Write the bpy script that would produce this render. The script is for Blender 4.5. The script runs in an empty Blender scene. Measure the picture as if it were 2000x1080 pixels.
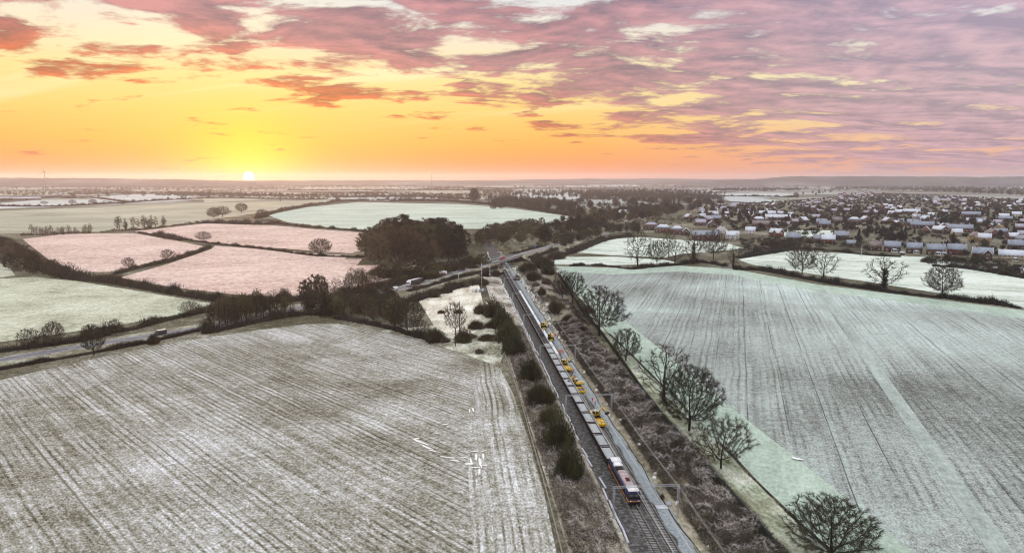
import bpy, bmesh, math, random
import numpy as np
from mathutils import Vector, Matrix, noise as mnoise

SC = bpy.context.scene
COL = SC.collection
R = math.radians
RNG = random.Random(7)

# ------------------------------------------------------------------ camera
CAM_H = 70.0
FPX = 1351.0                      # focal length in pixels of the 2000 px wide photograph
PITCH = R(8.0)
cd = bpy.data.cameras.new('camera')
cam = bpy.data.objects.new('camera', cd)
COL.objects.link(cam)
cam.location = (0, 0, CAM_H)
cam.rotation_euler = (math.pi / 2 - PITCH, 0, 0)
cd.sensor_width = 36.0
cd.lens = 36.0 * FPX / 2000.0
cd.clip_start = 0.5
cd.clip_end = 80000.0
SC.camera = cam
CP, SP = math.cos(PITCH), math.sin(PITCH)


def ray(px, py):
    a, b = (px - 1000) / FPX, (py - 540) / FPX
    return a, CP - b * SP, -(SP + b * CP)


def G(px, py, z=0.0):
    """where the sight line of a photo pixel meets the level z"""
    x, y, w = ray(px, py)
    k = (z - CAM_H) / w
    return Vector((x * k, y * k, z))


def z_at(Y, py):
    x, y, w = ray(1000, py)
    return CAM_H + Y * w / y


# ------------------------------------------------------------------ node helpers
def lin(c):
    return tuple((v / 12.92 if v <= 0.04045 else ((v + 0.055) / 1.055) ** 2.4) for v in c)


def rgb(r, g, b):
    return lin((r / 255, g / 255, b / 255)) + (1.0,)


class NT:
    def __init__(self, tree):
        self.t = tree
        self.n = tree.nodes
        self.l = tree.links

    def put(self, sock, v):
        if v is None:
            return
        if hasattr(v, 'is_output'):
            self.l.new(v, sock)
        else:
            if hasattr(sock.default_value, '__len__') and not hasattr(v, '__len__'):
                v = [v] * len(sock.default_value)
            sock.default_value = v

    def math(self, op, a, b=None, c=None, clamp=False):
        n = self.n.new('ShaderNodeMath'); n.operation = op; n.use_clamp = clamp
        for i, v in enumerate((a, b, c)):
            self.put(n.inputs[i], v)
        return n.outputs[0]

    def vmath(self, op, a, b=None, s=None):
        n = self.n.new('ShaderNodeVectorMath'); n.operation = op
        self.put(n.inputs[0], a); self.put(n.inputs[1], b)
        if s is not None:
            self.put(n.inputs['Scale'], s)
        return n.outputs['Value'] if op in ('DOT_PRODUCT', 'LENGTH') else n.outputs[0]

    def sep(self, v):
        n = self.n.new('ShaderNodeSeparateXYZ'); self.put(n.inputs[0], v); return n.outputs

    def comb(self, x, y, z):
        n = self.n.new('ShaderNodeCombineXYZ')
        for i, v in enumerate((x, y, z)):
            self.put(n.inputs[i], v)
        return n.outputs[0]

    def mix(self, f, a, b, mode='MIX'):
        n = self.n.new('ShaderNodeMix'); n.data_type = 'RGBA'; n.blend_type = mode; n.clamp_factor = True
        self.put(n.inputs[0], f); self.put(n.inputs[6], a); self.put(n.inputs[7], b)
        return n.outputs[2]

    def ss(self, v, lo, hi, a=0.0, b=1.0):
        n = self.n.new('ShaderNodeMapRange'); n.interpolation_type = 'SMOOTHSTEP'
        for i, x in enumerate((v, lo, hi, a, b)):
            self.put(n.inputs[i], x)
        return n.outputs[0]

    def ramp(self, f, stops):
        n = self.n.new('ShaderNodeValToRGB'); self.put(n.inputs[0], f)
        e = n.color_ramp.elements
        while len(e) < len(stops):
            e.new(1.0)
        for i, (p, c) in enumerate(stops):
            e[i].position = p; e[i].color = c
        return n.outputs[0]

    def noise(self, v, scale, detail=4.0, rough=0.55, dist=0.0):
        n = self.n.new('ShaderNodeTexNoise')
        self.put(n.inputs['Vector'], v); n.inputs['Scale'].default_value = scale
        n.inputs['Detail'].default_value = detail; n.inputs['Roughness'].default_value = rough
        n.inputs['Distortion'].default_value = dist
        return n.outputs['Fac']


# ------------------------------------------------------------------ sky, sun, exposure
sx, sy, sz = ray(486, 346)
SUN = Vector((sx, sy, sz)).normalized()
SUN_AZ = math.atan2(SUN.x, SUN.y)
SUN_EL = R(1.2)

world = bpy.data.worlds.new('World')
SC.world = world
world.use_nodes = True
w = NT(world.node_tree)
w.n.clear()
tc = w.n.new('ShaderNodeTexCoord').outputs['Generated']
d3 = w.vmath('NORMALIZE', tc)
X, Y, Z = w.sep(d3)
Zp = w.math('MAXIMUM', Z, 0.0)
el = w.math('MULTIPLY', w.math('ARCSINE', Zp), 180 / math.pi)
ang = w.math('MULTIPLY', w.math('ARCCOSINE', w.math('MINIMUM', w.vmath('DOT_PRODUCT', d3, tuple(SUN)), 1.0)), 180 / math.pi)
eu = w.math('DIVIDE', el, 40.0, clamp=True)
front = w.ramp(eu, [(0.0, rgb(232, 116, 44)), (0.035, rgb(246, 146, 44)), (0.075, rgb(250, 180, 70)), (0.13, rgb(250, 208, 112)),
                    (0.19, rgb(252, 226, 152)), (0.26, rgb(248, 232, 200)), (0.36, rgb(226, 232, 238)), (0.65, rgb(242, 245, 252)), (1.0, rgb(250, 252, 255))])
away = w.ramp(eu, [(0.0, rgb(224, 160, 140)), (0.06, rgb(240, 190, 158)), (0.14, rgb(246, 226, 186)), (0.28, rgb(232, 230, 230)), (0.6, rgb(242, 245, 252)), (1.0, rgb(250, 252, 255))])
base = w.mix(w.ss(ang, 20, 58), front, away)
# streaks of high cirrus in the clear part
Pden = w.math('ADD', Zp, 0.10)
px_ = w.math('DIVIDE', X, Pden)
py_ = w.math('DIVIDE', Y, Pden)
cir = w.noise(w.comb(w.math('MULTIPLY', px_, 0.22), w.math('ADD', w.math('MULTIPLY', py_, 1.7), w.math('MULTIPLY', px_, 0.55)), 3.0), 1.0, 6, 0.62, 0.3)
cirm = w.math('MULTIPLY', w.ss(cir, 0.5, 0.72), w.math('MULTIPLY', w.ss(el, 3.0, 6.0), w.ss(el, 16.0, 9.0)))
base = w.mix(w.math('MULTIPLY', cirm, 0.55), base, rgb(255, 250, 205))
# yellow glow round the sun
gl = lambda s: w.math('EXPONENT', w.math('MULTIPLY', w.math('POWER', w.math('DIVIDE', ang, s), 2.0), -1.0))
base = w.mix(w.math('MULTIPLY', gl(8.0), 0.22), base, rgb(255, 216, 70))
base = w.mix(w.math('MULTIPLY', gl(3.7), 0.92), base, rgb(255, 242, 18))
# cloud bank
q = w.math('ADD', Z, w.math('MULTIPLY', X, 0.12))
cp = w.comb(w.math('MULTIPLY', px_, 0.8), py_, 0.0)
cp = w.vmath('ADD', cp, (40.3, 33.9, 0.0))
n1 = w.noise(cp, 2.3, 8, 0.60, 0.25)
big = w.noise(cp, 0.6, 2, 0.5)
shift = w.vmath('ADD', cp, (math.sin(SUN_AZ) * 0.10 * 0.8, math.cos(SUN_AZ) * 0.10, 0.0))
n2 = w.noise(shift, 2.3, 8, 0.60, 0.25)
fine = w.noise(cp, 9.0, 5, 0.6, 0.3)
thr = w.math('ADD', w.ss(q, 0.04, 0.088, 0.655, 0.515), w.ss(q, 0.09, 0.16, 0.0, -0.075))
thr = w.math('ADD', thr, w.ss(X, 0.0, 0.6, 0.0, -0.12))
thr = w.math('ADD', thr, w.ss(X, -0.22, -0.5, 0.0, -0.055))
thr = w.math('ADD', thr, w.ss(Z, 0.27, 0.55, 0.0, 0.13))
nn = w.math('ADD', w.math('ADD', n1, w.math('MULTIPLY', w.math('SUBTRACT', fine, 0.5), 0.10)), w.math('MULTIPLY', w.math('SUBTRACT', big, 0.5), 0.14))
dens = w.ss(w.math('SUBTRACT', nn, thr), -0.025, 0.085)
lit = w.math('ADD', w.math('MULTIPLY', w.math('SUBTRACT', n1, n2), 4.5), 0.42, clamp=True)
cA = w.mix(lit, rgb(128, 58, 50), rgb(226, 98, 56))
cB = w.mix(lit, rgb(122, 94, 114), rgb(208, 140, 146))
cC = w.mix(lit, rgb(150, 132, 160), rgb(212, 174, 190))
ccol = w.mix(w.ss(w.math('ADD', q, w.math('MULTIPLY', ang, 0.0012)), 0.085, 0.185), cA, cB)
ccol = w.mix(w.ss(ang, 22, 58), ccol, cC)
ccol = w.mix(w.ss(Z, 0.25, 0.5), ccol, rgb(226, 232, 240))
skyc = w.mix(w.math('MULTIPLY', dens, w.ss(ang, 20, 60, 0.93, 0.84)), base, ccol)
lift = w.ss(el, 12.0, 42.0, 0.80, 1.06)  # low sky dimmed, unseen sky overhead brightened to light the ground
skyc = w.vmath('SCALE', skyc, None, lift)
# the sun's own disc on the skyline
disc = w.ss(ang, 0.44, 0.36)
skyc = w.mix(disc, skyc, (3.4, 3.2, 2.4, 1))
nish = w.n.new('ShaderNodeTexSky')
nish.sky_type = 'NISHITA'
nish.sun_disc = False
nish.sun_elevation = SUN_EL
nish.sun_rotation = SUN_AZ
b1 = w.n.new('ShaderNodeBackground'); w.l.new(nish.outputs[0], b1.inputs[0]); b1.inputs[1].default_value = 0.015
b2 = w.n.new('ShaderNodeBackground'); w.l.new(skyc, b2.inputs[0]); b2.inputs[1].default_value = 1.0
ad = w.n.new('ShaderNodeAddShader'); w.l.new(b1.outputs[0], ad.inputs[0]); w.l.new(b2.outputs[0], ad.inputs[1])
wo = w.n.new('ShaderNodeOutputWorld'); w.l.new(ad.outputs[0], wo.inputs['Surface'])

sd = bpy.data.lights.new('sun', 'SUN')
sd.energy = 2.2
sd.angle = R(0.53)
sd.color = (1.0, 0.52, 0.22)
sun = bpy.data.objects.new('sun', sd)
COL.objects.link(sun)
sv = Vector((math.sin(SUN_AZ) * math.cos(SUN_EL), math.cos(SUN_AZ) * math.cos(SUN_EL), math.sin(SUN_EL)))
sun.rotation_euler = (-sv).to_track_quat('-Z', 'Y').to_euler()
sun.location = (0, 0, 200)

SC.view_settings.view_transform = 'Standard'
SC.view_settings.look = 'None'
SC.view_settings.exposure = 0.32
SC.view_settings.gamma = 1.0
SC.view_settings.use_curve_mapping = False
try:
    SC.cycles.use_denoising = True
    SC.cycles.use_adaptive_sampling = False
    SC.cycles.filter_width = 1.05
    SC.cycles.max_bounces = 6
    SC.cycles.diffuse_bounces = 2
    SC.cycles.glossy_bounces = 2
    SC.cycles.volume_bounces = 1
except Exception:
    pass


# ------------------------------------------------------------------ materials
MATS = {}


def mat(name, col, rough=0.8, metal=0.0, var=0.0, scale=1.0, frost=0.0, frost_col=(0.62, 0.64, 0.68), rnd=0.0, coord='obj', bump=0.0, spec=0.3, detail=4, fthr=0.5):
    """one diffuse-ish material: noise variation, frost lying on upward faces, small per-object variation"""
    if name in MATS:
        return MATS[name]
    m = bpy.data.materials.new(name)
    m.use_nodes = True
    t = NT(m.node_tree)
    p = t.n['Principled BSDF']
    p.inputs['Roughness'].default_value = rough
    p.inputs['Metallic'].default_value = metal
    p.inputs['Specular IOR Level'].default_value = spec
    c = tuple(col[:3]) + (1.0,)
    v = t.n.new('ShaderNodeTexCoord').outputs['Object'] if coord == 'obj' else t.n.new('ShaderNodeNewGeometry').outputs['Position']
    out = c
    if var > 0 or bump > 0:
        nz = t.noise(v, scale, detail, 0.6)
        if var > 0:
            lo = tuple(x * (1 - var) for x in c[:3]) + (1,)
            hi = tuple(min(1, x * (1 + var)) for x in c[:3]) + (1,)
            out = t.mix(t.ss(nz, 0.3, 0.7), lo, hi)
        if bump > 0:
            b = t.n.new('ShaderNodeBump'); b.inputs['Strength'].default_value = 0.6; b.inputs['Distance'].default_value = bump
            t.l.new(nz, b.inputs['Height']); t.l.new(b.outputs[0], p.inputs['Normal'])
    if rnd > 0:
        oi = t.n.new('ShaderNodeObjectInfo').outputs['Random']
        hs = t.n.new('ShaderNodeHueSaturation')
        t.put(hs.inputs['Value'], t.ss(oi, 0, 1, 1 - rnd, 1 + rnd))
        t.put(hs.inputs['Hue'], t.math('ADD', 0.5, t.math('MULTIPLY', t.math('SUBTRACT', t.math('FRACT', t.math('MULTIPLY', oi, 17.3)), 0.5), rnd * 0.12)))
        t.put(hs.inputs['Color'], out)
        out = hs.outputs[0]
    if frost > 0:
        gn = t.n.new('ShaderNodeNewGeometry')
        nzz = t.sep(gn.outputs['Normal'])[2]
        n2_ = t.noise(gn.outputs['Position'], 0.9, 5, 0.65)
        f = t.math('MULTIPLY', t.ss(nzz, 0.1, 0.75), t.ss(n2_, fthr - 0.22, fthr + 0.12))
        out = t.mix(t.math('MULTIPLY', f, frost), out, tuple(frost_col) + (1,))
    t.put(p.inputs['Base Color'], out)
    MATS[name] = m
    return m


def field_mat(name, stops, angle=0.0, line=3.0, line_amt=0.1, patch=0.02, patch_amt=0.5, streak=0.25, streak_amt=0.3, fine=1.5, fine_amt=0.3, tram=0.0, tram_col=None, bias=0.0, tram_w=0.05, bump=0.12, stretch=0.1):
    """frosted field: patches, drilled rows, streaks along the rows and blade-sized speckle, all laid out on the ground itself"""
    m = bpy.data.materials.new(name)
    m.use_nodes = True
    t = NT(m.node_tree)
    p = t.n['Principled BSDF']
    p.inputs['Roughness'].default_value = 0.95
    p.inputs['Specular IOR Level'].default_value = 0.1
    pos = t.n.new('ShaderNodeNewGeometry').outputs['Position']
    x, y, z = t.sep(pos)
    ca, sa = math.cos(angle), math.sin(angle)
    # along = direction the rows run in (compass angle from +Y), across at right angles
    al = t.math('ADD', t.math('MULTIPLY', x, sa), t.math('MULTIPLY', y, ca))
    ac = t.math('SUBTRACT', t.math('MULTIPLY', x, ca), t.math('MULTIPLY', y, sa))
    flat = t.comb(x, y, 0.0)
    wob = t.math('MULTIPLY', t.math('SUBTRACT', t.noise(flat, 0.02, 2), 0.5), 3.0)
    acw = t.math('ADD', ac, wob)
    npatch = t.noise(flat, patch, 5, 0.6, 0.4)
    nst = t.noise(t.comb(acw, t.math('MULTIPLY', al, stretch), 0.0), streak, 5, 0.65)
    nf = t.noise(t.comb(ac, t.math('MULTIPLY', al, 0.55), 0.0), fine, 4, 0.75)
    nf2 = t.noise(flat, fine * 0.22, 3, 0.7)
    ln = t.math('SINE', t.math('MULTIPLY', acw, 2 * math.pi / line))
    lmod = t.math('ADD', t.ss(t.noise(flat, 0.03, 4, 0.65), 0.38, 0.62, 0.1, 1.0), t.math('MULTIPLY', t.math('SINE', t.math('MULTIPLY', acw, 2 * math.pi / (line * 5.37))), 0.35))
    f = t.math('ADD', 0.5 + bias, t.math('MULTIPLY', t.math('SUBTRACT', npatch, 0.5), patch_amt * 3))
    f = t.math('ADD', f, t.math('MULTIPLY', t.math('SUBTRACT', nst, 0.5), streak_amt * 3))
    f = t.math('ADD', f, t.math('MULTIPLY', t.math('SUBTRACT', nf, 0.5), fine_amt * 3))
    f = t.math('ADD', f, t.math('MULTIPLY', t.math('SUBTRACT', nf2, 0.5), fine_amt * 1.5))
    f = t.math('ADD', f, t.math('MULTIPLY', t.math('MULTIPLY', t.math('SUBTRACT', 0.35, t.ss(ln, 0.0, 0.95)), lmod), line_amt * 1.5), clamp=True)
    c = t.ramp(f, stops)
    if tram:
        fr = t.math('ABSOLUTE', t.math('SUBTRACT', t.math('FRACT', t.math('DIVIDE', t.math('ADD', ac, t.math('MULTIPLY', wob, 0.2)), tram)), 0.5))
        brk = t.ss(t.noise(t.comb(t.math('MULTIPLY', ac, 0.3), t.math('MULTIPLY', al, 0.02), 5.0), 1.0, 4), 0.36, 0.6)
        c = t.mix(t.math('MULTIPLY', t.math('MULTIPLY', t.ss(fr, tram_w, tram_w * 0.4), brk), 0.75), c, tram_col)
    t.put(p.inputs['Base Color'], c)
    b = t.n.new('ShaderNodeBump'); b.inputs['Strength'].default_value = 0.5; b.inputs['Distance'].default_value = bump
    t.l.new(t.math('ADD', nf, t.math('MULTIPLY', ln, 0.3)), b.inputs['Height'])
    t.l.new(b.outputs[0], p.inputs['Normal'])
    return m


# ------------------------------------------------------------------ mesh helpers
class MB:
    def __init__(self):
        self.v = []
        self.f = []
        self.m = []
        self.extra = []          # numpy triangle soups (n,3,3)

    def add(self, vs, fs, mi=0):
        o = len(self.v)
        self.v += [tuple(p) for p in vs]
        self.f += [tuple(i + o for i in q) for q in fs]
        self.m += [mi] * len(fs)

    def box(self, c, s, mi=0, rz=0.0, rx=0.0, taper=(1, 1), ry=0.0):
        hx, hy, hz = s[0] / 2, s[1] / 2, s[2] / 2
        pts = []
        M = Matrix.Rotation(rz, 3, 'Z') @ Matrix.Rotation(ry, 3, 'Y') @ Matrix.Rotation(rx, 3, 'X')
        for dz in (-1, 1):
            tx, ty = (1, 1) if dz < 0 else taper
            for dx, dy in ((-1, -1), (1, -1), (1, 1), (-1, 1)):
                pts.append(M @ Vector((dx * hx * tx, dy * hy * ty, dz * hz)) + Vector(c))
        self.add(pts, [(3, 2, 1, 0), (4, 5, 6, 7), (0, 1, 5, 4), (1, 2, 6, 5), (2, 3, 7, 6), (3, 0, 4, 7)], mi)

    def tube(self, a, b, r0, r1=None, n=6, mi=0, caps=True):
        r1 = r0 if r1 is None else r1
        a, b = Vector(a), Vector(b)
        d = (b - a)
        if d.length < 1e-6:
            return
        d.normalize()
        u = d.orthogonal().normalized()
        v = d.cross(u)
        pts = []
        for (c, r) in ((a, r0), (b, r1)):
            for i in range(n):
                t = 2 * math.pi * i / n
                pts.append(c + u * (r * math.cos(t)) + v * (r * math.sin(t)))
        fs = [(i, (i + 1) % n, n + (i + 1) % n, n + i) for i in range(n)]
        if caps:
            fs += [tuple(range(n - 1, -1, -1)), tuple(range(n, 2 * n))]
        self.add(pts, fs, mi)

    def prism(self, prof, x0, x1, axis='x', mi=0):
        """closed profile in the plane across `axis`, swept from x0 to x1"""
        n = len(prof)
        f = (lambda a, p: (a, p[0], p[1])) if axis == 'x' else (lambda a, p: (p[0], a, p[1])) if axis == 'y' else (lambda a, p: (p[0], p[1], a))
        pts = [f(x0, p) for p in prof] + [f(x1, p) for p in prof]
        fs = [(i, (i + 1) % n, n + (i + 1) % n, n + i) for i in range(n)] + [tuple(range(n - 1, -1, -1)), tuple(range(n, 2 * n))]
        self.add(pts, fs, mi)

    def tris(self, arr):
        self.extra.append(np.asarray(arr, dtype=np.float64))

    def mesh(self, name, mats):
        me = bpy.data.meshes.new(name)
        v = np.array(self.v, dtype=np.float64).reshape(-1, 3)
        loops, starts, tot = [], [], 0
        for f in self.f:
            starts.append(tot); loops += f; tot += len(f)
        mi = list(self.m)
        if self.extra:
            e = np.concatenate(self.extra).reshape(-1, 3)
            k = len(v)
            v = np.vstack([v, e]) if k else e
            nt = len(e) // 3
            loops = np.concatenate([np.array(loops, dtype=np.int32), np.arange(k, k + 3 * nt, dtype=np.int32)])
            starts = np.concatenate([np.array(starts, dtype=np.int32), tot + 3 * np.arange(nt, dtype=np.int32)])
            mi = mi + [0] * nt
        me.vertices.add(len(v)); me.vertices.foreach_set('co', v.astype(np.float32).ravel())
        me.loops.add(len(loops)); me.loops.foreach_set('vertex_index', np.asarray(loops, dtype=np.int32))
        me.polygons.add(len(starts)); me.polygons.foreach_set('loop_start', np.asarray(starts, dtype=np.int32))
        for m in (mats if isinstance(mats, (list, tuple)) else [mats]):
            me.materials.append(m)
        me.polygons.foreach_set('material_index', np.asarray(mi, dtype=np.int32))
        me.update(calc_edges=True)
        return me

    def build(self, name, mats, parent=None):
        return ob(name, self.mesh(name, mats), parent)


def ob(name, me, parent=None, loc=None, rz=0.0, scale=None):
    o = bpy.data.objects.new(name, me)
    COL.objects.link(o)
    if parent is not None:
        o.parent = parent
    if loc is not None:
        o.location = loc
    if rz:
        o.rotation_euler = (0, 0, rz)
    if scale is not None:
        o.scale = scale
    return o


def tag(o, label, cat, group=None, kind=None):
    if label:
        o['label'] = label
    if cat:
        o['category'] = cat
    if group:
        o['group'] = group
    elif 'group' in o:
        del o['group']
    if kind:
        o['kind'] = kind
    return o


def thing(name, label, cat, loc=(0, 0, 0), rz=0.0, group=None):
    o = ob(name, None, None, loc, rz)
    o.empty_display_size = 0.2
    return tag(o, label, cat, group)


KIDS = {}


def copy_tree(o, parent=None):
    c = o.copy()
    COL.objects.link(c)
    if parent is not None:
        c.parent = parent
    for ch in o.children:
        copy_tree(ch, c)
    return c


def structure(name, mb, m, loc=None):
    o = mb.build(name, m)
    o['kind'] = 'structure'
    return o


def sheet(name, pts, m, z=None):
    """flat ground sheet from world points"""
    b = MB()
    b.add([(p[0], p[1], p[2] if z is None else z) for p in pts], [tuple(range(len(pts)))])
    o = structure(name, b, m)
    return o


def smooth(pts, n=6):
    """Catmull-Rom through the points"""
    P = [Vector(p) for p in pts]
    out = []
    for i in range(len(P) - 1):
        a, b, c, d = P[max(i - 1, 0)], P[i], P[i + 1], P[min(i + 2, len(P) - 1)]
        for k in range(n):
            t = k / n
            out.append(0.5 * ((2 * b) + (c - a) * t + (2 * a - 5 * b + 4 * c - d) * t * t + (3 * b - a - 3 * c + d) * t ** 3))
    out.append(P[-1])
    return out


def ribbon(pts, offs, zs, ragged=0.0):
    """strip along a polyline with cross-section (offset to the right, height above the line)"""
    b = MB()
    n = len(pts)
    vs = []
    for i, p in enumerate(pts):
        t = (pts[min(i + 1, n - 1)] - pts[max(i - 1, 0)])
        t.z = 0
        t.normalize()
        r = Vector((t.y, -t.x, 0))
        for o_, z_ in zip(offs, zs):
            if ragged and o_ in (offs[0], offs[-1]):
                o_ += ragged * mnoise.fractal((p.x * .21, p.y * .21, o_), 1.0, 2.0, 3)
            zz = z_(p) if callable(z_) else p.z + z_
            vs.append((p.x + r.x * o_, p.y + r.y * o_, zz))
    k = len(offs)
    fs = [(i * k + j, i * k + j + 1, (i + 1) * k + j + 1, (i + 1) * k + j) for i in range(n - 1) for j in range(k - 1)]
    b.add(vs, fs)
    return b


# ------------------------------------------------------------------ railway frame: u along the line away from the camera, v to its right
ZR = -2.0
_a, _b = G(1237, 990, ZR), G(992, 545, ZR)
RD = (_b - _a); RD.z = 0; RD.normalize()
RN = Vector((RD.y, -RD.x, 0))
RO = _a - RD * (_a.dot(RD))
RAZ = math.atan2(RD.x, RD.y)          # compass heading of the line
RROT = -RAZ                           # z rotation that turns +Y into the line


def RW(u, v, z=0.0):
    p = RO + RD * u + RN * v
    return Vector((p.x, p.y, z))


def UV(p):
    d_ = Vector((p[0], p[1], 0)) - Vector((RO.x, RO.y, 0))
    return d_.dot(RD), d_.dot(RN)


PROFILE = [(-19, 0.0), (-15, -0.3), (-8, -1.4), (-5.8, -2.35), (8.0, -2.35), (9.2, -1.9), (13, -0.9), (17, -0.1), (20, 0.25), (24, 0.0)]


def cut(v):
    if v <= PROFILE[0][0] or v >= PROFILE[-1][0]:
        return 0.0
    for (a, za), (b, zb) in zip(PROFILE, PROFILE[1:]):
        if a <= v <= b:
            return za + (zb - za) * (v - a) / (b - a)
    return 0.0


KN = G(810, 492)                       # wooded knoll


def zg(x, y):
    """height of the ground"""
    u, v = UV((x, y))
    z = cut(v) * min(1.0, max(0.0, (1000 - u) / 100)) if u < 1000 else 0.0
    r2 = ((x - KN.x) / 38) ** 2 + ((y - KN.y) / 90) ** 2
    if r2 < 4:
        z += max(0.0, 11 * math.exp(-r2 * 1.6) - 1.0)
    return z


def on_ground(px, py, it=4):
    z = 0.0
    for _ in range(it):
        p = G(px, py, z)
        z = zg(p.x, p.y)
    p.z = z
    return p
# ------------------------------------------------------------------ ground
M_GROUND = field_mat('rough frosted grass', [(0.0, rgb(44, 42, 32)), (0.4, rgb(84, 80, 62)), (0.7, rgb(134, 130, 112)), (1.0, rgb(204, 204, 194))],
                     patch=0.012, patch_amt=0.45, streak_amt=0.1, fine=0.9, fine_amt=0.45, line_amt=0.0)
_t = NT(M_GROUND.node_tree)
_pos = _t.n.new('ShaderNodeNewGeometry').outputs['Position']
_x, _y, _z = _t.sep(_pos)
_vo = _t.n.new('ShaderNodeTexVoronoi'); _vo.inputs['Scale'].default_value = 1.0
_vc = _t.comb(_t.math('MULTIPLY', _x, .0021), _t.math('MULTIPLY', _y, .0034), 0.0)
_t.put(_vo.inputs['Vector'], _vc)
_ve = _t.n.new('ShaderNodeTexVoronoi'); _ve.feature = 'DISTANCE_TO_EDGE'; _ve.inputs['Scale'].default_value = 1.0
_t.put(_ve.inputs['Vector'], _vc)
_cell = _t.sep(_vo.outputs['Color'])[0]
_fc = _t.ramp(_cell, [(0.0, rgb(78, 76, 66)), (0.25, rgb(126, 124, 112)), (0.45, rgb(176, 178, 170)), (0.6, rgb(100, 97, 86)), (0.75, rgb(184, 192, 188)), (1.0, rgb(144, 140, 126))])
_fc = _t.mix(_t.ss(_ve.outputs['Distance'], .02, .035), rgb(58, 52, 44), _fc)
_p = _t.n['Principled BSDF']
_old = _p.inputs['Base Color'].links[0].from_socket
_t.put(_p.inputs['Base Color'], _t.mix(_t.ss(_y, 1500, 2300), _old, _fc))
vs_ = [-40000, -12000, -6000, -3000, -1500, -800, -420] + list(range(-300, -30, 18)) + [-24] + [p_[0] for p_ in PROFILE] + list(range(30, 300, 18)) + [420, 800, 1500, 3000, 6000, 12000, 40000]
us_ = [-3000, -600, -200] + list(range(0, 1100, 22)) + [1200, 1500, 2000, 3000, 5000, 9000, 16000, 45000]
gb = MB()
gv = []
for u in us_:
    for v in vs_:
        p = RW(u, v)
        gv.append((p.x, p.y, zg(p.x, p.y) if -200 <= u <= 1100 else 0.0))
k = len(vs_)
gb.add(gv, [(i * k + j, i * k + j + 1, (i + 1) * k + j + 1, (i + 1) * k + j) for i in range(len(us_) - 1) for j in range(k - 1)])
structure('ground', gb, M_GROUND)

# fields -----------------------------------------------------------
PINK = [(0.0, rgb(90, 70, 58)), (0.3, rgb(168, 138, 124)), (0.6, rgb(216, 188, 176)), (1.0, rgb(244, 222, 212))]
STUB = [(0.0, rgb(58, 54, 42)), (0.3, rgb(114, 109, 92)), (0.55, rgb(158, 155, 143)), (0.8, rgb(200, 199, 197)), (1.0, rgb(238, 238, 243))]
MINT = [(0.0, rgb(112, 118, 104)), (0.35, rgb(166, 178, 164)), (0.65, rgb(194, 207, 192)), (1.0, rgb(222, 232, 220))]
WHITE = [(0.0, rgb(120, 128, 110)), (0.35, rgb(178, 188, 172)), (0.65, rgb(212, 221, 208)), (1.0, rgb(238, 242, 234))]
PALE = [(0.0, rgb(84, 84, 66)), (0.3, rgb(156, 157, 134)), (0.6, rgb(190, 191, 168)), (1.0, rgb(224, 226, 208))]
STRIP = [(0.0, rgb(116, 115, 98)), (0.4, rgb(160, 160, 142)), (0.7, rgb(188, 188, 168)), (1.0, rgb(214, 213, 196))]
WINTER = [(0.0, rgb(56, 55, 50)), (0.3, rgb(112, 113, 107)), (0.55, rgb(162, 168, 163)), (0.8, rgb(192, 206, 199)), (1.0, rgb(224, 235, 230))]
BLUEW = [(0.0, rgb(150, 152, 146)), (0.5, rgb(190, 196, 194)), (1.0, rgb(222, 228, 228))]
M_F1 = field_mat('frosted stubble', STUB, angle=R(135), line=1.75, line_amt=0.16, patch=0.020, patch_amt=0.40, streak=0.5, streak_amt=0.30, fine=2.0, fine_amt=0.6, tram=23.0, tram_col=rgb(112, 106, 88), tram_w=0.014, bias=0.02, stretch=0.03)
M_HEAD = field_mat('frosted headland', STUB, angle=RAZ, line=1.75, line_amt=0.16, patch=0.020, patch_amt=0.40, streak=0.5, streak_amt=0.30, fine=2.0, fine_amt=0.6, bias=0.08, stretch=0.03)
M_F2 = field_mat('pale frosted pasture', PALE, patch=0.025, patch_amt=0.42, streak_amt=0.1, fine=0.8, fine_amt=0.62, line_amt=0.0, bias=0.12)
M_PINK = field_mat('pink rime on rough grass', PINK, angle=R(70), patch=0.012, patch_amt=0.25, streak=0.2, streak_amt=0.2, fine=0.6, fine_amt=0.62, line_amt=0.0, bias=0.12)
M_STRIP = field_mat('striped winter crop', STRIP, angle=R(96), line=26.0, line_amt=0.12, patch=0.006, patch_amt=0.3, streak=0.06, streak_amt=0.4, fine=0.3, fine_amt=0.15, stretch=0.05)
M_MINT = field_mat('green frosted grass', MINT, angle=R(80), patch=0.008, patch_amt=0.25, streak=0.05, streak_amt=0.3, fine=0.4, fine_amt=0.35, line_amt=0.0, bias=0.10)
M_WHITE = field_mat('white frosted paddock', WHITE, angle=R(115), patch=0.02, patch_amt=0.22, streak=0.06, streak_amt=0.5, fine=0.5, fine_amt=0.34, line=11.0, line_amt=0.16, stretch=0.12, bias=0.10)
M_F9 = field_mat('frosted winter wheat', WINTER, angle=R(18), line=2.4, line_amt=0.08, patch=0.0075, patch_amt=0.46, streak=0.3, streak_amt=0.16, fine=2.2, fine_amt=0.46, tram=11.0, tram_col=rgb(58, 58, 54), tram_w=0.022, bias=0.07, stretch=0.05)
M_MARG = field_mat('green frosted margin', [(0.0, rgb(98, 106, 94)), (0.35, rgb(156, 172, 156)), (0.65, rgb(190, 206, 190)), (1.0, rgb(222, 232, 220))], angle=R(18), patch=0.03, patch_amt=0.22, streak=0.2, streak_amt=0.15, fine=1.1, fine_amt=0.35, line_amt=0.0, bias=0.04)
M_BLUE = field_mat('blue white frosted field', BLUEW, patch=0.005, patch_amt=0.2, streak_amt=0.1, fine=0.2, fine_amt=0.1, line_amt=0.0)


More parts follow.
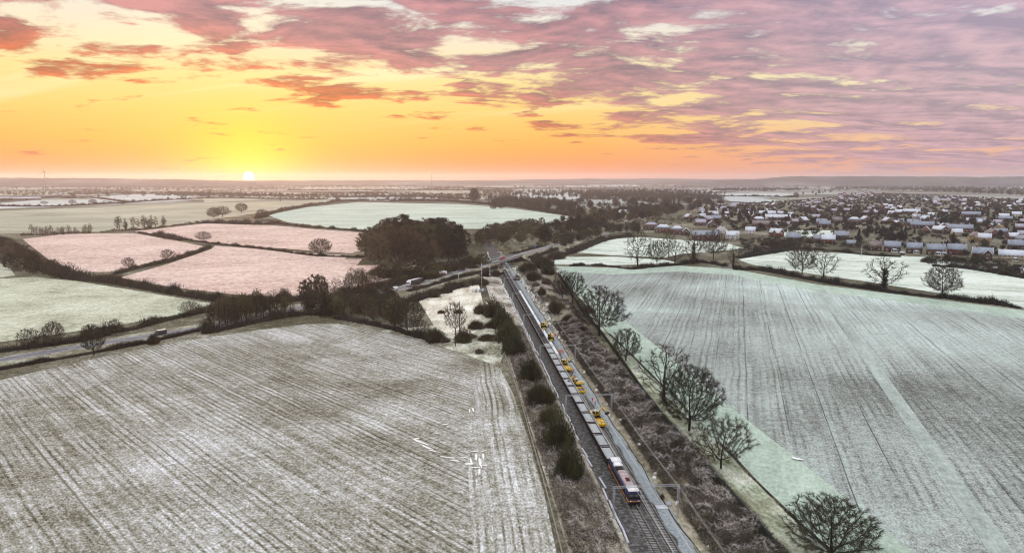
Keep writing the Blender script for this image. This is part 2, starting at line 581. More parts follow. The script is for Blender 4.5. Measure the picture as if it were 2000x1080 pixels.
M_STRIPG0 = field_mat('pale rough corner grass', [(0.0, rgb(78, 76, 60)), (0.35, rgb(140, 138, 118)), (0.65, rgb(194, 194, 176)), (1.0, rgb(236, 234, 224))], patch=0.07, patch_amt=0.55, fine=0.8, fine_amt=0.5, line_amt=0.0, bump=0.3)


def field(pix, m, z=0.05, name='field'):
    return sheet(name, [G(x, y, z) for x, y in pix], m)


field([(-700, 860), (0, 742), (130, 712), (330, 670), (500, 645), (600, 633), (660, 632), (740, 646), (830, 668), (900, 690), (975, 717), (1003, 770), (1034, 860), (1062, 960), (1086, 1075), (1120, 1400), (-900, 1500)], M_F1)
# headland drilled along the railway
field([(940, 703), (975, 717), (1003, 770), (1034, 860), (1062, 960), (1086, 1075), (1120, 1400), (960, 1400), (925, 1080), (915, 960), (914, 850), (920, 780), (925, 735)], M_HEAD, 0.09)
field([(-500, 560), (0, 544), (70, 541), (150, 549), (280, 570), (410, 592), (408, 604), (330, 618), (250, 631), (100, 654), (0, 668), (-500, 740)], M_F2)
field([(-600, 520), (0, 508), (16, 520), (30, 538), (0, 542), (-600, 556)], M_F2)
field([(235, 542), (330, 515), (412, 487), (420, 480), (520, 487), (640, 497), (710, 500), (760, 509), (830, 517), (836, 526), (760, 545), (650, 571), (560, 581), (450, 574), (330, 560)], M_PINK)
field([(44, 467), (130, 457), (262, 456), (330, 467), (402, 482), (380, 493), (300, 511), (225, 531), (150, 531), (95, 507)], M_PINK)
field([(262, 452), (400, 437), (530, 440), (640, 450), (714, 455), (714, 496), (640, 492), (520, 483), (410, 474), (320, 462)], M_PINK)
field([(-400, 430), (0, 412), (300, 400), (640, 390), (662, 392), (540, 411), (430, 427), (330, 441), (200, 452), (40, 456), (-400, 470)], M_STRIP)
field([(522, 420), (600, 405), (700, 395), (800, 397), (900, 399), (1000, 407), (1100, 421), (1160, 434), (1100, 441), (1000, 447), (900, 447), (720, 450), (640, 444), (560, 434)], M_MINT)
field([(-300, 400), (0, 397), (70, 391), (190, 390), (228, 399), (100, 404), (0, 408), (-300, 412)], M_BLUE)
field([(160, 386), (260, 380), (350, 379), (392, 388), (300, 395), (240, 397)], M_BLUE)
field([(1120, 566), (1085, 520), (1200, 523), (1330, 519), (1430, 525), (1600, 556), (1800, 581), (2000, 606), (2500, 670), (2700, 1400), (2050, 1400), (1790, 1085), (1560, 898), (1430, 797), (1300, 690), (1215, 622)], M_F9)
field([(1085, 520), (1200, 523), (1330, 519), (1430, 525), (1600, 556), (1800, 581), (2000, 606), (2500, 670), (2500, 700), (2000, 622), (1800, 594), (1600, 569), (1430, 537), (1330, 530), (1200, 536), (1110, 531)], M_MARG, 0.09)
field([(1085, 528), (1110, 529), (1165, 575), (1215, 622), (1300, 690), (1430, 797), (1560, 898), (1790, 1085), (2050, 1400), (1800, 1400), (1640, 1130), (1545, 1010), (1480, 945), (1400, 870), (1240, 716), (1140, 590)], M_MARG, 0.09)
M_STRIPG = field_mat('tufted frosted strip', [(0.0, rgb(84, 84, 66)), (0.35, rgb(142, 148, 124)), (0.65, rgb(192, 200, 180)), (1.0, rgb(236, 236, 226))], patch=0.07, patch_amt=0.5, fine=0.9, fine_amt=0.5, line_amt=0.0, bump=0.3)
field([(1528, 1100), (1500, 1058), (1440, 988), (1380, 920), (1320, 851), (1262, 776), (1212, 702), (1168, 642), (1142, 612), (1150, 606), (1240, 716), (1400, 870), (1480, 945), (1545, 1010), (1640, 1130)], M_STRIPG, 0.3)
# light tramline stripe across the wheat
M_STRIPE = field_mat('frosted wheel track', [(0.0, rgb(112, 114, 108)), (0.5, rgb(170, 180, 174)), (1.0, rgb(212, 223, 217))], angle=R(18), patch=0.05, patch_amt=0.2, fine=1.2, fine_amt=0.4, line_amt=0.0)
for (a_, b_, wd) in (((1604, 566), (1905, 1003), 4.6), ((1905, 1003), (2060, 1230), 4.6)):
    A_, B_ = G(*a_, 0.13), G(*b_, 0.13)
    n_ = 14
    pl = [A_.lerp(B_, i / n_) for i in range(n_ + 1)]
    structure('wheel_track', ribbon(pl, [-wd / 2, wd / 2], [0, 0]), M_STRIPE)
field([(1105, 492), (1180, 468), (1250, 463), (1420, 475), (1455, 486), (1330, 496), (1300, 503), (1200, 499)], M_WHITE)
field([(1086, 502), (1200, 501), (1300, 508), (1330, 514), (1200, 518), (1080, 516)], M_WHITE)
field([(1440, 507), (1540, 490), (1700, 497), (1832, 503), (1990, 541), (2300, 590), (2300, 640), (1990, 600), (1900, 583), (1700, 551), (1560, 531), (1470, 517)], M_WHITE)
field([(1515, 449), (1632, 450), (1640, 461), (1530, 464)], M_WHITE)
field([(985, 374), (1080, 374), (1160, 380), (1120, 390), (1010, 389)], M_BLUE)
for pix in ([(1385, 378), (1520, 377), (1560, 381), (1500, 385), (1420, 385)], [(1410, 385), (1490, 388), (1530, 392), (1480, 396), (1425, 393)], [(1290, 370), (1410, 372), (1390, 376), (1300, 375)],
            [(1910, 365), (2050, 363), (2050, 372), (1920, 372)], [(-60, 376), (120, 372), (160, 376), (0, 382)], [(560, 366), (760, 364), (780, 368), (600, 371)], [(800, 373), (930, 371), (950, 376), (830, 379)],
            [(395, 386), (640, 381), (650, 387), (480, 392), (400, 396)], [(1640, 366), (1800, 364), (1820, 367), (1660, 370)], [(0, 366), (180, 364), (200, 367), (40, 370)], [(1100, 362), (1240, 361), (1250, 364), (1110, 366)],
            [(880, 384), (975, 383), (990, 389), (900, 391)], [(250, 370), (420, 368), (440, 372), (270, 374)], [(1740, 359), (1960, 357.5), (1980, 360), (1760, 362)], [(300, 361), (520, 359.5), (540, 362), (320, 364)], [(640, 359.5), (840, 358.5), (860, 361), (650, 362)]):
    field(pix, M_BLUE if pix[0][0] > 900 else M_STRIP, 0.3)
field([(818, 588), (880, 566), (935, 553), (945, 600), (938, 640), (905, 668), (850, 640)], field_mat('white tussock grass', [(0.0, rgb(120, 112, 92)), (0.4, rgb(196, 186, 168)), (0.7, rgb(232, 226, 208)), (1.0, rgb(250, 248, 240))], patch=0.05, patch_amt=0.5, fine=0.7, fine_amt=0.4, line_amt=0.0, bias=0.1), 0.06)
field([(742, 647), (770, 640), (850, 636), (905, 668), (938, 640), (948, 590), (975, 600), (984, 690), (974, 716), (900, 689), (830, 667)], M_STRIPG0, 0.05)
# frozen puddles and scrapes
M_ICE = mat('cloudy ice', rgb(250, 247, 238), rough=0.35, var=0.12, scale=1.5, spec=0.5)


def puddle(px, py, L, W, a, seed, z=0.15):
    r_ = random.Random(seed)
    c = G(px, py, z + seed * .012)
    z = c.z
    L, W = L * 1.15, W * 1.35
    pts = []
    for i in range(14):
        t = 2 * math.pi * i / 14
        k_ = r_.uniform(0.55, 1.15)
        x_, y_ = math.cos(t) * L * k_, math.sin(t) * W * k_
        pts.append((c.x + x_ * math.cos(a) - y_ * math.sin(a), c.y + x_ * math.sin(a) + y_ * math.cos(a), z))
    sheet('puddle', pts, M_ICE)


for i, (x_, y_, L_, W_, a_) in enumerate([(820, 862, 3.2, .35, -.75), (832, 872, 3.0, .3, -.8), (846, 880, 1.6, .25, -.5), (813, 856, 1.0, .4, .2), (878, 893, 2.2, .35, -.3), (889, 899, 1.2, .3, -.4), (915, 905, 1.0, .5, .1), (920, 900, .3, 2.6, .15), (936, 920, .25, 2.0, 0),
                                          (930, 892, .35, 2.2, 0), (938, 903, .4, 2.4, .1), (929, 912, 1.2, .3, 0), (944, 890, .3, 1.8, .1), (926, 881, 1.3, .25, .2), (948, 908, .9, .25, 0.3), (908, 893, 1.0, .2, -.4), (945, 880, .8, .25, .5), (917, 802, .25, 1.6, 0.1), (924, 800, .3, 1.8, 0.1), (1556, 895, 1.5, .6, -.6), (870, 828, 1.0, .25, .4), (852, 846, 1.1, .2, .3)]):
    puddle(x_, y_, L_, W_, a_, i)

# hills on the skyline ------------------------------------------------
M_HILL = field_mat('wooded hillside', [(0.0, rgb(58, 56, 54)), (0.5, rgb(92, 88, 84)), (1.0, rgb(150, 150, 146))], patch=0.0012, patch_amt=0.6, fine=0.01, fine_amt=0.3, line_amt=0.0, streak_amt=0.0)


def hill(px0, px1, dist, tops, depth, seed, z0=-3):
    """a ridge with a rough wooded crest; tops = photo rows of the crest, left to right"""
    b = MB()
    n = 110
    r_ = random.Random(seed)
    rows = []
    for i in range(n + 1):
        px = px0 + (px1 - px0) * i / n
        k = i / n * (len(tops) - 1)
        j = min(int(k), len(tops) - 2)
        f = k - j
        f = f * f * (3 - 2 * f)
        ty = tops[j] * (1 - f) + tops[j + 1] * f
        x, y, w_ = ray(px, 352)
        zt = z_at(dist, ty) + (mnoise.fractal((px * 0.06, seed, 0), 1.0, 2.0, 5) * 0.7 + r_.uniform(-.5, .5)) * dist / 1351 * 0.8
        X0 = x / y * dist
        sc = lambda dd: (X0 * (dist + dd) / dist, dist + dd)
        rows.append([sc(-depth) + (z0,), sc(-depth * .55) + (zt * .45,), sc(-depth * .2) + (zt * .86,), sc(0) + (zt,), sc(depth * .5) + (zt * .7,), sc(depth) + (z0,)])
    vs = [p for r2 in rows for p in r2]
    b.add(vs, [(i * 6 + j, (i + 1) * 6 + j, (i + 1) * 6 + j + 1, i * 6 + j + 1) for i in range(n) for j in range(5)])
    structure('hill', b, M_HILL)


hill(-700, 1150, 9000, [350, 349, 347, 350, 351.5, 353, 353, 352.5, 353, 353.5], 1500, 1)
hill(900, 2700, 10500, [354, 350, 349, 350, 348, 349, 346.5, 348, 347, 348.5, 347.5], 1700, 2)
hill(1330, 2500, 7600, [354, 351, 344.5, 344.5, 345, 346, 344.5, 346.5, 349, 351, 352], 1200, 3)
hill(-200, 500, 7000, [349, 347.5, 348, 350, 355], 1000, 4)


# road ---------------------------------------------------------------
M_ROAD = mat('frosted asphalt', rgb(118, 116, 124), rough=0.7, var=0.18, scale=0.35, coord='pos')
M_VERGE = field_mat('frosted road verge', [(0.0, rgb(66, 62, 48)), (0.4, rgb(124, 118, 98)), (0.75, rgb(176, 176, 158)), (1.0, rgb(222, 226, 214))], patch=0.05, patch_amt=0.5, fine=0.8, fine_amt=0.4, line_amt=0.0)
M_PAINT = mat('road paint', rgb(230, 228, 220), rough=0.8, var=0.15, scale=1.0)
DECK = ZR + 6.3
rp = [(-320, 765, 0.2), (-150, 730, 0.2), (0, 703, 0.2), (200, 670, 0.2), (410, 637, 0.2), (520, 614, 0.2), (600, 598, 0.3), (680, 584, 0.4), (750, 571, 0.6), (800, 558, 1.0), (850, 543, 1.8), (905, 528, 3.2), (957, 514, DECK), (1000, 502, DECK), (1050, 488, DECK), (1080, 480, 3.2), (1110, 471, 1.5), (1150, 461, .4), (1200, 452, .2)]
RDP = smooth([G(x_, y_, z_) for x_, y_, z_ in rp], 8)
RDU = [UV(p) for p in RDP]
GAP0, GAP1 = -8.5, 13.5
left_part = [p for p, q_ in zip(RDP, RDU) if q_[1] < GAP0]
right_part = [p for p, q_ in zip(RDP, RDU) if q_[1] > GAP1]


def at_v(v):
    for i in range(len(RDP) - 1):
        if RDU[i][1] <= v <= RDU[i + 1][1]:
            f = (v - RDU[i][1]) / (RDU[i + 1][1] - RDU[i][1])
            return RDP[i].lerp(RDP[i + 1], f)


EA, EB = at_v(GAP0), at_v(GAP1)
left_part.append(EA)
right_part.insert(0, EB)
MID = [EA.lerp(EB, i / 6) for i in range(7)]
for part in (left_part, right_part):
    structure('verge', ribbon(part, [-16, -8, -5.5, -3.7, 3.7, 5.5, 8, 16], [lambda p: min(zg(p.x, p.y), 0) - 0.3, lambda p: max(0.04, p.z * .62), lambda p: max(0.06, p.z - .06), lambda p: p.z - .04, lambda p: p.z - .04, lambda p: max(0.06, p.z - .06), lambda p: max(0.04, p.z * .62), lambda p: min(zg(p.x, p.y), 0) - 0.3]), M_VERGE)
structure('road', ribbon(left_part + MID[1:-1] + right_part, [-3.6, 0, 3.6], [0.0, 0.05, 0.0]), M_ROAD)
for off in (-3.25, 3.25):
    structure('road_edge_line', ribbon(left_part + MID[1:-1] + right_part, [off - .09, off + .09], [0.03, 0.03]), M_PAINT)
allr = left_part + MID[1:-1] + right_part
acc = 0
dash = MB()
for a_, b_ in zip(allr, allr[1:]):
    d_ = b_ - a_
    L_ = d_.length
    s_ = -acc % 9.0
    while s_ < L_:
        c_ = a_ + d_ * (s_ / L_)
        e_ = a_ + d_ * (min(L_, s_ + 3.5) / L_)
        t_ = Vector((d_.y, -d_.x, 0)).normalized() * .08
        up = Vector((0, 0, .062))
        dash.add([c_ - t_ + up, c_ + t_ + up, e_ + t_ + up, e_ - t_ + up], [(0, 1, 2, 3)])
        s_ += 9.0
    acc += L_
o_ = structure('road_centre_line', dash, M_PAINT)

# overbridge of the road ----------------------------------------------
M_CONC = mat('weathered concrete', rgb(150, 148, 142), rough=0.9, var=0.25, scale=0.6, frost=0.5)
M_DBRICK = mat('dark engineering brick', rgb(74, 62, 58), rough=0.9, var=0.3, scale=1.2)
M_STEEL = mat('galvanised steel', rgb(176, 180, 184), rough=0.5, metal=0.3, var=0.1, scale=0.8)
bd = (EB - EA); bl = bd.length; bdir = bd.normalized()
br = thing('road_bridge', 'concrete road bridge with pale parapets carrying the lane over the railway', 'bridge', EA.lerp(EB, .5), math.atan2(bd.y, bd.x))
b = MB(); b.box((0, 0, -.55), (bl + 2, 9.4, .9)); b.build('deck', M_CONC, br)
for s_ in (-1, 1):
    b = MB(); b.box((0, s_ * 4.5, .55), (bl + 14, .3, 1.25)); b.box((0, s_ * 4.5, 1.22), (bl + 14.2, .42, .1)); b.build('parapet', M_CONC, br)
    b = MB(); b.box((s_ * (bl / 2 + .6), 0, -3.8), (1.4, 9.6, 5.6)); b.build('abutment', M_DBRICK, br)
b = MB()
for i in range(5):
    b.box((0, -3.6 + i * 1.8, -1.25), (bl, .45, .5))
gd = b.build('girders', M_DBRICK, br); gd['kind'] = 'stuff'

# second bridge farther along ------------------------------------------
c_ = RW(770, 1.7, ZR + 6.2)
b2 = thing('railway_overbridge', 'dark narrow overbridge crossing the railway beyond the road bridge', 'bridge', c_, RROT)
M_DARK = mat('dark painted iron', rgb(52, 50, 50), rough=0.8, var=0.2, scale=0.5)
b = MB(); b.box((0, 0, 0), (18, 4, .7)); b.build('deck', M_DARK, b2)
for s_ in (-1, 1):
    b = MB(); b.box((0, s_ * 2.0, .9), (18, .25, 1.5)); b.build('parapet', M_DARK, b2)
    b = MB(); b.box((s_ * 8.2, 0, -3.4), (1.6, 4.4, 6.4)); b.build('pier', M_DBRICK, b2)
b = MB(); b.box((0, -2.2, -1.2), (17, .3, .35)); b.box((0, -2.2, -2.4), (17, .25, .25)); b.build('cross_beam', M_CONC, b2)

# track bed ----------------------------------------------------------
def along(u0, u1, n):
    return [RW(u0 + (u1 - u0) * i / n, 0, 0) for i in range(n + 1)]


M_BALL = mat('dark ballast', rgb(66, 62, 58), rough=0.95, var=0.5, scale=3.0, coord='pos', bump=0.06, frost=0.28, fthr=0.62)
M_PATH = mat('pale new ballast', rgb(140, 148, 152), rough=0.95, var=0.35, scale=2.2, coord='pos', bump=0.05, frost=0.25, fthr=0.6)
M_FORM = mat('scraped formation', rgb(112, 116, 116), rough=0.95, var=0.35, scale=0.8, coord='pos', bump=0.05)
M_BANKG = field_mat('pale frosted bank grass', [(0.0, rgb(74, 70, 54)), (0.35, rgb(128, 121, 102)), (0.7, rgb(182, 175, 156)), (1.0, rgb(232, 228, 216))], angle=RAZ, patch=0.06, patch_amt=0.5, streak_amt=0.2, fine=0.9, fine_amt=0.5, line_amt=0.0, bump=0.3)
M_VERG2 = field_mat('rusty frosted rough grass', [(0.0, rgb(62, 56, 46)), (0.35, rgb(122, 114, 100)), (0.7, rgb(186, 178, 166)), (1.0, rgb(236, 232, 224))], angle=RAZ, patch=0.05, patch_amt=0.55, streak_amt=0.2, fine=0.8, fine_amt=0.55, line_amt=0.0, bump=0.3, bias=0.05)
structure('trackbed', ribbon(along(90, 1000, 500), [-5.2, -4.6, -1.7, 1.7, 5.0], [ZR - .24, ZR - .22, ZR - .14, ZR - .14, ZR - .2], .7), M_BALL)
structure('access_path', ribbon(along(90, 640, 300), [4.9, 5.3, 7.6, 8.0], [ZR - .22, ZR - .12, ZR - .14, ZR - .2], .9), M_PATH)
structure('verge', ribbon(along(90, 548, 50), [-18, -15, -12, -8, -5.1], [lambda p: .07, -.22, -.72, -1.33, ZR - .2]), M_VERG2)
structure('verge', ribbon(along(90, 560, 50), [7.9, 9.2, 13, 17, 20, 23], [ZR - .25, -1.82, -.82, -.02, .33, .12]), M_BANKG)


def track(label, v, u0, u1, sl0, sl1):
    c = RW(u0, v, ZR)
    t = thing('railway_track', label, 'railway track', c, RROT)
    for s_ in (-1, 1):
        b = MB()
        b.box((s_ * .7175, (u1 - u0) / 2, -.02), (.15, u1 - u0, .02), 0)
        b.box((s_ * .7175, (u1 - u0) / 2, .05), (.02, u1 - u0, .12), 0)
        b.box((s_ * .7175, (u1 - u0) / 2, .13), (.07, u1 - u0, .045), 1)
        b.build('rail', [M_RUST, M_RAIL], t)
    sb = MB(); sb.box((0, 0, -.1), (2.5, .27, .13), 0)
    sme = sb.mesh('sleeper', M_SLEEP)
    u = sl0
    while u < sl1:
        s = ob('sleeper', sme, t, (RNG.uniform(-.02, .02), u - u0, 0))
        u += .65
    return t


M_RUST = mat('rusty rail web', rgb(70, 46, 36), rough=0.9, var=0.3, scale=2)
M_RAIL = mat('worn rail head', rgb(120, 112, 108), rough=0.45, metal=0.5, var=0.2, scale=1)
M_SLEEP = mat('concrete sleeper', rgb(128, 124, 118), rough=0.95, var=0.3, scale=3, frost=0.35, rnd=0.2)
track('left track carrying the long ballast train behind the locomotive', 0.0, 100, 900, 120, 154)
track('right track with frosted sleepers carrying the yellow machines', 3.4, 100, 279, 120, 279)
# ------------------------------------------------------------------ vegetation
M_BARK = mat('dark bark', rgb(40, 37, 31), rough=0.95, var=0.35, scale=1.5, rnd=0.15)
M_TWIG = mat('winter twigs', rgb(60, 56, 45), rough=0.95, var=0.4, scale=0.25, rnd=0.4)
M_TWIGR = mat('reddish twigs', rgb(80, 69, 56), rough=0.95, var=0.4, scale=0.2, rnd=0.45)
M_TWIGO = mat('olive twigs', rgb(78, 77, 52), rough=0.95, var=0.4, scale=0.25, rnd=0.4)
M_NEEDLE = mat('dark needles', rgb(26, 32, 26), rough=0.9, var=0.45, scale=0.35, rnd=0.25)
M_PINE = mat('pine needles', rgb(38, 41, 32), rough=0.9, var=0.4, scale=0.3, rnd=0.2)
M_OLIVE = mat('olive shrub leaves', rgb(62, 65, 42), rough=0.9, var=0.5, scale=0.6, rnd=0.2)
M_HEDGE = mat('dark hedge twigs', rgb(48, 45, 37), rough=0.95, var=0.45, scale=0.12, coord='pos')
M_HEDGR = mat('brown hedge twigs', rgb(68, 57, 48), rough=0.95, var=0.45, scale=0.12, coord='pos')
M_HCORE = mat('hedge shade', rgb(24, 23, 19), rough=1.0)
M_BRAM = mat('frosted bramble stems', rgb(104, 90, 86), rough=0.95, var=0.6, scale=0.25, coord='pos', frost=0.3, fthr=0.56, frost_col=(0.6, 0.57, 0.55))
M_STRAW = mat('frosted straw', rgb(196, 184, 158), rough=0.95, var=0.35, scale=0.35, coord='pos')


def rdirs(rs, n):
    v = rs.normal(size=(n, 3))
    return v / np.linalg.norm(v, axis=1, keepdims=True)


def slivers(base, dirs, length, width, rs):
    """thin triangles: base points, unit directions, lengths, widths"""
    n = len(base)
    side = np.cross(dirs, rdirs(rs, n))
    side /= np.linalg.norm(side, axis=1, keepdims=True) + 1e-9
    L = np.reshape(length, (-1, 1)) * np.ones((n, 1)); W = np.reshape(width, (-1, 1)) * np.ones((n, 1))
    return np.stack([base - side * W / 2, base + side * W / 2, base + dirs * L], axis=1)


DIV = 34.0


def skeleton(seed, H, W, clear, natt, lop=0.0, low=0.35):
    """space-colonised branch skeleton; returns node positions, parents, radii"""
    rs = np.random.RandomState(seed)
    pts = []
    zc = clear + (H - clear) * low
    while len(pts) < natt:
        p = rs.uniform(-1, 1, 3)
        r = np.linalg.norm(p)
        if r > 1 or r < rs.uniform(0.0, 0.8):
            continue
        z = zc + (p[2] * (H - zc) if p[2] > 0 else p[2] * (zc - clear * .75))
        ang_ = math.atan2(p[1], p[0])
        wob = 1 + lop * math.sin(ang_ * 2 + seed) + 0.12 * math.sin(ang_ * 5 + seed * 2 + p[2] * 4)
        pts.append((p[0] * W / 2 * wob, p[1] * W / 2 * wob, z))
    A = np.array(pts)
    D = H / DIV
    P = [np.array((0, 0, 0.0))]
    par = [-1]
    k = max(2, int(clear * 0.8 / D))
    for i in range(k):
        q_ = P[-1] + np.array((rs.normal(0, .06) * D, rs.normal(0, .06) * D, D))
        P.append(q_); par.append(len(P) - 2)
    P = [p for p in P]
    near = np.full(len(A), -1); dist = np.full(len(A), 1e9)
    done = 0
    for it in range(90):
        new = np.array(P[done:])
        if len(new):
            dm = np.linalg.norm(A[:, None, :] - new[None], axis=2)
            j = dm.argmin(1); dv = dm[np.arange(len(A)), j]
            b_ = dv < dist
            near[b_] = j[b_] + done; dist[b_] = dv[b_]
        done = len(P)
        keep = dist > 1.6 * D
        A, near, dist = A[keep], near[keep], dist[keep]
        if len(A) == 0:
            break
        added = 0
        for nd in np.unique(near):
            v = A[near == nd] - P[nd]
            v = (v / np.linalg.norm(v, axis=1, keepdims=True)).sum(0) + rs.normal(0, .35, 3)
            v += np.array((0, 0, .12))
            v /= np.linalg.norm(v) + 1e-9
            q_ = P[nd] + v * D
            if np.min(np.linalg.norm(np.array(P[max(0, nd - 3):]) - q_, axis=1)) < .3 * D and it > 50:
                continue
            P.append(q_); par.append(int(nd)); added += 1
        if not added or len(P) > 3500:
            break
    P = np.array(P)
    rad = np.zeros(len(P)); kids = np.zeros(len(P), int)
    E = 2.3
    rt = H * 0.0018
    for i in range(len(P) - 1, 0, -1):
        if kids[i] == 0:
            rad[i] = rt ** E
        rad[par[i]] += rad[i]; kids[par[i]] += 1
    rad = rad ** (1 / E)
    rad *= (H * 0.019) / rad[0]
    rad = np.maximum(rad, H * 0.0013)
    rad[0] *= 1.5
    return P, par, rad, kids


PROTO = {}


def tree_proto(key, seed, H, W, clear, natt, tw_n, tw_l, tw_w, twm, lop=0.1, low=0.35, ivy=False):
    rs = np.random.RandomState(seed + 100)
    P, par, rad, kids = skeleton(seed, H, W, clear, natt, lop, low)
    tr, cr = MB(), MB()
    thr = H * 0.0052
    for i in range(1, len(P)):
        r1, r0 = rad[i], rad[par[i]]
        if r1 > thr:
            tr.tube(P[par[i]], P[i], min(r0, r1 * 1.35) if par[i] else r0, r1, 6 if r1 > thr * 2 else 4, caps=False)
        else:
            cr.tube(P[par[i]], P[i], min(r0, r1 * 1.25), r1, 3, caps=False)
    thin = np.where(rad < thr * .8)[0]
    idx = np.repeat(thin, tw_n)
    n = len(idx)
    c = np.array((0, 0, clear + (H - clear) * .3))
    out = P[idx] - c
    out /= np.linalg.norm(out, axis=1, keepdims=True) + 1e-9
    own = P[idx] - P[np.array(par)[idx]]
    own /= np.linalg.norm(own, axis=1, keepdims=True) + 1e-9
    d_ = out * .55 + own * .5 + rdirs(rs, n) * .75
    d_ /= np.linalg.norm(d_, axis=1, keepdims=True)
    cr.tris(slivers(P[idx] + rs.normal(0, .1, (n, 3)), d_, tw_l * rs.uniform(.5, 1.3, n), tw_w * rs.uniform(.6, 1.4, n), rs))
    if ivy:
        m_ = 900
        t = rs.uniform(.02, .62, m_)
        a_ = rs.uniform(0, 2 * math.pi, m_); q_ = rs.uniform(.2, 1, m_) * W * .09
        base_ = np.stack([np.cos(a_) * q_, np.sin(a_) * q_, t * H], 1)
        PROTO_IVY = MB(); PROTO_IVY.tris(slivers(base_, rdirs(rs, m_), .7, .45, rs))
    PROTO[key] = dict(H=H, W=W, parts=[('trunk', tr.mesh('trunk', M_BARK)), ('crown', cr.mesh('crown', twm))] + ([('ivy', PROTO_IVY.mesh('ivy', M_NEEDLE))] if ivy else []))


def cloud_proto(key, seed, H, W, trunk_h, clumps, n, size, m, conic=None, trunk_r=None, twigs=0):
    """evergreen or dense shrub: leaf-sized faces in clumps through the crown"""
    rs = np.random.RandomState(seed)
    tr, cr = MB(), MB()
    tr.tube((0, 0, 0), (0, 0, H * .8), trunk_r or H * .018, H * .006, 6, caps=False)
    arr = []
    for k in range(clumps):
        if conic == 'cone':
            t = (k + rs.uniform(0, 1)) / clumps
            a_ = rs.uniform(0, 6.28); q_ = W / 2 * (1 - t) ** .8 * rs.uniform(.45, .95)
            c = np.array((math.cos(a_) * q_, math.sin(a_) * q_, trunk_h + (H - trunk_h) * t))
            rr = np.array((W * .2 * (1.15 - t), W * .2 * (1.15 - t), H * .06))
        elif conic == 'pine':
            t = rs.uniform(0, 1) ** .7
            a_ = rs.uniform(0, 6.28); q_ = W / 2 * (1.05 - .75 * t) * rs.uniform(.2, .95)
            c = np.array((math.cos(a_) * q_, math.sin(a_) * q_, trunk_h + (H - trunk_h) * t * .95))
            rr = np.array((W * .2, W * .2, H * .045)) * rs.uniform(.7, 1.3)
            tr.tube((0, 0, c[2] - H * .05), c, H * .006, H * .003, 3, caps=False)
        else:
            p = rdirs(rs, 1)[0] * rs.uniform(.3, .8)
            c = np.array((p[0] * W / 2, p[1] * W / 2, trunk_h + (H - trunk_h) * (.48 + p[2] * .5)))
            c[2] = max(c[2], H * .12)
            rr = np.array((W, W, H * .9)) * rs.uniform(.14, .24)
        nn_ = n // clumps
        d_ = rdirs(rs, nn_)
        base_ = c + d_ * rr * rs.uniform(.35, 1.0, (nn_, 1)) ** .6
        base_[:, 2] = np.maximum(base_[:, 2], .05)
        dd = d_ + rdirs(rs, nn_) * .8
        dd /= np.linalg.norm(dd, axis=1, keepdims=True)
        arr.append(slivers(base_, dd, size * rs.uniform(.6, 1.4, nn_), size * .55 * rs.uniform(.6, 1.4, nn_), rs))
    cr.tris(np.concatenate(arr))
    PROTO[key] = dict(H=H, W=W, parts=[('trunk', tr.mesh('trunk', M_BARK)), ('crown', cr.mesh('crown', m))])


def bush_proto(key, seed, H, W, n, m, wd=.07, core=True, leaf=0):
    """many stems fanning out from the ground"""
    rs = np.random.RandomState(seed)
    b = MB()
    a_ = rs.uniform(0, 6.28, n); t = np.sqrt(rs.uniform(0, 1, n))
    lob = 1 + .22 * np.sin(a_ * 3 + seed) + .14 * np.sin(a_ * 7 + seed * 3)
    base_ = np.stack([np.cos(a_) * t * W * .36 * lob, np.sin(a_) * t * W * .36 * lob, rs.uniform(0, .55, n) * H * (1 - t * .6)], 1)
    d_ = np.stack([np.cos(a_) * t * .8, np.sin(a_) * t * .8, 1.05 - .4 * t], 1) + rs.normal(0, .3, (n, 3))
    d_ /= np.linalg.norm(d_, axis=1, keepdims=True)
    b.tris(slivers(base_, d_, H * rs.uniform(.25, .5, n), wd * rs.uniform(.6, 1.5, n), rs))
    if leaf:
        q_ = rdirs(rs, leaf)
        q_[:, 2] = np.abs(q_[:, 2])
        s_ = rs.uniform(.5, 1, (leaf, 1)) ** .5
        lo_ = 1 + .18 * np.sin(q_[:, :1] * 6 + seed) + .15 * np.sin(q_[:, 1:2] * 7 + seed)
        pp = q_ * s_ * lo_ * np.array((W / 2, W / 2, H * .92))
        b.tris(slivers(pp, rdirs(rs, leaf) * .6 + q_ * .5, .45, .22, rs))
    st = MB()
    for i in range(7):
        an = i * .9 + seed
        st.tube((math.cos(an) * .15, math.sin(an) * .15, 0), (math.cos(an) * W * .2, math.sin(an) * W * .2, H * .55), .06, .02, 4, caps=False)
    PROTO[key] = dict(H=H, W=W, parts=[('stems', st.mesh('stems', M_BARK)), ('crown', b.mesh('crown', m))])


for i, (lop, low, nat) in enumerate([(.12, .36, 2100), (.2, .42, 1900), (.05, .38, 2400), (.25, .34, 1500)]):
    tree_proto('oak%d' % i, 11 + i, 19.0, 19.5, 4.2, nat, 10, 1.15, .068, M_TWIG, lop, low)
tree_proto('gnarl', 31, 15.0, 15.0, 3.5, 760, 9, 1.2, .062, M_TWIG, .3, .45)
tree_proto('fine', 41, 19.0, 17.0, 3.5, 2400, 13, 1.15, .062, M_TWIG, .08, .42)
DIV = 26.0
tree_proto('tall0', 21, 24.0, 13.0, 5.0, 560, 9, 1.7, .10, M_TWIGO, .15, .45)
tree_proto('tall1', 22, 24.0, 15.0, 4.0, 520, 8, 1.8, .10, M_TWIG, .25, .5)
tree_proto('tall2', 23, 22.0, 16.0, 3.0, 420, 11, 1.7, .15, M_TWIGR, .2, .42)
tree_proto('ivy0', 25, 22.0, 13.0, 4.0, 420, 8, 1.7, .10, M_TWIG, .25, .5, ivy=True)
tree_proto('far0', 51, 18.0, 15.0, 1.5, 240, 12, 2.2, .26, M_TWIGR, .2, .40)
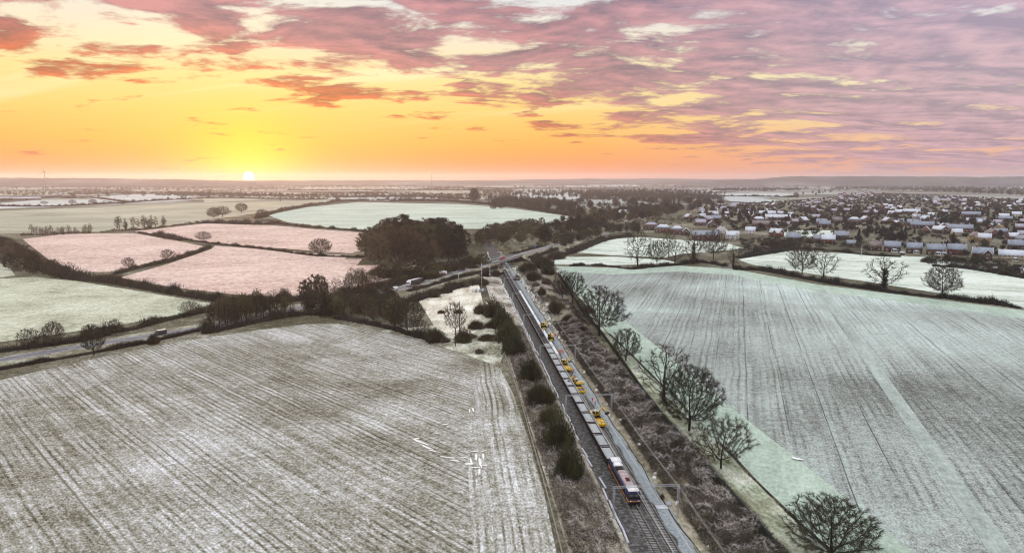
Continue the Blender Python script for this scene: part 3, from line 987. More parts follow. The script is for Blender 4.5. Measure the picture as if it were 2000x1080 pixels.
tree_proto('far1', 52, 18.0, 16.0, 2.0, 220, 12, 2.3, .26, M_TWIG, .2, .36)
tree_proto('far2', 53, 18.0, 14.0, 1.5, 220, 12, 2.2, .28, M_TWIGO, .2, .42)
tree_proto('pole0', 61, 14.0, 4.6, 1.0, 130, 10, 1.7, .11, M_TWIG, .2, .45)
tree_proto('pole1', 62, 13.0, 5.4, 1.0, 150, 10, 1.6, .11, M_TWIGR, .2, .45)
cloud_proto('ever0', 3, 16.0, 10.0, .6, 46, 2600, .75, M_NEEDLE)
cloud_proto('ever1', 4, 18.0, 8.5, .8, 60, 2600, .7, M_NEEDLE, 'cone')
cloud_proto('pine0', 5, 24.0, 11.0, 9.0, 34, 2600, .8, M_PINE, 'pine')
cloud_proto('pine1', 6, 25.0, 12.0, 7.0, 40, 2800, .8, M_PINE, 'pine')
cloud_proto('willow', 8, 18.0, 18.0, 1.0, 60, 4200, .95, M_TWIGO)
cloud_proto('dense0', 9, 12.0, 11.0, .5, 40, 2400, .8, M_TWIG)
cloud_proto('dense1', 10, 13.0, 11.0, .8, 36, 2200, .85, M_TWIGR)
cloud_proto('dense2', 12, 12.0, 10.0, .5, 36, 2200, .8, M_TWIGO)
bush_proto('bush0', 1, 4.2, 6.5, 2600, M_OLIVE, .10, leaf=2200)
bush_proto('bush1', 2, 4.0, 6.0, 2400, M_OLIVE, .10, leaf=1600)
bush_proto('scrub0', 3, 4.0, 5.5, 1900, M_TWIGO, .09)
bush_proto('scrub1', 4, 3.0, 6.0, 1900, M_TWIGR, .08)
bush_proto('thorn0', 5, 2.0, 4.5, 1700, M_BRAM, .07)
bush_proto('thorn1', 6, 1.6, 4.0, 1500, M_BRAM, .07)


def plant(key, loc, hz, wz, name, label, cat, group=None, rz=None):
    """one tree or bush: an Empty with its trunk, crown ... underneath; meshes are shared, sizes differ"""
    pr = PROTO[key]
    t = ob(name, None, None, loc, RNG.uniform(0, 6.28) if rz is None else rz)
    t.empty_display_size = 0.2
    tag(t, label, cat, group)
    for nm, me in pr['parts']:
        c = ob(nm, me, t)
        c.scale = (wz / pr['W'], wz / pr['W'], hz / pr['H'])
    return t


def by_pixel(key, px, py, top, wpx, name, label, cat, group=None):
    p = on_ground(px, py)
    hz = z_at(p.y, top) - p.z
    wz = wpx / FPX * (p.y * CP - (p.z - CAM_H) * SP)
    return plant(key, (p.x, p.y, p.z - .05), hz, wz, name, label, cat, group)


OAK = 'oak_tree'
TREES = [
    ('oak3', 1098, 585, 527, 46, OAK, 'bare oak at the far end of the embankment row, half behind its twin', 'tree'),
    ('oak1', 1118, 590, 530, 48, OAK, 'smaller bare oak merging with its twin behind the largest far oak', 'tree'),
    ('oak0', 1170, 655, 557, 104, OAK, 'wide bare oak with a broad domed crown and dark fence at its foot', 'tree'),
    ('oak3', 1222, 706, 640, 72, OAK, 'small rounded bare oak between the two big domed oaks by the fence', 'tree'),
    ('tall1', 1296, 785, 671, 92, 'bare_tree', 'narrow upright bare tree just behind the biggest spreading oak', 'tree'),
    ('oak2', 1346, 843, 711, 128, OAK, 'biggest spreading bare oak on the grass strip above the railway', 'tree'),
    ('gnarl', 1408, 917, 812, 104, OAK, 'gnarled open bare oak with twisting limbs on green frosted grass', 'tree'),
    ('fine', 1622, 1098, 973, 172, OAK, 'dense fine-twigged bare tree cut off by the bottom edge', 'tree'),
    ('tall1', 1245, 522, 446, 52, 'bare_tree', 'tall pale bare tree at the left end of the line before the brick house', 'tree'),
    ('gnarl', 1283, 520, 468, 38, 'bare_tree', 'short bare tree beside the tallest pale tree of the line', 'tree'),
    ('tall0', 1306, 502, 446, 26, 'bare_tree', 'slim bare tree in front of the long red brick house', 'tree'),
    ('tall1', 1318, 516, 470, 38, 'bare_tree', 'thin spreading bare tree in the hedge below the dormer terrace', 'tree'),
    ('ivy0', 1354, 516, 452, 44, 'bare_tree', 'bare tree with an ivy-wrapped trunk below the dormer terrace', 'tree'),
    ('oak3', 1393, 506, 448, 50, 'bare_tree', 'wide bare tree with black trunk below the white gable house', 'tree'),
    ('ivy0', 1432, 526, 478, 26, 'bare_tree', 'dark ivy-smothered stump-like tree at the corner of the wheat field', 'tree'),
    ('gnarl', 1566, 541, 473, 56, 'bare_tree', 'bare hedgerow tree with a bent low limb beside the white paddock', 'tree'),
    ('tall1', 1608, 544, 489, 48, 'bare_tree', 'slim bare hedgerow tree right of the bent-limbed one', 'tree'),
    ('ivy0', 1726, 567, 500, 66, 'bare_tree', 'full bare tree with an ivy-dark trunk before the white paddock', 'tree'),
    ('oak3', 1840, 580, 516, 80, OAK, 'open fan-shaped bare oak in the hedge nearest the right edge', 'tree'),
    ('gnarl', 889, 654, 588, 36, 'bare_tree', 'bare thin tree standing beside the tall twin pole', 'tree'),
    ('oak1', 795, 652, 580, 66, 'bare_tree', 'round bare tree at the right end of the roadside belt', 'tree'),
    ('tall0', 770, 646, 578, 46, 'bare_tree', 'upright bare tree left of the round one ending the belt', 'tree'),
    ('oak3', 822, 660, 622, 32, 'bare_tree', 'low bare tree at the stubble edge right of the roadside belt', 'tree'),
    ('scrub0', 848, 668, 626, 38, 'shrub', 'bushy leafless shrub at the stubble corner near the twin pole', 'shrub'),
    ('ever1', 635, 620, 573, 18, 'conifer_tree', 'single narrow dark conifer between road and stubble field', 'tree'),
    ('oak3', 184, 694, 632, 54, 'bare_tree', 'bare tree leaning over the lane in the near roadside hedge', 'tree'),
    ('oak1', 106, 678, 626, 44, 'bare_tree', 'tallest bare tree in the hedge beyond the lane at far left', 'tree'),
    ('gnarl', 57, 684, 640, 36, 'bare_tree', 'bare tree left of the tallest one beyond the lane', 'tree'),
    ('gnarl', 80, 681, 650, 26, 'bare_tree', 'lower bare tree squeezed between two taller ones beyond the lane', 'tree'),
    ('oak3', 176, 664, 632, 30, 'bare_tree', 'dense small tree beyond the lane behind the leaning one', 'tree'),
    ('gnarl', 226, 652, 622, 26, 'bare_tree', 'pale twiggy tree beyond the lane at the gap in the hedge', 'tree'),
    ('oak3', 373, 618, 586, 38, 'bare_tree', 'fan-shaped bare tree at the corner of the pale pasture', 'tree'),
    ('scrub0', 300, 672, 642, 22, 'shrub', 'thin leafless shrub on the verge in front of the dark van', 'shrub'),
    ('oak2', 626, 499, 465, 46, OAK, 'solitary round-headed bare oak in the hedge between pink fields', 'tree'),
    ('oak3', 398, 472, 451, 26, 'bare_tree', 'small bare tree at the left of the hedge between pink fields', 'tree'),
    ('gnarl', 328, 510, 486, 26, 'bare_tree', 'bare twisted tree where the hedge cuts the left pink fields', 'tree'),
    ('gnarl', 252, 526, 502, 24, 'bare_tree', 'pair-stemmed bare tree low in the hedge between left pink fields', 'tree'),
    ('oak1', 472, 416, 396, 28, 'bare_tree', 'bare tree with a rounded head above the sunlit hedge corner', 'tree'),
    ('oak3', 435, 424, 402, 30, 'bare_tree', 'spreading bare tree at the left of the sunlit hedge corner', 'tree'),
    ('oak0', 418, 428, 404, 26, 'bare_tree', 'bare tree outermost at the left of the sunlit clump', 'tree'),
    ('oak3', 512, 430, 408, 30, 'bare_tree', 'bare tree in the brown thicket by the green frosted field', 'tree'),
    ('tall0', 548, 394, 376, 9, 'bare_tree', 'lone upright tree silhouetted under the sun glow', 'tree'),
    ('ever0', 660, 396, 384, 11, 'conifer_tree', 'dark conifer where the long hedge meets the green field', 'tree'),
    ('ever0', 926, 398, 362, 24, 'conifer_tree', 'dark evergreen standing above the belt beyond the green field', 'tree'),
]
for k, x, y, top, wpx, nm, lab, cat in TREES:
    by_pixel(k, x, y, top, wpx, nm, lab, cat)

# olive bushes down the railway side
for i, (k, x, y, top, wpx, lab) in enumerate([
        ('bush0', 1110, 932, 862, 52, 'dark olive bush nearest the camera beside the track'),
        ('bush1', 1090, 876, 806, 58, 'wide dark olive bush second along the trackside row'),
        ('scrub0', 1074, 828, 776, 44, 'open olive bush third along the trackside row'),
        ('scrub0', 1055, 790, 728, 56, 'pale twiggy bush with visible stems beside the track'),
        ('bush0', 1035, 742, 696, 42, 'rounded olive bush standing alone near the field fence'),
        ('bush1', 1004, 692, 642, 44, 'dark bush at the near end of the thick trackside clump'),
        ('bush0', 992, 668, 622, 48, 'middle bush of the thick trackside clump'),
        ('bush1', 980, 640, 600, 44, 'round green bush upper in the thick trackside clump'),
        ('bush0', 964, 618, 582, 40, 'dark green bush below the equipment compound'),
        ('scrub1', 940, 612, 584, 36, 'light olive bush left of the dark green trackside bush'),
        ('scrub1', 930, 642, 616, 36, 'purple-brown thorn bush on the white tussock grass'),
        ('bush1', 905, 668, 638, 32, 'dark green bush at the foot of the twin pole'),
        ('scrub1', 952, 664, 646, 40, 'flat brown bramble bush in the rough grass corner'),
        ('scrub0', 942, 556, 538, 30, 'small olive bush behind the equipment compound'),
        ('scrub0', 1058, 578, 550, 16, 'upright green shrub alone on the far railway bank'),
        ('scrub0', 1082, 614, 568, 24, 'tall thin green scrub below the twin oaks'),
        ('scrub1', 1062, 524, 490, 44, 'brown rounded thicket beside the road bridge'),
        ('bush1', 1030, 530, 508, 34, 'green shrub below the bridge parapet'),
        ('bush1', 1070, 536, 514, 26, 'green shrub in the field corner near the bridge'),
        ('scrub1', 1148, 612, 590, 30, 'low brown scrub under the widest far oak')]):
    by_pixel(k, x, y, top, wpx, 'bush', lab, 'bush')


# ------------------------------------------------------------------ hedges
def hedge(pix, h, wd, label, m=None, dens=1.0, z=0.0, name='hedge', gap=0.0, seed=None, core=True, group=None, world_pts=None):
    rs = np.random.RandomState(seed if seed is not None else len(bpy.data.objects) % 9999)
    P = world_pts or smooth([on_ground(x, y) for x, y in pix], 5)
    dist = sum(p.y for p in P) / len(P)
    px = dist / 690.0
    b = MB()
    seg = [(a, c, (c - a).length) for a, c in zip(P, P[1:])]
    L = sum(s[2] for s in seg)
    tw = max(.07, .28 * px)
    tl = max(h * .42, .5 * px)
    n = int(min(60000, dens * 3.6 * h * L / (tl * tw)))
    t = np.sort(rs.uniform(0, L, n))
    cum = np.cumsum([0] + [s[2] for s in seg])
    idx = np.clip(np.searchsorted(cum, t, side='right') - 1, 0, len(seg) - 1)
    A_ = np.array([tuple(s[0]) for s in seg]); C_ = np.array([tuple(s[1]) for s in seg])
    f = ((t - cum[idx]) / np.array([s[2] for s in seg])[idx])[:, None]
    base_ = A_[idx] * (1 - f) + C_[idx] * f
    dirv = C_[idx] - A_[idx]; dirv[:, 2] = 0
    dirv /= np.linalg.norm(dirv, axis=1, keepdims=True) + 1e-9
    side = np.stack([dirv[:, 1], -dirv[:, 0], np.zeros(n)], 1)
    sd_ = seed or 1
    hv = np.array([max(.3, .8 + 1.0 * mnoise.fractal((x * .09, sd_ * 3.1, 0), 1.0, 2.0, 3)) for x in np.arange(0, L + 2, 1.0)])
    hh = h * np.interp(t, np.arange(0, L + 2, 1.0)[:len(hv)], hv)
    if gap > 0:
        gv_ = np.array([mnoise.noise((x * .16, sd_ * 5.3, 2.0)) for x in np.arange(0, L + 2, 1.0)])
        keep = np.interp(t, np.arange(0, L + 2, 1.0)[:len(gv_)], gv_) > (gap - .5)
        base_, dirv, side, hh, n = base_[keep], dirv[keep], side[keep], hh[keep], int(keep.sum())
    off = rs.normal(0, .33, n)
    zz = rs.uniform(0, .75, n) * (1 - .5 * np.abs(off))
    base_ = base_ + side * (off * wd)[:, None]
    base_[:, 2] += zz * hh
    d_ = np.array((0, 0, 1.0)) + side * (off * .7)[:, None] + rs.normal(0, .38, (n, 3))
    d_ /= np.linalg.norm(d_, axis=1, keepdims=True)
    b.tris(slivers(base_, d_, np.maximum(tl * .4, hh * rs.uniform(.25, .55, n)), tw * rs.uniform(.5, 1.5, n), rs))
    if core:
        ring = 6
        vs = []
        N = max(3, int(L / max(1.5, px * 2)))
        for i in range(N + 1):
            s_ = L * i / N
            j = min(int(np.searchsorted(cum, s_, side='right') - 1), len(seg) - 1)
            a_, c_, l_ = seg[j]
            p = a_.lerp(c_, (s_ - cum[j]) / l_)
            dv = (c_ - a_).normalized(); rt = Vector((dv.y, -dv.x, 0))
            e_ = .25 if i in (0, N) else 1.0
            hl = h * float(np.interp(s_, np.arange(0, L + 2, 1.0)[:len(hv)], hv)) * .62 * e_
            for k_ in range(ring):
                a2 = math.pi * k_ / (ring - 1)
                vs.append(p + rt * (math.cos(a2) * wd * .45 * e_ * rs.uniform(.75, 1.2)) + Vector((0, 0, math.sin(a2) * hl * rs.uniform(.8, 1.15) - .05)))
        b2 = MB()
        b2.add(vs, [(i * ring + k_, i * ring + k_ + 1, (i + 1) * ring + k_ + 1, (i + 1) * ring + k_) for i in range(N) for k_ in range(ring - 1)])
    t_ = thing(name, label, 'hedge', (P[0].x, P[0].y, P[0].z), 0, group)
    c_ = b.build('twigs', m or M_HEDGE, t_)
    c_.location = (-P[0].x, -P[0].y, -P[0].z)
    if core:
        c2 = b2.build('stems', M_HCORE, t_)  # one dark solid core against see-through, coloured like the shade inside
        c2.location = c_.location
    return t_


H = hedge
H([(-120, 740), (0, 722), (150, 695), (250, 677), (330, 660), (405, 643)], 2.2, 2.6, 'clipped dark hedge between the lane and the near stubble field', seed=3)
H([(395, 652), (450, 640), (520, 625), (600, 614), (660, 616)], 5.0, 7, 'dark thicket hedge at the far corner of the stubble field', seed=4, dens=1.2)
H([(655, 620), (700, 628), (760, 640), (820, 658), (862, 668)], 3.0, 6, 'brown thicket along the back edge of the stubble field', seed=5)
H([(-120, 700), (0, 686), (60, 678), (140, 668), (215, 652)], 5.5, 7, 'bushy hedge beyond the lane below the pale pasture', seed=6, gap=.1)
H([(214, 650), (260, 643), (300, 632), (340, 622), (410, 608), (470, 600)], 4.2, 5, 'dark hedge beyond the lane at the right of the pale pasture', seed=7)
H([(440, 604), (500, 590), (560, 588), (620, 582)], 6, 10, 'brown scrubby hedge below the largest pink field', M_HEDGR, seed=8)
H([(0, 470), (30, 490), (70, 515), (110, 535), (160, 545), (230, 552)], 7, 12, 'tall dark hedge down the left edge of the pink field', seed=9)
H([(200, 548), (280, 563), (350, 575), (430, 588), (480, 596)], 5.5, 8, 'dark hedge between pale pasture and pink field', seed=10)
H([(225, 536), (270, 524), (330, 511), (380, 495), (410, 484)], 4.5, 5, 'brown hedge with a bushy end dividing the left pink fields', M_HEDGR, seed=11)
H([(270, 455), (320, 463), (400, 474), (470, 482), (540, 490), (620, 500), (715, 502)], 3.2, 4, 'low hedge crossing between upper and lower pink fields', M_HEDGR, seed=12, gap=.12)
H([(300, 460), (330, 466), (355, 470)], 6.5, 9, 'dark mounded bush hedge at the left of the upper pink field', seed=13)
H([(40, 461), (110, 458), (190, 455), (280, 449), (340, 442), (430, 432)], 4.0, 4, 'thin gappy hedge below the striped winter crop', M_HEDGR, seed=14, gap=.35, core=False)
H([(395, 436), (450, 437), (510, 439), (540, 436)], 9, 16, 'brown sunlit thicket at the corner of the green frosted field', M_HEDGR, seed=15)
H([(500, 428), (545, 414), (590, 405), (640, 397), (665, 393)], 7, 8, 'russet hedge climbing between striped crop and green field', M_HEDGR, seed=16)
H([(535, 436), (590, 443), (640, 447), (700, 452), (730, 456)], 4.5, 5, 'low broken hedge below the green frosted field', M_HEDGR, seed=17, gap=.2)
H([(0, 403), (60, 404), (120, 403), (170, 401), (240, 397), (330, 391), (430, 387), (520, 389), (640, 389)], 7, 8, 'long russet hedge on the near side of the far frosted fields', M_HEDGR, seed=18)
H([(120, 388), (180, 387), (250, 396)], 6, 8, 'straight brown hedge between two blue-white far fields', M_HEDGR, seed=19)
H([(660, 576), (720, 568), (770, 556), (830, 538), (880, 528)], 6, 8, 'brown bushy hedge above the lorry at the edge of the pink field', M_HEDGR, seed=20)
H([(800, 590), (850, 574), (900, 560), (940, 552)], 5, 8, 'olive roadside scrub between the lorry and the white tussock grass', seed=21)
H([(1112, 520), (1150, 519), (1190, 521), (1230, 526), (1262, 524)], 3.0, 3, 'low dark broken hedge on the green frosted strip', seed=22, gap=.2)
H([(1250, 524), (1310, 519), (1370, 513), (1420, 521)], 3.5, 5, 'dark hedge under the bare tree line before the houses', seed=23)
H([(1432, 527), (1480, 528), (1540, 538), (1600, 550), (1640, 557)], 5.0, 5, 'thick dark hedge on the near side of the white paddock', seed=24)
H([(1640, 557), (1690, 564), (1740, 571), (1800, 578), (1850, 583)], 4.0, 4, 'twiggy hedge under the ivy-dark hedgerow tree', seed=25, gap=.2)
H([(1850, 583), (1900, 590), (1960, 597), (1995, 603)], 4.4, 4, 'tall twiggy hedge at the right end of the wheat field', seed=26, gap=.1)
H([(1440, 504), (1490, 497), (1540, 489), (1560, 486)], 6, 8, 'shrubby boundary at the left of the white paddock', seed=27)
H([(1560, 487), (1620, 490), (1700, 499), (1760, 502)], 3.2, 5, 'garden hedge along the front row of houses', seed=28)
H([(1820, 520), (1880, 524), (1940, 533), (2010, 545)], 4.5, 6, 'dark shrubby hedge below the parked cars', seed=29)
H([(760, 393), (850, 393), (930, 398), (1010, 405), (1080, 416), (1150, 428)], 9, 10, 'dark hedge bank along the far edge of the green field', seed=30)
H([(990, 440), (1040, 442), (1090, 441), (1140, 437), (1200, 446)], 8, 14, 'scrubby bank behind the pines by the far green field', seed=31)
H([(1090, 500), (1120, 493), (1180, 470), (1230, 462)], 6, 9, 'dark scrub along the lane beyond the bridge', seed=32)
H([(665, 394), (720, 392), (780, 391), (830, 393)], 9, 12, 'brown hedge before the white farm sheds', M_HEDGR, seed=33)
for i, (pp, lab) in enumerate([([(0, 393), (110, 386), (150, 385)], 'russet hedge beside the long barn at far left'), ([(650, 386), (800, 384), (920, 390)], 'hazy hedge beyond the farm sheds'), ([(130, 380), (300, 378), (450, 380), (560, 384)], 'hazy russet hedge beyond the blue-white fields'),
                               ([(1160, 378), (1300, 382), (1400, 385)], 'dark hedge beyond the woods near the village'), ([(1380, 383), (1460, 384), (1560, 386)], 'dark hedge between pale fields above the village'), ([(560, 372), (800, 371), (990, 373)], 'faint hedge across the hazy plain')]):
    H(pp, 8, 12, lab, M_HEDGR if pp[0][0] < 1000 else M_HEDGE, seed=40 + i)


def off_road(pts, o):
    out = []
    for i, p in enumerate(pts):
        t = pts[min(i + 1, len(pts) - 1)] - pts[max(i - 1, 0)]; t.z = 0; t.normalize()
        q_ = p + Vector((t.y, -t.x, 0)) * o
        q_.z = max(0, p.z * .55)
        out.append(q_)
    return out


_nb = [p for p in left_part if p.x > -75]
H(None, 3.2, 5, 'olive scrub covering the far bank of the lane up to the bridge', M_HEDGE, seed=50, world_pts=off_road(_nb, -9), gap=.1)
H(None, 2.6, 5, 'brown scrub covering the near bank of the lane up to the bridge', M_HEDGR, seed=51, world_pts=off_road(_nb, 9.5), gap=.25)
H(None, 3.0, 5, 'dark scrub on the near bank of the lane right of the bridge', M_HEDGE, seed=52, world_pts=off_road(right_part[2:14], 10), gap=.15)
H(None, 3.5, 6, 'dark scrub on the far bank of the lane right of the bridge', M_HEDGE, seed=53, world_pts=off_road(right_part[2:16], -10))


# ------------------------------------------------------------------ belts and woods: every tree its own object
def in_poly(x, y, poly):
    c = False
    j = len(poly) - 1
    for i in range(len(poly)):
        if (poly[i][1] > y) != (poly[j][1] > y) and x < (poly[j][0] - poly[i][0]) * (y - poly[i][1]) / (poly[j][1] - poly[i][1]) + poly[i][0]:
            c = not c
        j = i
    return c


LOOK = {'dense0': 'dark', 'dense1': 'ruddy', 'dense2': 'greenish', 'far0': 'reddish brown', 'tall2': 'reddish brown', 'pole1': 'reddish brown', 'far1': 'grey-brown', 'tall1': 'grey-brown', 'pole0': 'grey-brown', 'gnarl': 'twisted', 'far2': 'olive', 'tall0': 'olive', 'scrub0': 'bushy', 'bush0': 'leafy', 'ever0': 'round', 'ever1': 'conical', 'pine0': 'narrow-topped', 'pine1': 'spreading', 'willow': 'broad'}


def place_words(made, label):
    """say where in its group each one stands, and what it looks like"""
    n = len(made)
    if n < 3:
        return
    xs = sorted(m[1] for m in made); ys = sorted(m[2] for m in made); hs = sorted(m[3] for m in made)
    head, noun = label.split(' ', 1)
    for o, x, y, h, k in made:
        a = 'left' if x < xs[n // 3] else 'right' if x >= xs[2 * n // 3] else 'middle'
        b = 'front' if y < ys[n // 3] else 'back' if y >= ys[2 * n // 3] else 'centre'
        sz = 'tall' if h >= hs[n // 2] else 'short'
        lk = LOOK.get(k, '')
        if any(c_ in label for c_ in ('brown', 'olive', 'reddish', 'russet', 'pinkish')) and lk in ('reddish brown', 'grey-brown', 'olive'):
            lk = {'reddish brown': 'ruddy', 'grey-brown': 'greyish', 'olive': 'greenish'}[lk]
        if lk and lk in label:
            lk = ''
        base_ = label.split()
        for pre in ([sz, lk], [lk], [sz], []):
            wds = [q_ for q_ in pre if q_] + base_[:-1] + [base_[-1] + ',', a + '-' + b]
            if len(' '.join(wds).replace('-', ' ').split()) <= 16:
                break
        o['label'] = ' '.join(wds)


def scatter(poly, n, keys, h, aspect, name, label, cat, group, seed, mind=0.0):
    r_ = random.Random(seed)
    W_ = [on_ground(x, y) for x, y in poly]
    P2 = [(p.x, p.y) for p in W_]
    x0, x1 = min(p[0] for p in P2), max(p[0] for p in P2)
    y0, y1 = min(p[1] for p in P2), max(p[1] for p in P2)
    got, tries, made = [], 0, []
    while len(got) < n and tries < n * 60:
        tries += 1
        x, y = r_.uniform(x0, x1), r_.uniform(y0, y1)
        if not in_poly(x, y, P2) or any((x - a) ** 2 + (y - b_) ** 2 < mind ** 2 for a, b_ in got):
            continue
        got.append((x, y))
        k = r_.choice(keys)
        hz = h * r_.uniform(.75, 1.2)
        made.append((plant(k, (x, y, zg(x, y) - .1), hz, hz * aspect * PROTO[k]['W'] / PROTO[k]['H'] * r_.uniform(.85, 1.2), name, label, cat, group), x / y, y, hz, k))
    place_words(made, label)
    return got


scatter([(712, 505), (735, 470), (800, 462), (880, 468), (905, 490), (880, 520), (800, 528), (730, 520)], 84, ['tall2', 'far0', 'far1', 'tall2', 'far2'], 21, 1.25, 'woodland_tree', 'brown bare tree in the domed wood beside the railway', 'tree', 'bare trees of the domed wood', 1, 6)
scatter([(830, 478), (880, 474), (908, 492), (895, 512), (850, 500)], 20, ['pine0', 'pine1'], 24, 1.35, 'pine_tree', 'dark pine on the railway side of the domed wood', 'tree', 'pines on the railway side of the domed wood', 2, 7)
scatter([(745, 470), (815, 463), (840, 478), (770, 490)], 8, ['pine0', 'pine1'], 25, 1.0, 'pine_tree', 'dark pine rising through the left of the domed wood', 'tree', 'pines in the left of the domed wood', 3, 9)
by_pixel('ever1', 902, 512, 446, 30, 'conifer_tree', 'broad black conifer ending the domed wood at the railway', 'tree')
scatter([(720, 534), (800, 534), (900, 522), (945, 512), (950, 530), (880, 540), (800, 560)], 46, ['scrub0', 'far2', 'far1'], 9, 1.3, 'woodland_tree', 'low olive-brown tree along the foot of the domed wood', 'tree', 'low trees at the foot of the domed wood', 4, 5)
scatter([(560, 612), (640, 612), (700, 622), (775, 640), (800, 620), (760, 590), (690, 588), (600, 602)], 52, ['tall0', 'tall1', 'dense2', 'dense0', 'fine', 'tall2'], 11, 1.0, 'roadside_tree', 'olive-brown tree in the belt between lane and stubble field', 'tree', 'trees of the roadside belt', 5, 6)
scatter([(412, 645), (450, 636), (520, 622), (560, 612), (565, 606), (480, 616), (412, 630)], 44, ['pole0', 'tall0', 'tall2', 'tall0'], 12, .9, 'slender_tree', 'slender pole-like bare tree in the thicket screening the lane', 'tree', 'slender trees screening the lane', 6, 2.0)
scatter([(640, 580), (690, 560), (760, 548), (720, 572)], 14, ['tall0', 'tall2', 'tall1'], 12, 1.1, 'bare_tree', 'brown bare tree in the clump above the roadside belt', 'tree', 'trees of the brown clump below the pink field', 7, 5)
scatter([(590, 582), (625, 575), (650, 572), (640, 585)], 4, ['far1', 'tall1'], 12, 1.0, 'bare_tree', 'thin bare tree above the lane left of the brown clump', 'tree', 'thin trees above the lane', 8, 6)
scatter([(0, 480), (40, 500), (90, 530), (160, 545), (140, 552), (60, 540), (0, 520)], 26, ['far1', 'far0', 'tall1'], 12, 1.1, 'hedgerow_tree', 'dark bare tree in the tall hedge left of the pink field', 'tree', 'trees of the tall left hedge', 9, 7)
scatter([(60, 458), (180, 454), (180, 457), (60, 462)], 16, ['pole0', 'pole1'], 12, 1.2, 'hedgerow_tree', 'thin hedgerow tree below the left of the striped crop', 'tree', 'thin trees below the striped crop at left', 10, 6)
scatter([(225, 447), (330, 439), (335, 443), (235, 452)], 14, ['pole0', 'pole1'], 16, 1.2, 'hedgerow_tree', 'thin tall hedgerow tree below the middle of the striped crop', 'tree', 'thin trees below the striped crop in the middle', 11, 6)
scatter([(950, 412), (1000, 408), (1090, 418), (1160, 431), (1160, 421), (1080, 408), (980, 396)], 66, ['far1', 'dense0', 'far2', 'tall1'], 20, .85, 'woodland_tree', 'dark bare tree in the dense belt beyond the far green field', 'tree', 'belt beyond the far green field', 12, 8)
scatter([(965, 470), (1000, 455), (1050, 450), (1062, 470), (1030, 492), (985, 492)], 9, ['willow'], 16, 1.1, 'willow_tree', 'rounded olive willow beside the railway beyond the road bridge', 'tree', 'olive willows beyond the bridge', 13, 10)
scatter([(920, 480), (955, 462), (1000, 450), (1060, 442), (1050, 448), (985, 468), (950, 484)], 34, ['far1', 'tall1', 'far2'], 15, 1.1, 'bare_tree', 'bare tree lining the railway behind the dark overbridge', 'tree', 'bare trees behind the dark overbridge', 14, 8)
by_pixel('ever0', 1066, 482, 431, 40, 'conifer_tree', 'black bulky evergreen right of the olive willows', 'tree')
scatter([(1080, 470), (1135, 462), (1130, 448), (1085, 452)], 12, ['pine0', 'pine1'], 21, 1.0, 'pine_tree', 'tall dark pine right of the black bulky evergreen', 'tree', 'pines beyond the road bridge', 15, 8)
scatter([(1080, 492), (1110, 482), (1180, 462), (1250, 455), (1250, 445), (1180, 448), (1090, 474)], 40, ['dense0', 'far2', 'tall1', 'ever0'], 12, 1.1, 'roadside_tree', 'dark tree beside the lane right of the road bridge', 'tree', 'trees beside the lane right of the bridge', 16, 8)

for i, (x, y, top, wpx, k) in enumerate([(905, 560, 544, 26, 'scrub0'), (870, 572, 556, 30, 'scrub1'), (846, 580, 566, 26, 'bush1'), (968, 540, 520, 20, 'scrub0'), (950, 540, 522, 26, 'scrub1'), (1010, 548, 532, 16, 'scrub1'), (1042, 548, 520, 30, 'scrub0'), (1050, 512, 490, 34, 'scrub1'), (1085, 506, 484, 40, 'scrub1'), (1046, 560, 545, 18, 'thorn0'), (1068, 556, 538, 22, 'scrub1'), (1094, 604, 582, 22, 'scrub1'), (1110, 630, 606, 26, 'scrub0'), (1138, 650, 630, 24, 'thorn0'), (920, 660, 646, 22, 'thorn0'), (868, 668, 652, 24, 'thorn1'), (936, 690, 676, 20, 'thorn1'), (958, 640, 622, 24, 'scrub1'), (896, 612, 600, 18, 'thorn0'), (862, 612, 602, 18, 'thorn1')]):
    by_pixel(k, x, y, top, wpx, 'bush', ['olive twiggy scrub', 'brown low scrub', 'small dark scrub', 'green-brown scrub', 'bramble scrub'][i % 5] + [' on the road bank by the lorry', ' beside the compound', ' left of the bridge', ' under the bridge bank', ' right of the bridge end', ' on the far railway bank', ' below the twin oaks', ' on the rough stubble corner', ' by the twin pole', ' on the white tussock grass'][i // 2], 'bush')
scatter([(1150, 420), (1200, 436), (1260, 436), (1330, 420), (1420, 398), (1330, 392), (1220, 392), (1150, 400)], 70, ['far1', 'dense0', 'dense1', 'tall1'], 17, 1.1, 'woodland_tree', 'bare tree in the wood left of the village', 'tree', 'wood left of the village', 20, 11)
scatter([(1165, 425), (1330, 412), (1330, 400), (1180, 405)], 16, ['ever0', 'ever1'], 17, 1.15, 'conifer_tree', 'dark evergreen among the bare wood left of the village', 'tree', 'evergreens in the wood left of the village', 21, 14)

scatter([(1080, 468), (1180, 440), (1330, 418), (1340, 404), (1230, 412), (1110, 440)], 110, ['far1', 'dense0', 'far0', 'ever0', 'dense2'], 14, 1.15, 'parkland_tree', 'dark tree in the thick belt left of the brick house', 'tree', 'thick belt left of the brick house', 23, 10)
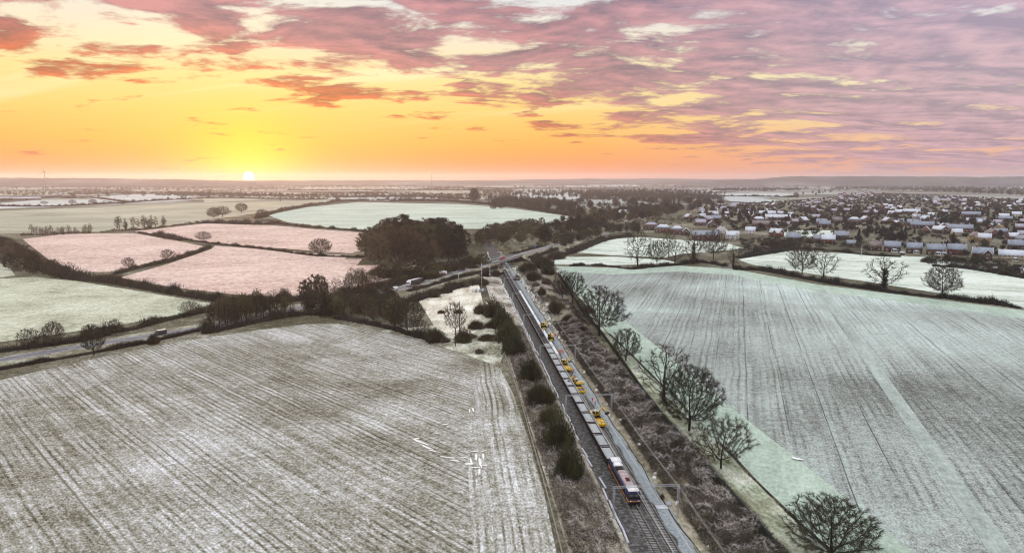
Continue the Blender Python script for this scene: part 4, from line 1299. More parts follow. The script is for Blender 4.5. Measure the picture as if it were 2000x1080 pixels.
# ------------------------------------------------------------------ village
M_RED = mat('red brick', rgb(116, 74, 62), rough=0.9, var=0.15, scale=0.8, rnd=0.15)
M_BROWN = mat('brown brick', rgb(92, 70, 60), rough=0.9, var=0.15, scale=0.8, rnd=0.15)
M_CREAM = mat('cream render', rgb(176, 164, 142), rough=0.9, var=0.08, scale=0.5)
M_WHITER = mat('white render', rgb(226, 224, 218), rough=0.9, var=0.06, scale=0.5)
M_YELL = mat('yellow brick', rgb(190, 160, 108), rough=0.9, var=0.1, scale=0.8)
M_SLATE = mat('slate', rgb(92, 96, 108), rough=0.8, var=0.2, scale=1.2, frost=0.7, frost_col=(.40, .45, .54), rnd=0.2, fthr=0.46)
M_LILAC = mat('frosted tile', rgb(120, 96, 96), rough=0.85, var=0.2, scale=1.2, frost=0.9, frost_col=(.44, .43, .52), rnd=0.2, fthr=0.38)
M_TILE = mat('brown tile', rgb(86, 66, 58), rough=0.85, var=0.2, scale=1.2, frost=0.5, frost_col=(.5, .5, .52), rnd=0.2, fthr=0.52)
M_SNOWY = mat('white frosted roof', rgb(150, 156, 168), rough=0.85, var=0.1, scale=1.0, frost=0.95, frost_col=(.64, .68, .76), rnd=0.2, fthr=0.36)
M_WTRIM = mat('white painted trim', rgb(232, 230, 226), rough=0.6)
M_GLASS = mat('dark window glass', rgb(38, 42, 50), rough=0.15, spec=0.6)
M_DOOR = mat('dark painted door', rgb(62, 56, 60), rough=0.6, rnd=0.3)
wb = MB(); wb.box((0, 0, 0), (1.5, .10, 1.3), 0); wb.box((0, -.03, 0), (1.26, .08, 1.06), 1); wb.box((0, -.06, 0), (.07, .06, 1.06), 0)
WIN = wb.mesh('window', [M_WTRIM, M_GLASS])
db = MB(); db.box((0, 0, 1.02), (1.0, .12, 2.05), 0); db.box((0, -.03, 1.6), (.5, .1, .4), 1)
DOOR = db.mesh('door', [M_DOOR, M_GLASS])


def roof_mesh(b, L, W, he, rise, ov=.35, ax='x', cx=0, cy=0, hip=False, barge=False):
    """gable roof slab pair with eaves overhang; the ridge runs along ax"""
    th = .22
    hw = W / 2 + ov
    sl = rise / (W / 2)
    ze = he - ov * sl
    if hip:
        l2, r2 = L / 2 + ov, max(.2, L / 2 - W / 2)
        vs = [(-l2, -hw, ze), (l2, -hw, ze), (l2, hw, ze), (-l2, hw, ze), (-r2, 0, he + rise), (r2, 0, he + rise)]
        b.add([(x + cx, y + cy, z) for x, y, z in vs], [(0, 1, 5, 4), (1, 2, 5), (2, 3, 4, 5), (3, 0, 4), (3, 2, 1, 0)], 0)
        return
    prof = [(-hw, ze), (0, he + rise), (hw, ze), (hw, ze + th), (0, he + rise + th), (-hw, ze + th)]
    l2 = L / 2 + ov
    if ax == 'x':
        b.prism([(y + cy, z) for y, z in prof], -l2 + cx, l2 + cx, 'x', 0)
    else:
        b.prism([(x + cx, z) for x, z in prof], -l2 + cy, l2 + cy, 'y', 0)
    if barge:
        pr2 = [(-hw - .05, ze - .12), (0, he + rise - .12), (hw + .05, ze - .12), (hw + .05, ze + th + .06), (0, he + rise + th + .08), (-hw - .05, ze + th + .06)]
        for s_ in (-1, 1):
            if ax == 'x':
                b.prism([(y + cy, z) for y, z in pr2], cx + s_ * l2 - .09, cx + s_ * l2 + .09, 'x', 1)
            else:
                b.prism([(x + cx, z) for x, z in pr2], cy + s_ * l2 - .09, cy + s_ * l2 + .09, 'y', 1)


def wall_mesh(b, L, W, he, rise, ax='x', cx=0, cy=0, hip=False):
    if hip:
        b.box((cx, cy, he / 2 - .2), (L, W, he + .4), 0)
    elif ax == 'x':
        b.prism([(cy - W / 2, -.4), (cy + W / 2, -.4), (cy + W / 2, he), (cy, he + rise), (cy - W / 2, he)], cx - L / 2, cx + L / 2, 'x', 0)
    else:
        b.prism([(cx - W / 2, -.4), (cx + W / 2, -.4), (cx + W / 2, he), (cx, he + rise), (cx - W / 2, he)], cy - L / 2, cy + L / 2, 'y', 0)


HOUSE = {}


def house_proto(key, L, W, he, rise, wm, rm, style='plain', nwin=3, chim=(-.3,), barge=False):
    parts = []           # (name, mesh, location, rz, [children])
    wl, rf = MB(), MB()
    hip = style == 'hip'
    ax = 'y' if style == 'gable' else 'x'
    if style == 'gable':
        wall_mesh(wl, W, L, he, rise, 'y'); roof_mesh(rf, W, L, he, rise, ax='y', barge=barge)
        fl, fd = L, W
    else:
        wall_mesh(wl, L, W, he, rise, 'x', hip=hip); roof_mesh(rf, L, W, he, rise, ax='x', hip=hip, barge=barge)
        fl, fd = L, W
    wins = []
    st = 2 if he > 4 else 1
    for s_ in range(st):
        for i in range(nwin):
            x = -fl / 2 + fl * (i + .5) / nwin
            if style == 'ell' and x > fl * .1:
                continue
            if s_ == 0 and i == nwin // 2:
                continue
            wins.append((x, -fd / 2 - .02, 1.45 + 2.55 * s_, 0))
            wins.append((x, fd / 2 + .02, 1.45 + 2.55 * s_, math.pi))
    if style == 'gable':
        wins.append((0, -fd / 2 - .02, he + .5, 0))
    for s_ in (-1, 1):
        wins.append((s_ * (fl / 2 + .02), 0, 1.5 + (2.5 if st > 1 else 0), s_ * math.pi / 2))
    parts.append(('wall', wl, [wm]))
    if style == 'ell':
        w2, r2 = MB(), MB()
        wall_mesh(w2, W * .7, L * .42, he, rise * .75, 'y', L * .27, -W * .62)
        roof_mesh(r2, W * .8, L * .42, he, rise * .75, ax='y', cx=L * .27, cy=-W * .6, barge=barge)
        parts.append(('wing_wall', w2, [wm])); parts.append(('wing_roof', r2, [rm, M_WTRIM]))
        for z_ in (1.45, 4.0)[:st]:
            wins.append((L * .27, -W * .97 - .02, z_, 0))
    HOUSE[key] = dict(L=L, roof=rf.mesh('roof', [rm, M_WTRIM]), parts=[(n_, m_.mesh(n_, mm)) for n_, m_, mm in parts], wins=wins, chim=[], extra=[], door=(-fl / 2 + fl * (nwin // 2 + .5) / nwin if style != 'ell' else -.6, -fd / 2 - .03))
    for c_ in chim:
        b = MB(); b.box((c_ * L, .1, he + rise + .2), (.9, .6, 1.7), 0); b.box((c_ * L, .1, he + rise + 1.1), (1.05, .75, .14), 0)
        b.tube((c_ * L - .2, .1, he + rise + 1.1), (c_ * L - .2, .1, he + rise + 1.5), .13, .11, 6, 0); b.tube((c_ * L + .2, .1, he + rise + 1.1), (c_ * L + .2, .1, he + rise + 1.5), .13, .11, 6, 0)
        HOUSE[key]['chim'].append(b.mesh('chimney', [M_BROWN if wm is not M_RED else M_RED]))
    if style == 'dormer':
        for i in range(nwin):
            x = -L / 2 + L * (i + .5) / nwin
            b = MB()
            wall_mesh(b, 1.6, 1.7, 1.1, .8, 'y')
            roof_mesh(b, 1.7, 1.7, 1.1, .8, ov=.15, ax='y', barge=True)
            b.box((0, -.86, .62), (1.1, .08, .8), 1)
            me = b.mesh('dormer', [M_WTRIM, M_WTRIM])
            HOUSE[key]['extra'].append(('dormer', me, (x, -W * .30, he + .25)))
    return HOUSE[key]


def conservatory():
    b = MB()
    b.box((0, 0, .35), (4.4, 3.2, .7), 0)
    for x in (-2.1, -1.05, 0, 1.05, 2.1):
        b.box((x, -1.55, 1.4), (.14, .12, 1.5), 0)
    for y in (-.5, .6, 1.5):
        for s_ in (-1, 1):
            b.box((s_ * 2.13, y, 1.4), (.12, .14, 1.5), 0)
    b.box((0, 0, 1.4), (4.1, 3.0, 1.4), 1)
    b.box((0, 0, 2.55), (4.6, 3.4, .9), 2, taper=(.35, .3))
    return b.mesh('conservatory', [M_WTRIM, M_GLASS, M_SNOWY])


CONS = conservatory()
WALLS = {'red': M_RED, 'brown': M_BROWN, 'cream': M_CREAM, 'white': M_WHITER, 'yellow': M_YELL}
ROOFS = {'slate': M_SLATE, 'lilac': M_LILAC, 'tile': M_TILE, 'snow': M_SNOWY}
DIM = {'plain': (11, 9, 4.7, 4.4, 3, (-.35, .35)), 'gable': (9, 11, 4.6, 4.6, 2, (.0,)), 'ell': (11, 9, 4.7, 4.4, 3, (-.3,)), 'bung': (12, 9.5, 2.6, 4.2, 3, (.3,)), 'hip': (16, 10, 5.6, 4.2, 5, (-.3, .3)), 'terrace': (22, 9.5, 4.7, 4.5, 7, (-.4, -.1, .15, .4)), 'dormer': (26, 10, 4.8, 4.6, 6, (-.45, .45))}


def house(px, py, wpx, style, wc, rc, label, group=None, yaw=None, barge=False, cons=0, name='house', detail=True):
    key = (style, wc, rc, barge)
    if key not in HOUSE:
        L, W, he, ri, nw, ch = DIM[style]
        st = {'bung': 'plain', 'terrace': 'plain'}.get(style, style)
        house_proto(key, L, W, he, ri, WALLS[wc], ROOFS[rc], st, nw, ch, barge)
    pr = HOUSE[key]
    p = on_ground(px, py)
    s_ = min(1.35, max(.75, wpx / FPX * p.y / pr['L'])) if wpx else RNG.uniform(.85, 1.05)
    yaw = RNG.uniform(-.5, .5) if yaw is None else yaw
    yaw += -math.atan2(p.x, p.y) if wpx else 0
    t = thing(name, label, 'house', (p.x, p.y, 0), yaw, group)
    t.scale = (s_, s_, min(s_, 1.1))
    for n_, me in pr['parts']:
        ob(n_, me, t)
    r = ob('roof', pr['roof'], t)
    for me in pr['chim']:
        ob('chimney', me, r)
    for n_, me, lo in pr['extra']:
        ob(n_, me, t, lo)
    for (x, y, z, rz) in pr['wins']:
        if detail or rz == 0:
            ob('window', WIN, t, (x, y, z), rz)
    if detail:
        ob('door', DOOR, t, (pr['door'][0], pr['door'][1], 0))
    for i in range(cons):
        ob('conservatory', CONS, t, (1.5 + i * 3, -6.0, 0))
    return t


PLACED = []
HS = [
    (1272, 449, 46, 'hip', 'brown', 'lilac', 'left wing of the long brick house with a dull frosted roof', .1, 0, 0),
    (1295, 454, 34, 'hip', 'red', 'snow', 'middle of the long red brick house under a bright white hipped roof', .05, 0, 0),
    (1322, 457, 26, 'hip', 'red', 'snow', 'right end block of the long red brick house with pale hipped roof', .05, 0, 0),
    (1340, 459, 14, 'gable', 'brown', 'snow', 'small white-fronted gable house between the brick blocks and dormer terrace', 0, 1, 0),
    (1378, 468, 52, 'dormer', 'red', 'slate', 'red brick terrace with a row of white dormers in its roof', .06, 0, 0),
    (1410, 458, 22, 'gable', 'white', 'lilac', 'pale steep gable house just right of the dormer terrace', .3, 1, 0),
    (1430, 468, 24, 'ell', 'white', 'snow', 'white house with a low conservatory at the paddock edge', .1, 0, 1),
    (1465, 458, 18, 'plain', 'white', 'snow', 'white house half hidden by the dark tree near the paddock corner', 0, 0, 0),
    (1516, 462, 22, 'ell', 'red', 'snow', 'red brick house with a white-edged gable left of the paddock', -.5, 1, 0),
    (1550, 472, 24, 'plain', 'brown', 'slate', 'brown house with blue-grey roof left of the front row', .1, 0, 0),
    (1597, 473, 17, 'plain', 'red', 'slate', 'first small brick house at the left of the front row', .05, 0, 0),
    (1617, 476, 24, 'plain', 'red', 'snow', 'low red brick house with pale roof second in the front row', .05, 0, 0),
    (1643, 468, 28, 'plain', 'brown', 'slate', 'larger brown house set behind the gap in the front row', .05, 0, 0),
    (1662, 482, 16, 'plain', 'brown', 'slate', 'half hidden house behind the twiggy tree in the front row', 0, 0, 0),
    (1708, 489, 22, 'plain', 'brown', 'tile', 'dark brick house left of the two with white conservatories', .1, 0, 0),
    (1742, 491, 28, 'plain', 'brown', 'slate', 'brick house with a white conservatory, left one of the pair', .05, 0, 1),
    (1785, 494, 26, 'plain', 'brown', 'slate', 'brick house with a white conservatory, right one of the pair', .05, 0, 1),
    (1827, 497, 34, 'plain', 'brown', 'slate', 'brick house with a long glazed white sun room', .05, 0, 2),
    (1868, 497, 38, 'plain', 'red', 'slate', 'dark red house with a double blue-grey roof and no conservatory', .05, 0, 0),
    (1918, 505, 34, 'ell', 'brown', 'slate', 'house with a big white-edged front gable above the car park', .0, 1, 0),
    (1978, 508, 48, 'terrace', 'cream', 'snow', 'long house with a white roof and glazed ground floor at the right edge', .05, 0, 1),
    (1985, 488, 40, 'plain', 'brown', 'slate', 'blue-roofed house behind the long white-roofed one', .05, 0, 0),
    (1905, 470, 20, 'gable', 'yellow', 'tile', 'yellow-walled gable house facing the paddock', .35, 0, 0),
    (1922, 473, 22, 'plain', 'yellow', 'snow', 'pale yellow house with a bright blue-white roof', .05, 0, 0),
    (1938, 463, 30, 'gable', 'red', 'tile', 'dark red gable house with thick white barge boards', .3, 1, 0),
    (1950, 451, 18, 'gable', 'yellow', 'snow', 'small yellow gable house above the dark red gabled one', .2, 0, 0),
    (1840, 456, 22, 'gable', 'brown', 'snow', 'gable house with white edges standing sideways behind the front row', .5, 1, 0),
    (1874, 453, 42, 'terrace', 'red', 'slate', 'red brick terrace right of the white-edged sideways gable', .05, 0, 0),
    (1775, 441, 44, 'terrace', 'red', 'slate', 'long red brick terrace behind the dark trees', .1, 0, 0),
    (1800, 446, 40, 'terrace', 'brown', 'slate', 'blue-roofed terrace just in front of the long red one', .08, 0, 0),
    (1733, 437, 18, 'gable', 'red', 'snow', 'red house with white barge boards left of the long terrace', .4, 1, 0),
    (1752, 444, 20, 'gable', 'red', 'snow', 'small white-edged red gable below the long terrace', .35, 1, 0),
    (1610, 444, 32, 'plain', 'brown', 'slate', 'brown house with blue roof above the little white green', .1, 0, 0),
    (1634, 436, 22, 'plain', 'brown', 'tile', 'brown-roofed house right of the blue-roofed one above the green', .1, 0, 0),
    (1668, 437, 24, 'hip', 'brown', 'snow', 'house with a tall pale blue pyramid roof', .1, 0, 0),
    (1690, 434, 20, 'gable', 'brown', 'snow', 'house with a white-edged gable right of the pyramid roof', .4, 1, 0),
    (1756, 419, 24, 'ell', 'brown', 'snow', 'pale-roofed house with a steep gable in mid village', .2, 1, 0),
    (1780, 418, 34, 'terrace', 'brown', 'snow', 'long frosted roof beside the steep gable in mid village', .1, 0, 0),
    (1745, 413, 16, 'gable', 'white', 'snow', 'steep bluish gable rising above the mid village roofs', .3, 1, 0),
    (1896, 424, 40, 'terrace', 'brown', 'slate', 'long dark slate terrace in the upper right of the village', .06, 0, 0),
    (1890, 414, 26, 'plain', 'cream', 'snow', 'pale roofed house above the long dark slate terrace', .06, 0, 0),
    (1985, 424, 28, 'plain', 'white', 'snow', 'bright white house at the right edge of the upper village', .1, 0, 0),
    (1960, 428, 22, 'plain', 'brown', 'snow', 'frosted roof left of the bright white house at the edge', .1, 0, 0),
    (1345, 429, 16, 'gable', 'brown', 'snow', 'white-edged gable house near the orange gleams', .4, 1, 0),
    (1386, 423, 34, 'terrace', 'brown', 'snow', 'frosted terrace above the brown gable at the left of the village', .15, 0, 0),
    (1398, 432, 28, 'plain', 'brown', 'slate', 'blue roofed house below the frosted terrace at the village left', .15, 0, 0),
    (1391, 444, 20, 'gable', 'brown', 'lilac', 'brown gable house with frosted roof in the left village cluster', .1, 0, 0),
    (1368, 441, 20, 'plain', 'brown', 'lilac', 'low frosted roof left of the brown gable house', .1, 0, 0),
    (1414, 412, 24, 'ell', 'white', 'lilac', 'pale walled house with tall roof at the upper left of the village', .2, 0, 0),
    (1434, 404, 24, 'plain', 'brown', 'lilac', 'hazy frosted roof right of the pale walled house', .1, 0, 0),
    (1384, 408, 14, 'gable', 'cream', 'lilac', 'cream gable house below the bare wood', .2, 0, 0),
    (1498, 422, 48, 'terrace', 'cream', 'snow', 'wide flat-looking building with a long pale roof', .05, 0, 0),
    (1512, 430, 44, 'terrace', 'brown', 'snow', 'second long pale roof directly below the wide building', .05, 0, 0),
    (1482, 436, 26, 'hip', 'brown', 'snow', 'blue-white hipped roof left of the two long pale roofs', .1, 0, 0),
    (1490, 444, 40, 'terrace', 'brown', 'tile', 'dark unfrosted long roof below the blue-white hipped one', .1, 0, 0),
    (1513, 445, 14, 'hip', 'white', 'snow', 'small white house right of the dark unfrosted roof', .1, 0, 0),
    (1568, 436, 18, 'gable', 'brown', 'snow', 'dark-walled house with one bright white roof slope', -.5, 1, 0),
    (1604, 440, 20, 'plain', 'brown', 'slate', 'slate-roofed brick house left of the brown house above the green', .1, 0, 0),
    (1499, 404, 20, 'gable', 'red', 'snow', 'red gable house by the round dark tree in the upper village', .3, 1, 0),
    (1512, 404, 12, 'gable', 'brown', 'snow', 'narrow steep white roof right of the upper red gable', .4, 1, 0),
    (1757, 388, 14, 'gable', 'red', 'lilac', 'small red house right of the far lilac estate', .3, 0, 0),
    (1828, 391, 30, 'hip', 'white', 'snow', 'large pale building with stepped roof near the far trees', .1, 0, 0),
    (1846, 395, 26, 'terrace', 'cream', 'lilac', 'cream terrace right of the large pale stepped building', .05, 0, 0),
]
for (x, y, wp, stl, wc, rc, lab, yaw, bg, cons) in HS:
    house(x, y, wp, stl, wc, rc, lab, None, yaw, bool(bg), cons)
    p = on_ground(x, y)
    PLACED.append((p.x, p.y, wp / FPX * p.y))


def estate(poly, n, combos, label, group, seed, mind, detail=False, size=None):
    r_ = random.Random(seed)
    P2 = [(on_ground(x, y).x, on_ground(x, y).y) for x, y in poly]
    x0, x1 = min(p[0] for p in P2), max(p[0] for p in P2)
    y0, y1 = min(p[1] for p in P2), max(p[1] for p in P2)
    k = tries = 0
    made = []
    while k < n and tries < n * 80:
        tries += 1
        x, y = r_.uniform(x0, x1), r_.uniform(y0, y1)
        if not in_poly(x, y, P2) or any((x - a) ** 2 + (y - b_) ** 2 < (max(mind, s_ * .62)) ** 2 for a, b_, s_ in PLACED):
            continue
        PLACED.append((x, y, mind))
        stl, wc, rc = r_.choice(combos)
        key = (stl, wc, rc, False)
        if key not in HOUSE:
            L, W, he, ri, nw, ch = DIM[stl]
            house_proto(key, L, W, he, ri, WALLS[wc], ROOFS[rc], {'bung': 'plain', 'terrace': 'plain'}.get(stl, stl), nw, ch, False)
        pr = HOUSE[key]
        t = thing('house', label, 'house', (x, y, 0), r_.choice((0, 0, .25, -.3, math.pi / 2, 1.2)) + r_.uniform(-.1, .1) - math.atan2(x, y), group)
        s_ = r_.uniform(.82, 1.05)
        t.scale = (s_, s_, s_)
        for n_, me in pr['parts']:
            ob(n_, me, t)
        rf_ = ob('roof', pr['roof'], t)
        for me in pr['chim'][:1]:
            ob('chimney', me, rf_)
        for (wx, wy, wz, rz) in pr['wins']:
            if rz == 0:
                ob('window', WIN, t, (wx, wy, wz), rz)
        made.append((t, x / y, y, (wc, rc, stl)))
        k += 1
    m_ = len(made)
    xs, ys = sorted(q_[1] for q_ in made), sorted(q_[2] for q_ in made)
    for t, x, y, (wc, rc, stl) in made:
        wl_ = {'red': 'red brick', 'brown': 'brown brick', 'cream': 'cream', 'white': 'white', 'yellow': 'yellow'}[wc]
        sh_ = {'plain': 'house', 'gable': 'gable-fronted house', 'ell': 'winged house', 'bung': 'bungalow', 'terrace': 'terrace', 'hip': 'hipped house'}[stl]
        rf2 = {'lilac': 'lilac frosted roof', 'snow': 'white frosted roof', 'slate': 'blue-grey roof', 'tile': 'brown roof'}[rc]
        a = 'left' if x < xs[m_ // 3] else 'right' if x >= xs[2 * m_ // 3] else 'middle'
        b = 'front' if y < ys[m_ // 3] else 'back' if y >= ys[2 * m_ // 3] else 'centre'
        g_ = group[7:] if group.startswith('houses ') else 'of the ' + group
        lb = '%s %s with %s, %s-%s %s' % (wl_, sh_, rf2, a, b, g_)
        if len(lb.split()) > 16:
            lb = lb.replace(' frosted', '').replace(' brick', '')
        t['label'] = lb


MIXED = [('plain', 'brown', 'lilac'), ('plain', 'red', 'snow'), ('gable', 'brown', 'lilac'), ('ell', 'brown', 'snow'), ('plain', 'brown', 'slate'), ('gable', 'red', 'snow'), ('bung', 'brown', 'lilac'), ('plain', 'cream', 'snow'), ('terrace', 'brown', 'slate')]
estate([(1622, 391), (1634, 380), (1690, 374), (1722, 377), (1712, 390), (1660, 394)], 46, [('plain', 'red', 'lilac'), ('gable', 'red', 'lilac'), ('ell', 'red', 'lilac')], 'red house with bright lilac frosted roof in the tight far estate', 'far lilac-roofed estate', 1, 11)
estate([(1540, 411), (1555, 395), (1620, 392), (1665, 404), (1660, 414), (1600, 418)], 30, [('plain', 'brown', 'lilac'), ('gable', 'cream', 'lilac'), ('bung', 'brown', 'lilac')], 'dull frosted house in the rows below the far lilac estate', 'rows below the far lilac estate', 2, 15)
estate([(1790, 405), (1800, 390), (1880, 388), (1960, 392), (2010, 390), (2010, 412), (1930, 416), (1850, 410)], 42, [('plain', 'cream', 'snow'), ('gable', 'white', 'snow'), ('plain', 'brown', 'lilac'), ('bung', 'brown', 'snow')], 'pale frosted house in the upper right village', 'upper right village houses', 3, 15)
estate([(1660, 412), (1720, 404), (1790, 408), (1850, 414), (1860, 434), (1810, 436), (1700, 426)], 26, MIXED, 'frosted-roofed house in the crowded middle of the village', 'crowded middle of the village', 4, 15)
estate([(1860, 434), (1930, 428), (2020, 432), (2020, 478), (1960, 480), (1900, 458), (1850, 464), (1800, 462), (1800, 452)], 24, MIXED, 'brick or pale house behind the front row at the right of the village', 'houses behind the front row at right', 5, 15)
estate([(1360, 436), (1370, 408), (1440, 400), (1462, 412), (1450, 440), (1410, 446)], 22, [('plain', 'brown', 'lilac'), ('gable', 'brown', 'snow'), ('bung', 'brown', 'lilac'), ('plain', 'white', 'lilac')], 'frosted brown house in the left cluster of the village', 'left village cluster', 6, 14)
estate([(1445, 428), (1470, 408), (1545, 410), (1600, 422), (1620, 430), (1560, 440), (1480, 446)], 14, MIXED, 'frosted house in the hollow left of the little white green', 'houses left of the little green', 7, 18)

# village trees
scatter([(1640, 464), (1700, 458), (1770, 460), (1770, 476), (1700, 478), (1660, 474)], 14, ['ever0', 'ever1'], 13, 1.0, 'conifer_tree', 'dark evergreen in the clump above the conservatory houses', 'tree', 'dark clump above the conservatory houses', 30, 7)
scatter([(1835, 440), (1870, 438), (1875, 426), (1840, 424)], 7, ['ever0', 'far1'], 13, 1.2, 'evergreen_tree', 'dark round tree in the clump left of the dark slate terrace', 'tree', 'dark trees left of the slate terrace', 31, 7)
scatter([(1440, 440), (1470, 436), (1475, 420), (1445, 416)], 8, ['ever0', 'ever1'], 15, 1.0, 'conifer_tree', 'tall dark conifer splitting the left village cluster from the pale long roofs', 'tree', 'conifers splitting the village', 32, 8)
scatter([(1700, 402), (1730, 398), (1725, 388), (1700, 392)], 5, ['ever0'], 16, 1.2, 'evergreen_tree', 'dark round evergreen right of the far lilac estate', 'tree', 'dark evergreens right of the lilac estate', 33, 8)
scatter([(1440, 500), (1560, 484), (1660, 486), (1700, 494), (1680, 480), (1560, 470), (1450, 478)], 22, ['tall1', 'far1', 'scrub0', 'ever0'], 8, 1.1, 'garden_tree', 'twiggy garden tree between the white paddock and the front row', 'tree', 'garden trees left of the front row', 34, 7)
scatter([(1810, 516), (1880, 520), (2000, 545), (2000, 530), (1900, 508), (1820, 504)], 18, ['scrub0', 'bush0', 'far1'], 6, 1.1, 'garden_tree', 'dark shrubby tree before the houses at the lower right of the village', 'tree', 'shrubby trees at the lower right of the village', 35, 6)
for i, (poly, n, lab, grp) in enumerate([
        ([(1340, 440), (1440, 448), (1550, 455), (1600, 440), (1480, 410), (1380, 400)], 80, 'garden tree among the houses of the left village', 'garden trees of the left village'),
        ([(1600, 455), (1800, 482), (1840, 440), (1700, 405), (1560, 410)], 90, 'garden tree among the houses of the middle village', 'garden trees of the middle village'),
        ([(1840, 490), (2020, 500), (2020, 400), (1860, 400)], 80, 'garden tree among the houses of the right village', 'garden trees of the right village')]):
    scatter(poly, n, ['dense0', 'dense2', 'dense1', 'ever0', 'ever1', 'tall1'], 11.5, 1.05, 'garden_tree', lab, 'tree', grp, 50 + i, 7)
scatter([(1530, 392), (1620, 378), (1640, 372), (1560, 380)], 12, ['far1', 'far2'], 14, 1.0, 'bare_tree', 'bare tree behind the left of the village', 'tree', 'trees behind the left of the village', 60, 12)

# woods too far or too dense to count -----------------------------------
def woodland(poly, n, h, wd, label, m, seed, name='distant_woodland', zf=None, k=80):
    rs = np.random.RandomState(seed)
    P2 = [(on_ground(x, y).x, on_ground(x, y).y) for x, y in poly]
    x0, x1 = min(p[0] for p in P2), max(p[0] for p in P2)
    y0, y1 = min(p[1] for p in P2), max(p[1] for p in P2)
    C_ = []
    while len(C_) < n:
        x, y = rs.uniform(x0, x1), rs.uniform(y0, y1)
        if in_poly(x, y, P2):
            C_.append((x, y))
    C_ = np.array(C_)
    idx = np.repeat(np.arange(n), k)
    hh = h * rs.uniform(.6, 1.25, n)[idx]
    d_ = rdirs(rs, n * k)
    c3 = np.concatenate([C_[idx], (hh * .5)[:, None]], 1)
    base_ = c3 + d_ * np.stack([np.full(n * k, wd * .36), np.full(n * k, wd * .36), hh * .38], 1) * rs.uniform(.2, 1, (n * k, 1))
    base_[:, 2] = np.maximum(base_[:, 2], .2) + (zf(C_[idx]) if zf else 0)
    dd = d_ * .5 + rdirs(rs, n * k) * .5 + np.array((0, 0, .7))
    dd /= np.linalg.norm(dd, axis=1, keepdims=True)
    dist = C_[:, 1].mean() / 690
    dist = min(dist, 2.6)
    b = MB()
    b.tris(slivers(base_, dd, np.maximum(hh * .2, dist * .9) * rs.uniform(.6, 1.4, n * k), max(.35, dist * .38) * rs.uniform(.6, 1.3, n * k), rs))
    o = b.build(name, m)
    tag(o, label, None, None, 'stuff')
    return o


woodland([(1130, 392), (1250, 398), (1400, 396), (1420, 388), (1300, 382), (1140, 381)], 620, 19, 15, 'dense bare wood beyond the left of the village', M_TWIG, 1)
woodland([(950, 398), (1000, 402), (1100, 412), (1150, 400), (1050, 392), (960, 390)], 320, 18, 13, 'dense belt of bare trees past the far green field', M_TWIG, 2)
woodland([(1620, 372), (1720, 371), (2040, 386), (2040, 371), (1800, 368), (1640, 367)], 800, 17, 16, 'broad wooded belt behind the village', M_TWIGO, 3)
woodland([(1380, 371), (1580, 370), (1560, 374), (1400, 375)], 320, 18, 18, 'hazy wood on the rise above the pale fields', M_TWIG, 4)
woodland([(560, 389), (700, 388), (960, 393), (960, 383), (700, 378), (600, 381)], 520, 13, 15, 'hazy brown trees and scrub beyond the green field', M_TWIGR, 5)
HA, HB = G(800, 367).x / G(800, 367).y * 4300, G(1010, 367).x / G(1010, 367).y * 4300
woodland([(826, 375.2), (1004, 375.2), (1000, 373.0), (832, 373.0)], 150, 20, 30, 'hazy wooded rise near the middle of the skyline', M_TWIGR, 6, zf=lambda c: 14 * np.clip(np.sin(np.clip((c[:, 0] - HA) / (HB - HA), 0, 1) * math.pi), 0, 1) * np.clip((c[:, 1] - 3800) / 500, 0, 1))
woodland([(940, 384), (1010, 386), (1000, 377), (945, 376)], 70, 20, 17, 'dark clump of trees under the wooded rise', M_TWIGR, 16)
woodland([(1340, 440), (1440, 452), (1560, 462), (1720, 482), (1860, 500), (2040, 515), (2040, 392), (1720, 378), (1560, 392), (1380, 402)], 2300, 4.2, 9, 'garden hedges and shrubs filling the gaps between the village houses', M_TWIG, 17, 'garden_hedges', k=64)
woodland([(1340, 440), (1440, 452), (1560, 462), (1720, 482), (1860, 500), (2040, 515), (2040, 392), (1720, 378), (1560, 392), (1380, 402)], 620, 5.5, 7, 'dark evergreen garden shrubs between the village houses', M_NEEDLE, 18, 'garden_shrubs', k=60)
woodland([(1440, 500), (1560, 484), (1660, 484), (1700, 492), (1690, 478), (1560, 464), (1445, 470)], 260, 4.5, 8, 'dark shrubs between the white paddock and the front row of houses', M_HEDGE, 21, 'shrubbery', k=60)
woodland([(1810, 518), (1880, 523), (2040, 548), (2040, 526), (1900, 508), (1820, 502)], 150, 3.6, 7, 'dark shrubs below the houses at the lower right of the village', M_HEDGE, 22, 'shrubbery', k=60)
woodland([(1080, 492), (1100, 480), (1230, 452), (1330, 440), (1340, 425), (1180, 432), (1085, 462)], 200, 6, 8, 'dark undergrowth below the trees left of the village', M_TWIG, 19, 'undergrowth', k=40)
woodland([(915, 486), (960, 462), (1060, 446), (1110, 470), (1090, 492), (1000, 490)], 150, 6, 8, 'olive undergrowth along the railway beyond the bridge', M_TWIGO, 20, 'undergrowth', k=40)
woodland([(300, 384), (560, 388), (660, 386), (540, 380), (330, 377)], 420, 13, 14, 'sunlit russet trees under the sun', M_TWIGR, 7)
woodland([(0, 384), (160, 382), (330, 378), (200, 374), (0, 376)], 330, 12, 15, 'pinkish misty trees round the far farm', M_TWIGR, 8)
woodland([(0, 372), (400, 370), (900, 369), (900, 364), (400, 364), (0, 366)], 620, 14, 24, 'faint misty tree lines across the plain', M_TWIGR, 9)
woodland([(1000, 372), (1400, 369), (2040, 367), (2040, 361), (1500, 361), (1000, 365)], 800, 15, 26, 'faint tree lines below the right-hand hills', M_TWIG, 10)
woodland([(985, 386), (1130, 388), (1330, 386), (1420, 381), (1330, 374.5), (1120, 375.5), (1000, 379)], 620, 21, 17, 'dark layered wood on the plain left of the village', M_TWIG, 31)
woodland([(1620, 372), (1760, 372.5), (2040, 376), (2040, 369), (1800, 366), (1640, 367)], 420, 20, 18, 'dark layered wood behind the village', M_TWIGO, 32)
